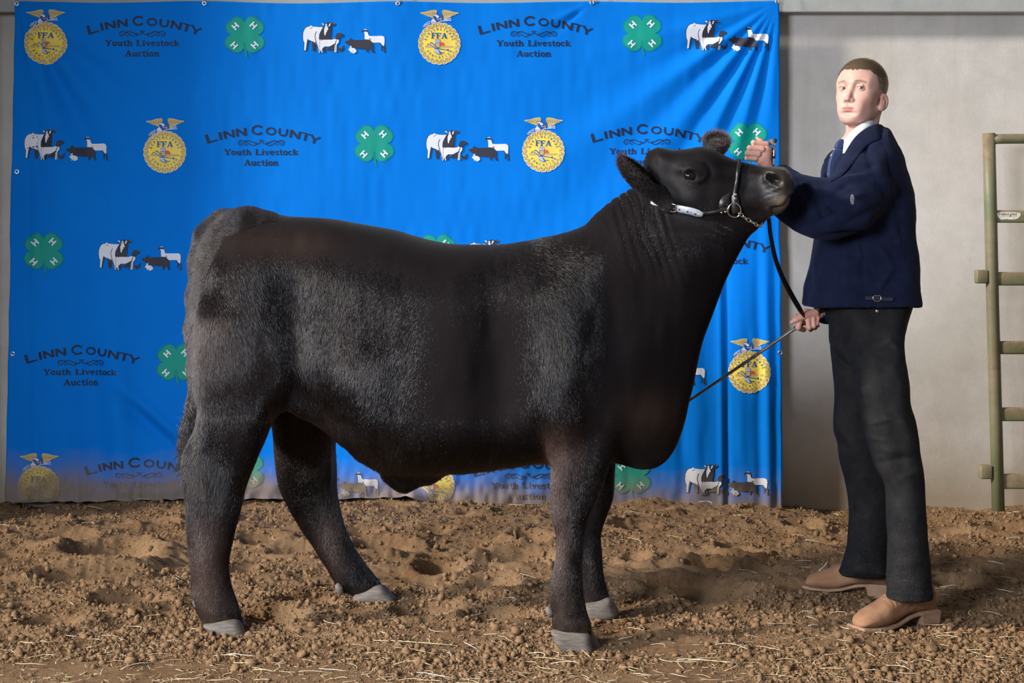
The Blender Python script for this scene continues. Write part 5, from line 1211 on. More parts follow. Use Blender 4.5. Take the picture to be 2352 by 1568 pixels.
# --- materials
skin_t = NT('skin'); _c = skin_t.attr('tint'); skin_t.set(skin_t.mix(.12, _c, skin_t.ramp(skin_t.noise(120, 5, .6), [(.3, (.42, .20, .14)), (.7, (.66, .44, .35))])), .5, spec=.35)
skin_t.b.inputs['Subsurface Weight'].default_value = .12; skin_t.b.inputs['Subsurface Radius'].default_value = (.008, .003, .0015)
skin_t.bump(skin_t.noise(900, 4, .6), .12, .0006); SKIN = skin_t.m
SKIN_C = np.array([.58, .335, .265])
def cord_mat():
    t = NT('navy_corduroy'); c = t.ramp(t.noise(26, 6, .65), [(.3, (.0045, .0060, .0185)), (.7, (.0085, .0115, .034))])
    dust = t.ramp(t.noise(420, 3, .5), [(.69, (0, 0, 0)), (.76, (.5, .5, .5))]); c = t.mix(t.math('MULTIPLY', dust, .35), c, (.30, .29, .30)); t.set(c, .9, spec=.12)
    t.b.inputs['Sheen Weight'].default_value = .05; t.b.inputs['Sheen Roughness'].default_value = .5; t.b.inputs['Sheen Tint'].default_value = (.4, .5, .9, 1)
    w = t.new('ShaderNodeTexWave', wave_type='BANDS', bands_direction='X'); w.inputs['Scale'].default_value = 95; w.inputs['Distortion'].default_value = 1.2; w.inputs['Detail'].default_value = 2; t.l.new(t.pos(), w.inputs['Vector'])
    h = t.math('ADD', t.math('MULTIPLY', w.outputs['Fac'], .25), t.noise(300, 5, .7)); t.bump(h, .45, .0022); return t.m
CORD = cord_mat()
def denim_mat():
    t = NT('black_denim'); c = t.ramp(t.noise(18, 6, .65), [(.3, (.0055, .0055, .0065)), (.7, (.016, .015, .015))])
    sep = t.new('ShaderNodeSeparateXYZ'); t.l.new(t.pos(), sep.inputs[0])
    dust = t.ramp(t.noise(300, 4, .6), [(.6, (0, 0, 0)), (.74, (.6, .6, .6))]); low = t.ramp(sep.outputs[2], [(.05, (.75, .75, .75)), (.45, (.12, .12, .12))]); c = t.mix(t.math('MULTIPLY', dust, low), c, (.30, .25, .20))
    sm = t.ramp(t.noise(11, 4, .6), [(.6, (0, 0, 0)), (.8, (.25, .25, .25))]); c = t.mix(sm, c, (.06, .055, .05)); t.set(c, .85, spec=.18)
    t.bump(t.noise(700, 3, .6), .3, .001); return t.m
DENIM = denim_mat()
SHIRT = simple('white_shirt', (.62, .62, .64), .8, 0, .04, 60, .2, .1)
def tie_m():
    t = NT('navy_tie'); v = t.new('ShaderNodeTexVoronoi'); v.inputs['Scale'].default_value = 34; t.l.new(t.pos(), v.inputs['Vector'])
    c = t.ramp(v.outputs['Distance'], [(.13, (.42, .34, .12)), (.17, (.014, .026, .085))]); t.set(c, .55, spec=.3); t.b.inputs['Sheen Weight'].default_value = .2; t.bump(t.noise(500, 3, .5), .15, .001); return t.m
TIE = tie_m()
def suede(name, a, b):
    t = NT(name); c = t.ramp(t.noise(16, 6, .65), [(.3, a), (.7, b)]); c = t.mix(t.ramp(t.noise(240, 4, .6), [(.6, (0, 0, 0)), (.75, (.5, .5, .5))]), c, (.42, .30, .19)); t.set(c, .85, spec=.15); t.bump(t.noise(350, 5, .65), .25, .002); return t.m
BOOT = suede('boot_leather', (.215, .105, .055), (.34, .185, .105)); SOLE = suede('boot_sole', (.25, .145, .085), (.36, .225, .145))

# --- jacket: body and both sleeves as one garment
PY0 = 5.22
JACKET = [(2038, 296), (2048, 318), (2060, 345), (2070, 380), (2080, 412), (2088, 445), (2093, 480), (2096, 530), (2099, 570), (2103, 620), (2106, 660), (2108, 690), (2108, 715), (2108, 760), (1847, 760), (1847, 715), (1848, 700), (1853, 660), (1861, 622), (1869, 585), (1876, 548), (1883, 500),
          (1889, 460), (1892, 425), (1892, 395), (1898, 372), (1912, 352), (1935, 335), (1965, 312), (2000, 292), (2020, 288)]
def build_jacket():
    g = Grid((.74, 4.80, .88), (1.42, 5.60, 1.66), .0058)
    yf = PY0; px = CX + g.x2 * F / yf; py = HY + (CAMZ - g.z2) * F / yf
    W = blur2(np.interp(py, [285, 320, 360, 420, 520, 640, 710], [.11, .165, .205, .205, .192, .194, .200]) + 0 * px, 12)
    f = inflate(g, to_w(catmull(JACKET, 4), yf), yf, W.astype(np.float32), .12, 2, 2.4)
    def P(px, py, Y): return np.array(W3(px, py, Y))
    # near sleeve: shoulder, elbow, forearm rising to the lead hand
    def chain(pts, k):
        a = None
        for (p, r), (q, s) in zip(pts[:-1], pts[1:]):
            c = cap(g, P(*p), P(*q), r * p[2] / F, s * q[2] / F); a = c if a is None else smin(a, c, k)
        return a
    nearS = chain([((2008, 376, 5.10), 58), ((1985, 428, 5.03), 64), ((1945, 474, 4.985), 62), ((1895, 487, 4.98), 56), ((1852, 470, 5.01), 55), ((1812, 450, 5.05), 46), ((1783, 420, 5.09), 37), ((1768, 396, 5.105), 30)], .05)
    f = smin(f, nearS, .022)
    farS = chain([((2000, 370, 5.38), 60), ((1985, 480, 5.44), 56), ((1975, 590, 5.44), 52), ((1945, 655, 5.36), 42), ((1912, 704, 5.27), 30), ((1897, 718, 5.25), 26)], .04)
    hem = (P(0, 702, PY0)[2] - g.Z) + 0 * f; hem = hem + 0
    body_cut = smax(f, hem, .006)
    f = smin(body_cut, farS, .012)
    # open collar: hollow for the neck
    f = smax(f, -ell(g, P(1985, 285, 5.2), (.062, .062, .075)), .01)
    # cut the near cuff square, and the far cuff
    cut = lambda a, d: (np.array(d)[0] * (g.X - a[0]) + np.array(d)[1] * (g.Y - a[1]) + np.array(d)[2] * (g.Z - a[2]))
    d = P(1750, 365, 5.11) - P(1783, 420, 5.09); d /= np.linalg.norm(d); a = P(1769, 398, 5.105)
    reg = ((g.X - a[0]) ** 2 + (g.Y - a[1]) ** 2 + (g.Z - a[2]) ** 2) < .06 ** 2
    f = np.where(reg, smax(f, cut(a, d), .004), f)
    V, Q = nets(f, g, 1); N = vnormals(V, Q)
    p = CX + V[:, 0] * F / V[:, 1]; q = HY + (CAMZ - V[:, 2]) * F / V[:, 1]
    disp = .004 * vnoise(V[:, 0] * 16, V[:, 1] * 16, V[:, 2] * 12, 71) + .0012 * vnoise(V[:, 0] * 42, V[:, 1] * 42, V[:, 2] * 36, 72)
    def crease(x0, y0, x1, y1, w, A):
        dx, dy = x1 - x0, y1 - y0; L = math.hypot(dx, dy); u = ((p - x0) * dx + (q - y0) * dy) / L; v = ((p - x0) * -dy + (q - y0) * dx) / L
        return A * np.exp(-(v / w) ** 2) * np.clip(1 - np.abs(u / L - .5) * 1.6, 0, 1)
    near = (N[:, 1] < .2)
    for c in ((1862, 428, 1898, 520, 7, -.007), (1880, 445, 1935, 500, 8, -.006), (1835, 412, 1860, 470, 6, -.005), (1826, 430, 1838, 520, 7, -.004), (1905, 425, 1990, 400, 9, .005), (1880, 455, 1960, 440, 8, -.004), (1930, 520, 2035, 470, 10, -.004),
              (1975, 300, 2010, 400, 9, -.004), (2040, 350, 2062, 450, 10, -.005), (2015, 420, 2062, 480, 10, -.004), (2014, 560, 2052, 612, 7, .006), (2052, 614, 2014, 670, 7, .006), (1980, 540, 1982, 650, 8, -.003), (1882, 560, 1872, 650, 7, .004), (1968, 560, 1990, 620, 8, .003),
              (1905, 560, 1880, 700, 14, .003), (2085, 560, 2092, 690, 12, .002), (1880, 543, 2000, 535, 7, -.006), (1850, 500, 1905, 470, 6, .004), (1868, 515, 1925, 490, 6, -.004), (1845, 440, 1868, 500, 5, .004), (1915, 440, 1960, 420, 6, -.004), (1925, 460, 1985, 445, 6, .0035), (1950, 400, 2010, 380, 8, -.003), (2030, 500, 2075, 560, 9, .003), (1900, 580, 1935, 690, 10, -.003), (1945, 560, 1940, 690, 9, .003), (2060, 480, 2085, 600, 9, -.003)): disp += 2.6 * crease(*c) * near
    for a_, b_, c_, d_ in ((2016, 300, 2038, 350), (2038, 350, 2052, 410), (2052, 410, 2054, 470)): disp += crease(a_, b_, c_, d_, 1.8, -.004) * near
    disp += .003 * ((q > 668) & (q < 672) & (p > 1850)) * 0
    # waistband seam and back seam
    disp -= .0025 * np.exp(-((q - 668 - .01 * (p - 2000)) / 1.6) ** 2) * (p > 1985) * near
    disp -= .0025 * np.exp(-((p - 1984 - .008 * (q - 600)) / 1.5) ** 2) * ((q > 560) & (q < 712)) * near
    V = V + N * disp[:, None]
    link('jacket', mesh_np('jacket', V, Q), CORD, person)
    return BVHTree.FromPolygons(V.tolist(), Q.tolist())
JB = build_jacket()
def on_bvh(bvh, px, py, off, yfall):
    d = (Vector(W3(px, py, 1.0)) - CAMV).normalized(); h, n, _, _ = bvh.ray_cast(CAMV, d)
    if h is None: return Vector(W3(px, py, yfall)), Vector((0, -1, 0))
    return h + n * off, n

# --- trousers
NEARLEG = [(1940, 690), (1948, 760), (1955, 800), (1962, 860), (1971, 915), (1982, 968), (1993, 1021), (2008, 1070), (2026, 1100), (2033, 1130), (2035, 1180), (2039, 1258), (2036, 1320), (2036, 1360), (2036, 1400), (2142, 1400), (2139, 1366), (2135, 1320), (2129, 1250), (2124, 1182), (2122, 1137),
           (2119, 1088), (2110, 1040), (2107, 1004), (2099, 960), (2089, 923), (2088, 880), (2082, 818), (2084, 768), (2086, 690)]
FARLEG = [(1907, 690), (1906, 750), (1907, 800), (1913, 860), (1919, 912), (1918, 950), (1918, 990), (1927, 1021), (1935, 1066), (1946, 1102), (1956, 1155), (1959, 1204), (1957, 1262), (1948, 1296), (1944, 1340), (2042, 1340), (2046, 1280), (2050, 1200), (2046, 1120), (2040, 1060), (2050, 960), (2060, 850), (2060, 690)]
def build_jeans():
    g = Grid((.92, 4.82, .02), (1.46, 5.70, 1.10), .0056)
    def leg(P, Y0, ys, ws, dys):
        px = CX + g.x2 * F / Y0; py = HY + (CAMZ - g.z2) * F / Y0
        W = blur2(np.interp(py, ys, ws) + 0 * px, 10); yc = blur2(Y0 + np.interp(py, *dys) + 0 * px, 10)
        return inflate(g, to_w(catmull(P, 4), Y0), yc.astype(np.float32), W.astype(np.float32), .068, 1, 2.2)
    n = leg(NEARLEG, 5.06, [700, 790, 950, 1100, 1350], [.084, .092, .084, .074, .076], ([700, 800, 900, 1370], [.075, .045, .0, -.01]))
    f = leg(FARLEG, 5.40, [700, 800, 950, 1100, 1320], [.100, .098, .084, .074, .076], ([700, 900, 1000, 1310], [-.04, .0, .02, .08]))
    hips = inflate(g, to_w(catmull([(1907, 660), (1906, 740), (1912, 800), (1960, 840), (2030, 840), (2066, 800), (2080, 745), (2086, 660)], 4), 5.21), 5.21, .135, .10, 1)
    n = smin(n, hips, .03)
    def hem(Y, pf): return (W3(0, pf, Y)[2] - g.Z)
    n = smax(n, hem(5.05, 1372) + .0 * n + .012 * (g.X - 1.26), .004); f = smax(f, hem(5.48, 1322) + .0 * f - .06 * (g.X - 1.22), .004)
    s = smin(n, f, .016)
    V, Q = nets(s, g, 1); N = vnormals(V, Q); p = CX + V[:, 0] * F / V[:, 1]; q = HY + (CAMZ - V[:, 2]) * F / V[:, 1]
    d = .0025 * vnoise(V[:, 0] * 14, V[:, 1] * 14, V[:, 2] * 9, 81) + .001 * vnoise(V[:, 0] * 40, V[:, 1] * 40, V[:, 2] * 24, 82)
    def crease(x0, y0, x1, y1, w, A):
        dx, dy = x1 - x0, y1 - y0; L = math.hypot(dx, dy); u = ((p - x0) * dx + (q - y0) * dy) / L; v = ((p - x0) * -dy + (q - y0) * dx) / L
        return A * np.exp(-(v / w) ** 2) * np.clip(1 - np.abs(u / L - .5) * 1.6, 0, 1)
    near = N[:, 1] < .3
    for c in ((1990, 975, 2050, 962, 5, .005), (1988, 1004, 2040, 1012, 5, .004), (2010, 1030, 2090, 1042, 7, .005), (2012, 1062, 2100, 1050, 7, -.005), (2030, 1085, 2110, 1120, 8, .004), (2020, 1040, 2060, 1085, 7, .004), (2040, 775, 2075, 820, 6, .005), (2022, 800, 2050, 775, 6, .004), (2060, 960, 2105, 990, 8, .004),
              (2060, 1100, 2118, 1080, 8, .004), (2050, 1260, 2120, 1240, 10, .003), (2040, 1300, 2125, 1290, 9, .004), (2042, 1325, 2130, 1335, 7, -.004), (2060, 1180, 2115, 1200, 10, .003), (1950, 1290, 2000, 1316, 6, .005), (1965, 1300, 2010, 1290, 5, -.005), (1985, 1280, 1990, 1320, 5, .004), (1930, 1030, 1990, 1060, 8, .003),
              (1985, 790, 2032, 782, 5, -.0035), (1955, 800, 1962, 860, 5, -.003)): d += crease(*c) * near
    d += .0022 * (np.exp(-((q - 1364) / 3.5) ** 2) * (p > 2035) + np.exp(-((q - 1315 - .07 * (p - 1990)) / 3.5) ** 2) * (p < 2036)) 
    V = V + N * d[:, None]; link('jeans', mesh_np('jeans', V, Q), DENIM, person)
    return BVHTree.FromPolygons(V.tolist(), Q.tolist())
JEANS = build_jeans()

# --- boots, modelled along their own length then turned
def build_boot(toe, heel, name_lbl, shaft_lean):
    """toe, heel: world points on the ground; local u runs from heel (0) to toe (1) in metres"""
    toe = np.array(toe); heel = np.array(heel); ax = toe - heel; L = np.hypot(ax[0], ax[1]); ux = np.array([ax[0], ax[1], 0]) / L; vx = np.array([-ux[1], ux[0], 0])
    s = L / .29
    up = [(-.004, .034), (-.010, .07), (-.006, .10), (.004, .120), (.02, .135), (.10, .140), (.124, .132), (.142, .112), (.172, .094), (.205, .079), (.24, .066), (.268, .052), (.284, .038), (.287, .014), (.24, .006), (.18, .008), (.14, .020), (.10, .032), (.05, .036)]
    g = Grid((-.05, -.08, -.01), (.34, .08, .26), .003)
    W = np.interp(g.x2, [-.01, .03, .08, .13, .19, .24, .285], [.031, .036, .036, .038, .048, .049, .042]) * np.interp(g.z2, [.0, .03, .06, .12, .2], [1.0, 1.0, .95, .98, 1.15]); W = blur2(W, 8)
    f = inflate(g, catmull(np.array(up), 4), 0.0, W.astype(np.float32), .034, 1, 2.2)
    # low flex wrinkles at the vamp
    V, Q = nets(f, g, 1); N = vnormals(V, Q)
    d = .0016 * np.sin(V[:, 0] * 420) * np.exp(-((V[:, 0] - .165) / .02) ** 2) * np.clip(N[:, 2], 0, 1) + .0012 * np.sin((V[:, 2] + .5 * V[:, 0]) * 260) * np.exp(-((V[:, 0] - .10) / .03) ** 2 - ((V[:, 2] - .075) / .02) ** 2)
    d += .0012 * vnoise(V[:, 0] * 40, V[:, 1] * 40, V[:, 2] * 40, 91)
    # back-stay seam
    d -= .0012 * np.exp(-((V[:, 0] - .042 - .05 * V[:, 2]) / .0022) ** 2) * (V[:, 2] > .035)
    V = V + N * d[:, None]
    def place(V): V = V * s; return heel[None] + V[:, :1] * ux + V[:, 1:2] * vx + V[:, 2:] * np.array([0, 0, 1.0])
    b = link('boot', mesh_np('boot', place(V), Q), BOOT, person); tag(b, name_lbl)
    # welt and sole (square toe), stacked heel
    g = Grid((-.05, -.08, -.02), (.34, .08, .06), .0026); f = None
    wx = np.interp(g.x2, [-.02, .03, .09, .13, .19, .24, .27, .296], [.033, .035, .032, .036, .050, .050, .046, .040])
    zc = np.interp(g.x2, [-.02, .05, .10, .15, .20, .26, .30], [.036, .036, .028, .012, .006, .007, .012])
    sole = np.maximum(np.abs(g.Z - zc[:, None, :].mean(2, keepdims=True)) - .0050, np.maximum(np.abs(g.Y) - wx[:, None, :], np.maximum(-.010 - g.X, g.X - .293)))
    hl = np.maximum(np.maximum(np.abs(g.Y) - (.034 - .0 * g.X), np.maximum(-.012 - .10 * (g.Z - .03) - g.X, g.X - .058 - .25 * (g.Z - .0))), np.maximum(g.Z - .036, -.004 - g.Z)) + 0 * sole
    f = smin(sole, hl, .004); V, Q = nets(f.astype(np.float32), g, 1)
    so = link('boot_sole', mesh_np('boot_sole', place(V), Q), SOLE, b); so.matrix_parent_inverse = Matrix.Identity(4)
def gp3(px, py, dz=0.0): x, y = gpt(px, py); return np.array([x, y, dz])
build_boot(np.array([*gpt(1966, 1452), .004]), np.array([*gpt(2138, 1428), .004]), 'near tan leather boot with square toe', 0)
build_boot(np.array([*gpt(1850, 1352), .004]), np.array([*gpt(2034, 1368), .004]), 'far tan leather boot with square toe', 0)

# --- head (local axes: l = his left, f = forward, u = up; metres)
YAW, PITCH, ROLL = math.radians(36), math.radians(6), math.radians(-2)
HC = np.array(W3(1978.0, 212.0, 5.20))
def head_axes():
    f = Vector((-math.sin(YAW), -math.cos(YAW), 0)); l = Vector((math.cos(YAW), -math.sin(YAW), 0)); u = Vector((0, 0, 1))
    R = Matrix.Rotation(-PITCH, 3, l); f = R @ f; u = R @ u     # chin up
    if f.z < 0: R = Matrix.Rotation(2 * PITCH, 3, l); f = R @ f; u = R @ u
    R = Matrix.Rotation(ROLL, 3, f); l = R @ l; u = R @ u
    return np.array(l), np.array(f), np.array(u)
HL, HF, HU = head_axes(); HS = .955
def h2w(V): V = np.asarray(V, dtype=float) * HS; return HC + V[..., 0:1] * HL + V[..., 1:2] * HF + V[..., 2:3] * HU
def build_head():
    g = Grid((-.10, -.125, -.20), (.10, .13, .135), .0016)
    E = lambda l, f, u, a, b, c: ell(g, (l, f, u), (a, b, c))
    C = lambda a, b, ra, rb: cap(g, a, b, ra, rb)
    s = E(0, -.016, .030, .0755, .098, .084)
    s = smin(s, E(0, .030, .018, .060, .058, .068), .03)          # forehead block
    s = smin(s, E(0, .030, -.045, .054, .055, .070), .02)         # mid face
    s = smin(s, E(0, .040, -.086, .037, .044, .030), .025)        # jaw
    for k in (-1, 1):
        s = smin(s, C((k * .050, -.004, -.060), (k * .022, .056, -.100), .015, .013), .025)     # jaw line
        s = smin(s, E(k * .041, .052, -.028, .019, .019, .016), .024)                         # cheekbone
        s = smin(s, C((k * .014, .083, .019), (k * .046, .064, .017), .0115, .010), .014)        # brow
        s = smin(s, E(k * .052, .030, .015, .016, .03, .03), .02)                             # temple
    s = smin(s, E(0, .073, -.106, .017, .014, .013), .02)         # chin
    for k in (-1, 1):
        s = smax(s, -E(k * .0315, .0935, .000, .0185, .0165, .0125), .012)                     # sockets
        s = smin(s, E(k * .030, .045, -.058, .020, .032, .030), .03)                          # cheek
    # nose
    s = smin(s, C((0, .082, .006), (0, .1035, -.038), .0064, .0088), .011)
    s = smin(s, E(0, .1065, -.0415, .0095, .0090, .0082), .006)
    for k in (-1, 1):
        s = smin(s, E(k * .0122, .0945, -.0445, .0062, .0092, .0064), .006)
        s = smax(s, -E(k * .0066, .1000, -.0512, .0040, .0060, .0038), .003)
    # mouth
    s = smin(s, E(0, .082, -.070, .028, .011, .020), .02)
    s = smin(s, C((-.018, .0875, -.0702), (.018, .0875, -.0702), .0036, .0036), .005); s = smin(s, E(0, .0940, -.0686, .012, .0046, .0044), .005)
    s = smin(s, C((-.014, .0870, -.0782), (.014, .0870, -.0782), .0040, .0040), .005); s = smin(s, E(0, .0932, -.0784, .012, .0048, .0048), .005)
    s = smax(s, -C((0, .100, -.053), (0, .099, -.062), .0030, .0030), .005)
    s = smax(s, -E(0, .093, -.0895, .017, .006, .0055), .010)
    # lids over the eyeballs
    for k in (-1, 1):
        c = (k * .0318, .0735, -.0005)
        lid = E(c[0], c[1], c[2], .0149, .0146, .0142)
        slit = ell(g, (c[0] + k * .001, c[1] + .0125, c[2] - .0003), (.0128, .018, .0042), ((1, 0, k * .06), (0, 1, 0), (-k * .06, 0, 1)))
        s = smin(s, smax(lid, -slit, .0012), .0035); s = smax(s, -np.maximum(slit, -(g.Y - .070) + 0 * slit), .0008)
        s = smin(s, C((c[0] - k * .008, c[1] + .0095, c[2] + .0088), (c[0] + k * .007, c[1] + .0088, c[2] + .0084), .0026, .0022), .006)    # upper lid fold
    # ears
    for k in (-1, 1):
        R = ((.90, .43 * k, 0), (-.43 * k, .90, 0), (0, 0, 1)); ec = (.0775 if k > 0 else -.063, -.020, -.030)
        e = ell(g, ec, (.0075, .0180, .0280), R); e = smin(e, ell(g, (.0735 if k > 0 else -.060, -.009, -.052), (.0065, .009, .011), R), .008)
        e = smax(e, -ell(g, (ec[0] + k * .0062, ec[1] + .0050, ec[2] + .002), (.0062, .0115, .0200), R), .003)
        e = smin(e, ell(g, (ec[0] + k * .001, ec[1] + .006, ec[2] - .006), (.004, .004, .012), R), .004)
        s = smin(s, e, .006)
    # neck
    s = smin(s, cap(g, (0, -.030, -.050), (0, -.045, -.20), .052, .056), .018); s = smin(s, cap(g, (0, .012, -.13), (0, -.01, -.2), .022, .03), .02)
    for k in (-1, 1): s = smin(s, cap(g, (k * .05, -.035, -.06), (k * .018, -.005, -.19), .012, .012), .02)
    V, Q = nets(s.astype(np.float32), g, 1)
    return V, Q
HV, HQ = build_head(); HN = vnormals(HV, HQ)
_l, _f, _u = HV[:, 0], HV[:, 1], HV[:, 2]; _mw = (_f > .07) * np.exp(-(_l / .0225) ** 6)
HV = HV + HN * (_mw * (-.0020 * np.exp(-((_u + .0734 + .05 * np.abs(_l) - .0006) / .0014) ** 2)) - .0012 * (_f > .08) * np.exp(-(_l / .003) ** 2 - ((_u + .0585) / .006) ** 2))[:, None]
HN = vnormals(HV, HQ)
def head_tint(V):
    l, f, u = V[:, 0], V[:, 1], V[:, 2]; c = np.tile(SKIN_C, (len(V), 1))
    def add(w, col): nonlocal c; w = w[:, None]; c = c * (1 - w) + np.array(col) * w
    G_ = lambda cl, cf, cu, s: np.exp(-((l - cl) ** 2 + (f - cf) ** 2 + (u - cu) ** 2) / s ** 2)
    for k in (-1, 1): add(.38 * G_(k * .046, .06, -.045, .028), (.60, .26, .20)); add(.6 * G_(k * .078, -.02, -.02, .03), (.56, .24, .185)); add(.45 * G_(k * .0318, .088, 0, .013), (.42, .20, .15))
    add(.45 * G_(0, .108, -.04, .016), (.60, .26, .20))
    lip = np.exp(-((u + .0737) / (.0082 * np.sqrt(np.clip(1 - (l / .0235) ** 2, .05, 1)))) ** 4) * np.exp(-(l / .0225) ** 6) * (f > .07); add(.95 * lip, (.42, .10, .088)); add(.85 * np.exp(-((u + .0733) / .0014) ** 2) * np.exp(-(l / .021) ** 4) * (f > .08), (.17, .045, .035))  # lip colour, then a dark line painting the shade of the mouth groove
    for k in (-1, 1):   # brows and upper lash line, then shading painted along the lower lid
        bl = k * l; bc = .0185 + .0042 * np.sin(np.clip((bl - .012) / .038, 0, 1) * math.pi)
        add(.85 * np.exp(-((u - bc) / .0032) ** 2) * ((bl > .011) & (bl < .052)) * (f > .03) * np.clip((bl - .009) / .008, 0, 1), (.115, .058, .03))
        add(.75 * np.exp(-(((u + .0003) - .0052 * np.sqrt(np.clip(1 - ((bl - .0325) / .0132) ** 2, 0, 1))) / .0016) ** 2) * (np.abs(bl - .0325) < .0132) * (f > .06), (.13, .06, .04))
        add(.35 * np.exp(-(((u + .0008) + .0052 * np.sqrt(np.clip(1 - ((bl - .0325) / .0132) ** 2, 0, 1))) / .0014) ** 2) * (np.abs(bl - .0325) < .0132) * (f > .06), (.33, .13, .10))
    return c
# --- hands
def hand_mesh(chains, blobs, lo, hi, h=.0016, k=.0035):
    g = Grid(lo, hi, h); s = None
    for c, r, R in blobs:
        e = ell(g, c, r, R); s = e if s is None else smin(s, e, .010)
    for pts in chains:
        a = None
        for (p, r), (q, t) in zip(pts[:-1], pts[1:]):
            x = cap(g, p, q, r, t); a = x if a is None else smin(a, x, .0025)
        s = a if s is None else smin(s, a, k)
    return nets(s.astype(np.float32), g, 1)
def PX(px, py, Y): return np.array(W3(px, py, Y))
M_ = 5.08 / F
def left_hand():
    Y = 5.075; ch = []
    fin = [((1761, 331, Y - .004), (1731, 327.5, Y - .010), (1740, 330, Y + .030), (1757, 334, Y + .030), 6.1), ((1751, 343, Y - .012), (1722, 340, Y - .014), (1732, 342, Y + .028), (1752, 345, Y + .030), 6.6),
           ((1742, 354, Y - .012), (1717, 352, Y - .012), (1727, 354, Y + .028), (1748, 356, Y + .030), 6.3), ((1736, 364, Y - .008), (1716, 363.5, Y - .006), (1726, 365, Y + .026), (1744, 366, Y + .028), 5.6)]
    for a, b, c, d, r in fin: ch.append([(PX(*a), r * 1.12 * M_), (PX(*b), r * M_), (PX(*c), r * .95 * M_), (PX(*d), r * .85 * M_)])
    ch.append([(PX(1766, 352, Y + .012), 8.5 * M_), (PX(1759, 335, Y + .006), 7.2 * M_), (PX(1748, 324, Y + .004), 5.4 * M_), (PX(1739, 316.5, Y + .004), 4.0 * M_)])
    bl = [(PX(1757, 352, Y + .004), (.021, .016, .030), ((.90, 0, -.43), (0, 1, 0), (.43, 0, .90))), (PX(1749, 364, Y + .004), (.023, .017, .022), None)]
    ch.append([(PX(1759, 345, Y + .002), 12.5 * M_), (PX(1757, 372, Y + .012), 15.5 * M_), (PX(1763, 392, Y + .024), 17.5 * M_), (PX(1775, 412, Y + .02), 19 * M_)])
    c = PX(1750, 360, Y); return hand_mesh(ch, bl, c - np.array([.075, .06, .085]), c + np.array([.075, .08, .085]))
def right_hand():
    Y = 5.21; ch = []
    m = 5.2 / F
    for a, b, c, d, r in [((1858, 726, Y - .006), (1838, 733, Y - .024), (1833, 752, Y - .026), (1846, 757, Y + .006), 7.0), ((1869, 727, Y - .006), (1856, 734, Y - .026), (1858, 752, Y - .028), (1862, 757, Y + .004), 6.6),
                          ((1878, 726, Y - .004), (1868, 733, Y - .024), (1869, 748, Y - .026), (1872, 753, Y + .004), 6.2), ((1886, 725, Y), (1878, 731, Y - .018), (1876, 743, Y - .022), (1878, 748, Y + .004), 5.3)]:
        ch.append([(PX(*a), r * m), (PX(*b), r * m), (PX(*c), r * .96 * m), (PX(*d), r * .85 * m)])
    # thumb lies along the stick
    ch.append([(PX(1872, 720, Y - .012), 10.5 * m), (PX(1848, 724, Y - .028), 9.2 * m), (PX(1829, 733, Y - .032), 7.2 * m), (PX(1818, 740, Y - .032), 4.6 * m)])
    ch.append([(PX(1828, 726, Y - .012), 6.2 * m), (PX(1836, 736, Y - .004), 7 * m), (PX(1850, 740, Y + .004), 7 * m)])
    bl = [(PX(1860, 723, Y + .002), (.036, .020, .019), ((.97, 0, -.2), (0, 1, 0), (.2, 0, .97)))]
    ch.append([(PX(1872, 722, Y), 12.5 * m), (PX(1895, 716, Y + .03), 13.5 * m), (PX(1908, 708, Y + .045), 14 * m)])
    c = PX(1862, 732, Y); return hand_mesh(ch, bl, c - np.array([.085, .07, .06]), c + np.array([.085, .09, .06]))
LHV, LHQ = left_hand(); RHV, RHQ = right_hand()
def hand_tint(V, Q, dark):
    N = vnormals(V, Q); c = np.tile(SKIN_C * np.array([1.0, .93, .90]), (len(V), 1)); n = vnoise(V[:, 0] * 70, V[:, 1] * 70, V[:, 2] * 70, 95)[:, None]
    return c * (1 + .10 * n) * np.array([1, 1 - dark, 1 - dark * 1.3])
# rough torso, arms and legs under the clothes keep the figure one body
def core_body():
    g = Grid((.80, 4.9, .04), (1.42, 5.62, 1.64), .012)
    def P(px, py, Y): return np.array(W3(px, py, Y))
    s = ell(g, P(1985, 480, 5.22), (.11, .16, .30)); s = smin(s, ell(g, P(1995, 690, 5.22), (.10, .14, .14)), .05)
    for pts in ([(2020, 372, 5.09), (1950, 470, 5.0), (1880, 480, 5.0), (1800, 430, 5.07), (1772, 400, 5.10)], [(2000, 370, 5.36), (1980, 580, 5.42), (1915, 700, 5.28), (1900, 714, 5.25)], [(2015, 740, 5.10), (2045, 1000, 5.06), (2090, 1360, 5.05)], [(1985, 740, 5.36), (1975, 1000, 5.42), (2005, 1300, 5.48)], [(1985, 300, 5.2), (1985, 400, 5.22)]):
        for a, b in zip(pts[:-1], pts[1:]): s = smin(s, cap(g, P(*a), P(*b), .030, .030), .02)
    return nets(s.astype(np.float32), g, 0)
CV, CQ = core_body()
allV = np.concatenate([h2w(HV), LHV, RHV, CV]); o1 = len(HV); o2 = o1 + len(LHV); o3 = o2 + len(RHV)
allQ = np.concatenate([HQ, LHQ + o1, RHQ + o2, CQ + o3])
tint = np.concatenate([head_tint(HV), hand_tint(LHV, LHQ, .06), hand_tint(RHV, RHQ, .12), np.tile(SKIN_C, (len(CV), 1))])
me = mesh_np('body', allV, allQ); color_attr(me, 'tint', tint); link('body', me, SKIN, person)
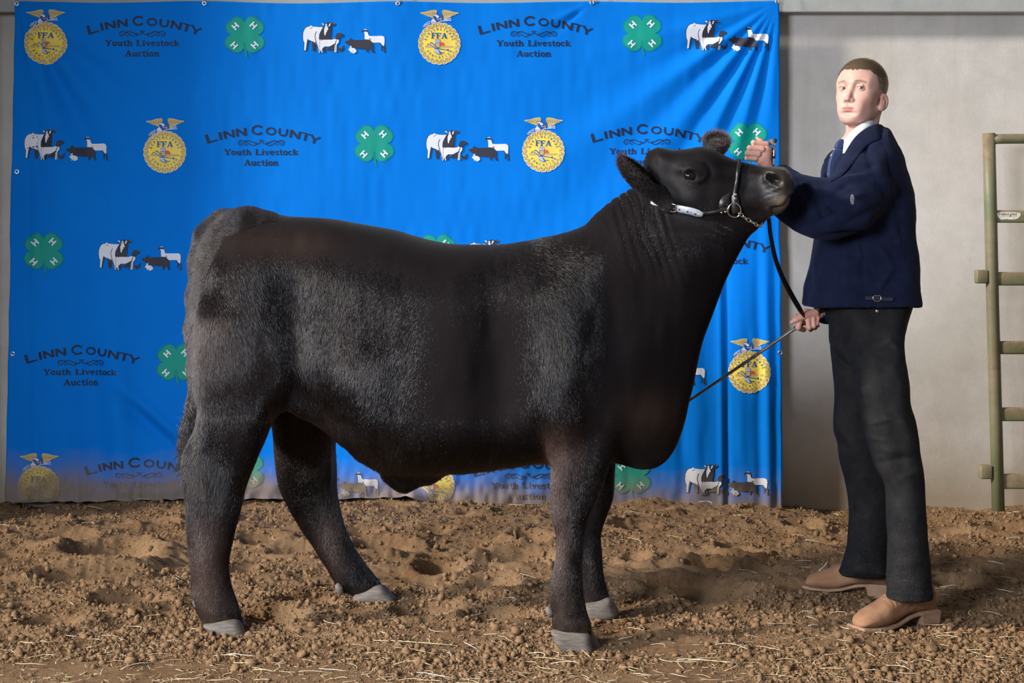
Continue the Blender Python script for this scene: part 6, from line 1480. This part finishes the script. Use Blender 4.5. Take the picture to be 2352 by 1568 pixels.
# eyes: white, iris and pupil on one ball each
def eye_material():
    t = NT('person_eye'); t.set(t.attr('tint'), .12, spec=.6); t.b.inputs['Coat Weight'].default_value = .6; return t.m
EYE = eye_material(); _tc = np.array([0, 0, CAMZ]) - HC; LOOK = np.array([_tc @ HL, _tc @ HF, _tc @ HU + .6]); LOOK /= np.linalg.norm(LOOK)
for k in (-1, 1):
    bm = bmesh.new(); bmesh.ops.create_icosphere(bm, subdivisions=5, radius=.0128); V = np.array([v.co[:] for v in bm.verts]); bm.verts.index_update(); Q = np.array([[v.index for v in f.verts] for f in bm.faces]); bm.free()
    a = np.degrees(np.arccos(np.clip(V @ LOOK / .0128, -1, 1))); c = np.tile(np.array([.44, .36, .33]), (len(V), 1)); c[a < 33] = (.06, .05, .045); c[a < 29] = (.11, .095, .085); c[a < 13] = (.01, .01, .01)
    V = V + np.array([k * .0318, .0735, -.0005]); me = mesh_np('eye', h2w(V), Q); color_attr(me, 'tint', c); link('eye', me, EYE, person)
# cropped hair: a close cap plus short strands
HAIRC = np.array([.115, .078, .042])
def hair_mask(V):
    l, f, u = V[:, 0], V[:, 1], V[:, 2]
    line = np.interp(f, [-.14, -.075, -.040, -.006, .014, .030, .042, .058, .090], [-.055, -.050, -.030, .002, .004, .024, .050, .0600, .0635]) + .004 * vnoise(l * 120, f * 120, seed=96)
    line = line + .006 * np.exp(-((np.abs(l) - .035) / .014) ** 2) * (f > .03)
    ear = (np.abs(l) > .070) & (f > -.05) & (f < .012) & (u < -.004)
    return (u > line) & ~ear
def build_hair():
    m = hair_mask(HV); d = .0028 * np.clip((HV[:, 2] - .0) / .06, .35, 1.0)
    Q = HQ[m[HQ].all(1)]; used = np.unique(Q); mp = np.full(len(HV), -1); mp[used] = np.arange(len(used))
    V = (HV + HN * d[:, None])[used]; t = NT('short_hair'); n = t.noise(1.0, 5, .7, t.scaled((500, 500, 160)))
    t.set(t.ramp(n, [(.3, (.055, .036, .019)), (.7, (.13, .088, .050))]), .6, spec=.3); t.bump(n, .6, .0015)
    hs = link('hair', mesh_np('hair', h2w(V), mp[Q]), t.m, person)
    P, Nn = sample_surface(HV, HQ, HN, 26000, m[HQ].all(1) * 1.0)
    w = np.tile(np.array([0, .55, .25]), (len(P), 1)); tt_ = np.clip((P[:, 2] - .02) / .06, 0, 1); w[:, 2] = -.9 + 1.0 * tt_; w[:, 1] = -.3 + .9 * tt_
    D = w - Nn * (w * Nn).sum(1)[:, None]; D /= np.linalg.norm(D, axis=1)[:, None]; D = D * .75 + Nn * .6 + RS.normal(0, .15, P.shape); D /= np.linalg.norm(D, axis=1)[:, None]
    Lh = np.interp(P[:, 2], [-.04, .02, .06, .10], [.003, .0045, .007, .009]) * RS.uniform(.6, 1.2, len(P))
    rot = lambda X: X[:, :1] * HL + X[:, 1:2] * HF + X[:, 2:] * HU
    o, hc = make_hair('hair_strands', h2w(P), rot(D), Lh, np.full(len(P), .00024), hair_mat('person_hair', .4, .5), person, 3, .05, None, .5, rot(Nn))
    blond = RS.uniform(0, 1, (len(P), 1)) < .15
    curve_color(hc, 'hair', np.where(blond, HAIRC * 2.6, HAIRC) * RS.uniform(.55, 1.5, (len(P), 1))); tag(o, None, None, None, 'stuff')
build_hair()

# --- shirt, tie, collars: cloth bands that wrap the neck
def band(rows, name, mat, thick=.003, closed=False):
    """rows: list of polylines (same count) of world points; lofted cloth with thickness"""
    A = np.array([[tuple(p) for p in r] for r in rows]); m, n = A.shape[:2]; V = A.reshape(-1, 3); Q = []
    for i in range(m - 1):
        for j in range(n - 1 + (1 if closed else 0)): k = (j + 1) % n; Q.append((i * n + j, (i + 1) * n + j, (i + 1) * n + k, i * n + k))
    me = mesh_np(name, V, np.array(Q)); o = link(name, me, mat, person); s = o.modifiers.new('thickness', 'SOLIDIFY'); s.thickness = thick; s.offset = 0
    b = o.modifiers.new('smooth', 'SUBSURF'); b.levels = 1; b.render_levels = 2; return o
def neck_ring(cpx, cpy, Yc, rx, ry, zf, a0, a1, n, lift=None):
    """points round the neck; angle 0 = front (towards the animal), 90 = near side, 180 = nape; zf(angle) gives the pixel row"""
    out = []
    for i in range(n):
        a = a0 + (a1 - a0) * i / (n - 1); r = math.radians(a); Y = Yc - ry * math.sin(r); c = W3(cpx, cpy, Yc)
        x = c[0] - rx * math.cos(r); z = CAMZ - (zf(a) - HY) * Yc / F; out.append((x, Y, z))
    return out
f_in = lambda xs, ys: (lambda a: float(np.interp(abs(a), xs, ys)))
# jacket collar: stands at the nape, folds over and comes down to the front in a long lapel
YN = 5.205
def near_curve(pts, Ys, n=14):
    P = catmull(np.array(pts, dtype=float), 6, False); t = np.linspace(0, 1, len(P)); Y = np.interp(t, np.linspace(0, 1, len(Ys)), Ys)
    idx = np.linspace(0, len(P) - 1, n).astype(int); return [W3(P[i][0], P[i][1], Y[i]) for i in idx]
# fold edge (inner, high) and outer edge of the near collar, from nape to lapel point
inner = near_curve([(2024, 286), (2012, 284), (1990, 293), (1965, 312), (1945, 342), (1926, 378), (1906, 408)], [5.23, 5.14, 5.10, 5.085, 5.085, 5.09, 5.10])
mid = near_curve([(2036, 298), (2020, 300), (1998, 308), (1972, 330), (1950, 360), (1929, 392), (1906, 412)], [5.24, 5.10, 5.065, 5.055, 5.06, 5.07, 5.09])
outer = near_curve([(2036, 318), (2028, 318), (2006, 322), (1982, 342), (1956, 376), (1932, 404), (1905, 416)], [5.24, 5.085, 5.05, 5.045, 5.05, 5.06, 5.085])
under = near_curve([(2034, 322), (2026, 322), (2004, 326), (1980, 346), (1954, 379), (1930, 406), (1905, 418)], [5.24, 5.10, 5.07, 5.07, 5.075, 5.08, 5.09])
def lift(pts, off, lim=None):
    out = []
    for i_, p in enumerate(pts):
        if i_ < 3: out.append(p); continue
        px, py = CX + p[0] * F / p[1], HY + (CAMZ - p[2]) * F / p[1]; h, n = on_bvh(JB, px, py, 0, p[1]); Y = min(h.y - off, p[1]) if h.y < p[1] + .05 else p[1]; out.append(W3(px, py, Y))
    return out
mid = lift(mid, .016); outer = lift(outer, .012); under = lift(under, .002)
band([inner, mid, outer, under], 'jacket_collar', CORD, .007)
innerf = near_curve([(2024, 286), (2012, 286), (1985, 294), (1955, 312), (1930, 332), (1912, 352), (1906, 372)], [5.23, 5.29, 5.31, 5.31, 5.30, 5.28, 5.26])
outerf = near_curve([(2036, 312), (2024, 314), (1994, 312), (1950, 328), (1918, 344), (1896, 360), (1893, 395)], [5.24, 5.33, 5.36, 5.36, 5.34, 5.31, 5.27])
band([innerf, outerf], 'jacket_collar', CORD, .006)
lap = [near_curve([(1907, 354), (1905, 380), (1904, 405), (1900, 425)], [5.18, 5.17, 5.16, 5.15], 6), near_curve([(1892, 364), (1891, 390), (1891, 415), (1893, 435)], [5.20, 5.19, 5.18, 5.16], 6)]
band(lap, 'lapel', CORD, .006)
# shirt collar and front
s_top = near_curve([(2014, 275), (2002, 275), (1985, 280), (1966, 291), (1950, 306), (1938, 320)], [5.22, 5.155, 5.13, 5.12, 5.12, 5.13], 12)
s_mid = near_curve([(2020, 286), (2006, 285), (1990, 293), (1968, 308), (1950, 330), (1936, 352)], [5.23, 5.135, 5.108, 5.10, 5.10, 5.112], 12)
s_low = near_curve([(2022, 294), (2008, 295), (1992, 303), (1968, 322), (1949, 345), (1933, 362)], [5.23, 5.145, 5.115, 5.10, 5.098, 5.108], 12)
band([s_top, s_mid, s_low], 'shirt_collar', SHIRT, .003)
s_topf = near_curve([(2014, 275), (2000, 277), (1978, 286), (1955, 298), (1938, 312), (1934, 322)], [5.22, 5.27, 5.285, 5.285, 5.26, 5.21], 12)
s_lowf = near_curve([(2022, 290), (2004, 294), (1976, 304), (1944, 318), (1922, 332), (1913, 345)], [5.23, 5.285, 5.30, 5.30, 5.275, 5.225], 12)
band([s_topf, s_lowf], 'shirt_collar', SHIRT, .003)
sf_ = [near_curve([(1942, 328), (1944, 352), (1940, 375), (1930, 392)], [5.13, 5.115, 5.11, 5.11], 6), near_curve([(1926, 334), (1922, 352), (1918, 376), (1914, 400)], [5.16, 5.145, 5.14, 5.135], 6), near_curve([(1914, 342), (1911, 358), (1908, 380), (1906, 404)], [5.20, 5.19, 5.18, 5.17], 6)]
band(sf_, 'shirt_front', SHIRT, .003)
# tie: knot and blade
def tie():
    V1, F1 = [], []
    g = Grid(PX(1890, 420, 5.05), PX(1960, 310, 5.24), .0018); P_ = [(1930, 319), (1938, 322), (1942, 338), (1935, 343), (1923, 345), (1916, 340), (1920, 328)]
    f = inflate(g, to_w(catmull(P_, 4), 5.135), 5.135, .012, .007, 1)
    B = [(1916, 343), (1935, 343), (1938, 356), (1934, 372), (1922, 390), (1906, 413), (1900, 402), (1902, 376), (1908, 356)]
    f = smin(f, inflate(g, to_w(catmull(B, 4), 5.13), 5.13, .009, .007, 1), .002)
    V, Q = nets(f, g, 1); link('tie', mesh_np('tie', V, Q), TIE, person)
tie()
# side tab with its buckle, rivet on the jeans pocket, dusty name patch
strap_m = simple('tab_cord', (.010, .013, .030), .8); pale = NT('pale_metal'); pale.set((.72, .66, .50), .28, 1.0); PALE = pale.m
def strip_on(bvh, pts, w_px, name, mat, parent, off=.004, th=.003, yf=5.03, n=16):
    P = catmull(np.array(pts, dtype=float), 6, False); idx = np.linspace(0, len(P) - 1, n).astype(int); P = P[idx]; d = np.gradient(P, axis=0); d /= np.hypot(d[:, 0], d[:, 1])[:, None]; nn = np.stack([-d[:, 1], d[:, 0]], 1)
    w = np.broadcast_to(np.array(w_px, dtype=float), (n,)) if np.ndim(w_px) == 0 else np.interp(np.linspace(0, 1, n), np.linspace(0, 1, len(w_px)), w_px)
    rows = [[on_bvh(bvh, *(P[i] + nn[i] * w[i] * k), off, yf)[0] for i in range(n)] for k in (-.5, 0, .5)]
    V = [p for r in rows for p in r]; Q = []
    for i in range(2):
        for j in range(n - 1): Q.append((i * n + j, i * n + j + 1, (i + 1) * n + j + 1, (i + 1) * n + j))
    o = link(name, mesh_py(name, V, Q), mat, parent)
    if parent is not None and parent.parent is not None: o.matrix_parent_inverse = Matrix.Identity(4)
    s = o.modifiers.new('thickness', 'SOLIDIFY'); s.thickness = th; s.offset = 0; return o
strip_on(JB, [(1988, 685), (2010, 685), (2035, 687), (2052, 687)], 9, 'waist_tab', strap_m, person, .004)
def ring_on(bvh, pts, r, name, mat, parent, off=.005, yf=5.03, seg=8):
    P = catmull(np.array(pts, dtype=float), 4); V, Fc = tube([on_bvh(bvh, a, b, off, yf)[0] for a, b in P], r, seg, None, True); o = link(name, mesh_py(name, V, Fc), mat, parent)
    if parent is not None and parent.parent is not None: o.matrix_parent_inverse = Matrix.Identity(4)
    return o
ring_on(JB, [(2004, 685), (2007, 679.5), (2014, 678.5), (2021, 680), (2022, 687), (2018, 691.5), (2009, 691)], .0014, 'tab_buckle', PALE, person, .006)
c, n = on_bvh(JEANS, 2014.5, 714.5, .002, 5.0)
bm = bmesh.new(); bmesh.ops.create_uvsphere(bm, u_segments=14, v_segments=8, radius=.0056); bmesh.ops.scale(bm, vec=(1, .4, 1), verts=bm.verts); bmesh.ops.translate(bm, vec=c, verts=bm.verts); me = bpy.data.meshes.new('rivet'); bm.to_mesh(me); bm.free(); link('rivet', me, PALE, person)
mk = NT('chalk_smudge'); nn_ = mk.noise(500, 4, .7); mk.set((.42, .43, .46), .95, spec=.1); mk.t.links.new(mk.ramp(nn_, [(.40, (0, 0, 0)), (.65, (.5, .5, .5))]), mk.b.inputs['Alpha'])
o = strip_on(JB, [(1958, 448), (1957, 458), (1958, 470)], [2, 8, 9, 9, 2], 'chest_smudge', mk.m, person, .0025, .0006, 5.0, 8); tag(o, 'small pale dusty smudge on the jacket front')
# ------------------------------------------------------------------ halter, lead and show stick
halter = empty('halter', W3(1690, 480, 4.75), 'black leather show halter with silver buckle and rings on the steer head', 'halter')
leather_t = NT('black_leather'); leather_t.set(leather_t.ramp(leather_t.noise(60, 5, .6), [(.3, (.008, .007, .007)), (.7, (.020, .017, .016))]), .38, spec=.5); leather_t.bump(leather_t.noise(500, 4, .6), .12, .0008); LEATHER = leather_t.m
grey_t = NT('silver_strap'); grey_t.set(grey_t.ramp(grey_t.noise(90, 6, .7), [(.3, (.26, .28, .31)), (.7, (.52, .54, .58))]), .42, spec=.5); GREY = grey_t.m
steel = NT('nickel'); steel.set((.70, .68, .64), .18, 1.0); NICKEL = steel.m
BV = STEER_BVH
def on_off(px, py, off=.004): return on_steer(px, py, off)[0]
# noseband: over the bridge of the nose and round the far side
def noseband():
    front = catmull(np.array([(1697, 371), (1696, 382), (1693, 400), (1690, 425), (1687, 445), (1686, 456)], dtype=float), 4, False)
    pts = [on_off(a, b, .006) for a, b in front]
    far = []
    for p in pts[::-1]:
        yh = Yhead(1695); far.append(Vector((p.x, 2 * yh - p.y, p.z)))
    top = [Vector(W3(1697, 367.5, Yhead(1697) + d)) for d in (-.012, .012)]
    loop = far[:-1] + [top[1], top[0]] + pts[1:]
    rads = [.0062] * (len(loop))
    V, Fc = tube(loop, rads, 10); link('noseband', mesh_py('noseband', V, Fc), LEATHER, halter)
noseband()
def hstrip(pts, w, name, mat, off=.005, th=.004, n=18, parent=None):
    return strip_on(BV, pts, w, name, mat, parent or halter, off, th, 4.85, n)
hstrip([(1686, 448), (1688, 460), (1688, 476), (1689, 487)], [13, 18, 18, 15], 'nose_tab', LEATHER, .008)
for px, py in ((1688.5, 448.5), (1687.5, 456.5)):
    c, n = on_steer(px, py, .0105); bm = bmesh.new(); bmesh.ops.create_uvsphere(bm, u_segments=14, v_segments=8, radius=.0048); bmesh.ops.scale(bm, vec=(1, .55, 1), verts=bm.verts); bmesh.ops.translate(bm, vec=c, verts=bm.verts); me = bpy.data.meshes.new('rivet'); bm.to_mesh(me); bm.free(); link('rivet', me, NICKEL, halter)
# cheek strap: silver billet, buckle, dark continuation to the ring
hstrip([(1500, 465), (1520, 471), (1545, 475), (1570, 479), (1590, 483), (1606, 488), (1615, 490)], [10, 14, 17, 17, 17, 16, 9], 'cheek_strap', GREY, .007)
for px, py in ((1545, 475), (1562, 478.5), (1580, 482.5), (1597, 487.5)):
    c, n = on_steer(px, py, .0095); V, Fc = tube([c + n * .0008, c - n * .002], .0027, 10); link('punch_hole', mesh_py('punch_hole', V, Fc), LEATHER, halter)
hstrip([(1612, 487), (1630, 487), (1648, 484), (1660, 482), (1675, 481)], [7, 7, 7, 13, 12], 'cheek_strap', LEATHER, .006)
o = ring_on(BV, [(1526, 463), (1552, 466), (1555, 468), (1553, 484), (1550, 487), (1527, 483), (1525, 480), (1525, 466)], .0026, 'buckle', NICKEL, halter, .012, 4.85)
V, Fc = tube([on_off(1525.5, 473, .013), on_off(1538, 475, .014), on_off(1552, 476, .014)], .0017, 6); link('buckle_tongue', mesh_py('buckle_tongue', V, Fc), NICKEL, o).matrix_parent_inverse = Matrix.Identity(4)
for px, py in ((1655, 485.5), (1664, 484)):
    c, n = on_steer(px, py, .009); bm = bmesh.new(); bmesh.ops.create_uvsphere(bm, u_segments=12, v_segments=8, radius=.0038); bmesh.ops.translate(bm, vec=c, verts=bm.verts); me = bpy.data.meshes.new('rivet'); bm.to_mesh(me); bm.free(); link('rivet', me, NICKEL, halter)
# leather guard behind the ring
gp = [(1652, 478), (1651, 466), (1657, 454), (1667, 447), (1679, 445), (1680, 470), (1672, 478), (1662, 481)]; gp = catmull(np.array(gp, dtype=float), 3)
ctr = gp.mean(0); V = [on_off(*ctr, .0045)] + [on_off(a, b, .0035) for a, b in gp]; n = len(gp); Fc = [(0, 1 + (i + 1) % n, 1 + i) for i in range(n)]
o = link('ring_guard', mesh_py('ring_guard', V, Fc), LEATHER, halter); s = o.modifiers.new('thickness', 'SOLIDIFY'); s.thickness = .003; s.offset = 0
ring_on(BV, [(1687, 466), (1696, 470), (1700, 479), (1698, 490), (1690, 495.5), (1679, 494), (1671, 487), (1671, 478), (1677, 469)], .0026, 'halter_ring', NICKEL, halter, .009, 4.85, 10)
# curb chain under the jaw: short links on to the lead
def chain(pts, name, parent, r=.0021, lk=.019):
    P = [Vector(p) for p in pts]; tot = sum((b - a).length for a, b in zip(P[:-1], P[1:])); m = max(2, int(tot / (lk * .72))); parts = []
    def at(s):
        for a, b in zip(P[:-1], P[1:]):
            L = (b - a).length
            if s <= L: return a + (b - a) * (s / L), (b - a).normalized()
            s -= L
        return P[-1], (P[-1] - P[-2]).normalized()
    for i in range(m):
        c, d = at(tot * (i + .5) / m); u = d.orthogonal().normalized(); u = (Matrix.Rotation(math.pi / 2 * (i % 2) + .5, 3, d) @ u)
        pp = []
        for k in range(14):
            a = 2 * math.pi * k / 14; e = d * (math.cos(a) * lk * .5) + u * (math.sin(a) * lk * .26); pp.append(c + e)
        o = link(name, mesh_py(name, *tube(pp, r, 6, None, True)), NICKEL, parent)
chain([on_off(1697, 487, .011), on_off(1712, 499, .011), on_off(1728, 507, .011), on_off(1741, 513, .010), Vector(W3(1752, 512, 4.83))], 'chain_link', halter)

lead = empty('lead_strap', W3(1810, 620, 5.0), 'flat black leather lead strap hanging from halter to the lower hand', 'lead')
def flat_strap(pts, Ys, w, name, parent, mat, th=.004, face=(.5, -.8, .25)):
    P = catmull(np.array([[*p, y] for p, y in zip(pts, Ys)], dtype=float), 8, False); n = len(P); C3 = [Vector(W3(*p)) for p in P]; V = []; Fc = []
    ws = np.interp(np.linspace(0, 1, n), np.linspace(0, 1, len(w)), w)
    for i in range(n):
        t = (C3[min(i + 1, n - 1)] - C3[max(i - 1, 0)]).normalized(); f = Vector(face); f = (f - t * f.dot(t)).normalized(); s = t.cross(f) * (ws[i] * P[i][2] / F / 2); h = f * th / 2
        V += [C3[i] + s + h, C3[i] - s + h, C3[i] - s - h, C3[i] + s - h]
    for i in range(n - 1):
        for k in range(4): l = (k + 1) % 4; Fc.append((i * 4 + k, i * 4 + l, (i + 1) * 4 + l, (i + 1) * 4 + k))
    Fc += [(0, 1, 2, 3), tuple((n - 1) * 4 + k for k in (3, 2, 1, 0))]
    return link(name, mesh_py(name, V, Fc), mat, parent, False)
flat_strap([(1762, 488), (1766, 505), (1770, 540), (1780, 590), (1795, 632), (1815, 672), (1836, 708), (1848, 727)], [4.93, 4.93, 4.95, 4.99, 5.04, 5.09, 5.14, 5.17], [9, 10, 11, 13, 14, 15, 14, 6], 'strap', lead, LEATHER)
# upper end of the halter strap in the raised fist, with its snap
snap = empty('lead_end', W3(1778, 350, 5.09), 'short black leather strap end with a metal snap beside the raised fist', 'strap')
flat_strap([(1758, 334), (1768, 327), (1778, 324.5), (1783, 326)], [5.09, 5.085, 5.08, 5.08], [9, 11, 13, 12], 'strap_loop', snap, LEATHER, .005, (0, -1, .2))
flat_strap([(1781, 325), (1780, 333), (1777, 341), (1778, 352), (1776, 366), (1775, 378), (1776, 386)], [5.085, 5.085, 5.085, 5.085, 5.085, 5.085, 5.08], [6, 6, 8, 7, 9, 8, 4], 'hanging_strap', snap, LEATHER, .005, (-.3, -1, 0))
pts = [W3(a, b, 5.073) for a, b in ((1779, 340), (1777, 346), (1778, 352), (1777, 358), (1777.5, 364))]; V, Fc = tube(pts, [.0022, .004, .0026, .0042, .0015], 10); link('snap_hook', mesh_py('snap_hook', V, Fc), NICKEL, snap)
bm = bmesh.new(); bmesh.ops.create_uvsphere(bm, u_segments=12, v_segments=8, radius=.0036); bmesh.ops.translate(bm, vec=W3(1781, 331, 5.072), verts=bm.verts); me = bpy.data.meshes.new('rivet'); bm.to_mesh(me); bm.free(); link('rivet', me, NICKEL, snap)

stick = empty('show_stick', W3(1835, 750, 5.19), 'slim dark show stick held in the lower hand, pointing behind the brisket', 'stick')
stick_t = NT('stick_shaft'); stick_t.set(stick_t.ramp(stick_t.noise(30, 4, .6), [(.3, (.16, .145, .13)), (.7, (.34, .31, .28))]), .3, spec=.6, metal=.75)
p0, p1 = Vector(W3(1884, 715, 5.205)), Vector(W3(1500, 976, 5.27))
V, Fc = tube([p0, p0.lerp(p1, .15), p0.lerp(p1, .5), p1], [.0058, .0056, .0050, .0042], 14); link('shaft', mesh_py('shaft', V, Fc), stick_t.m, stick)
V, Fc = tube([p0 + (p0 - p1).normalized() * .008, p0 + (p1 - p0).normalized() * .10], .0074, 14); link('grip', mesh_py('grip', V, Fc), LEATHER, stick)
d = (p1 - p0).normalized(); hk = [p1, p1 + d * .03, p1 + d * .05 + Vector((0, 0, -.012)), p1 + d * .045 + Vector((0, 0, -.028))]; V, Fc = tube(catmull(np.array([tuple(p) for p in hk]), 4, False), .0028, 8); link('hook', mesh_py('hook', V, Fc), NICKEL, stick)
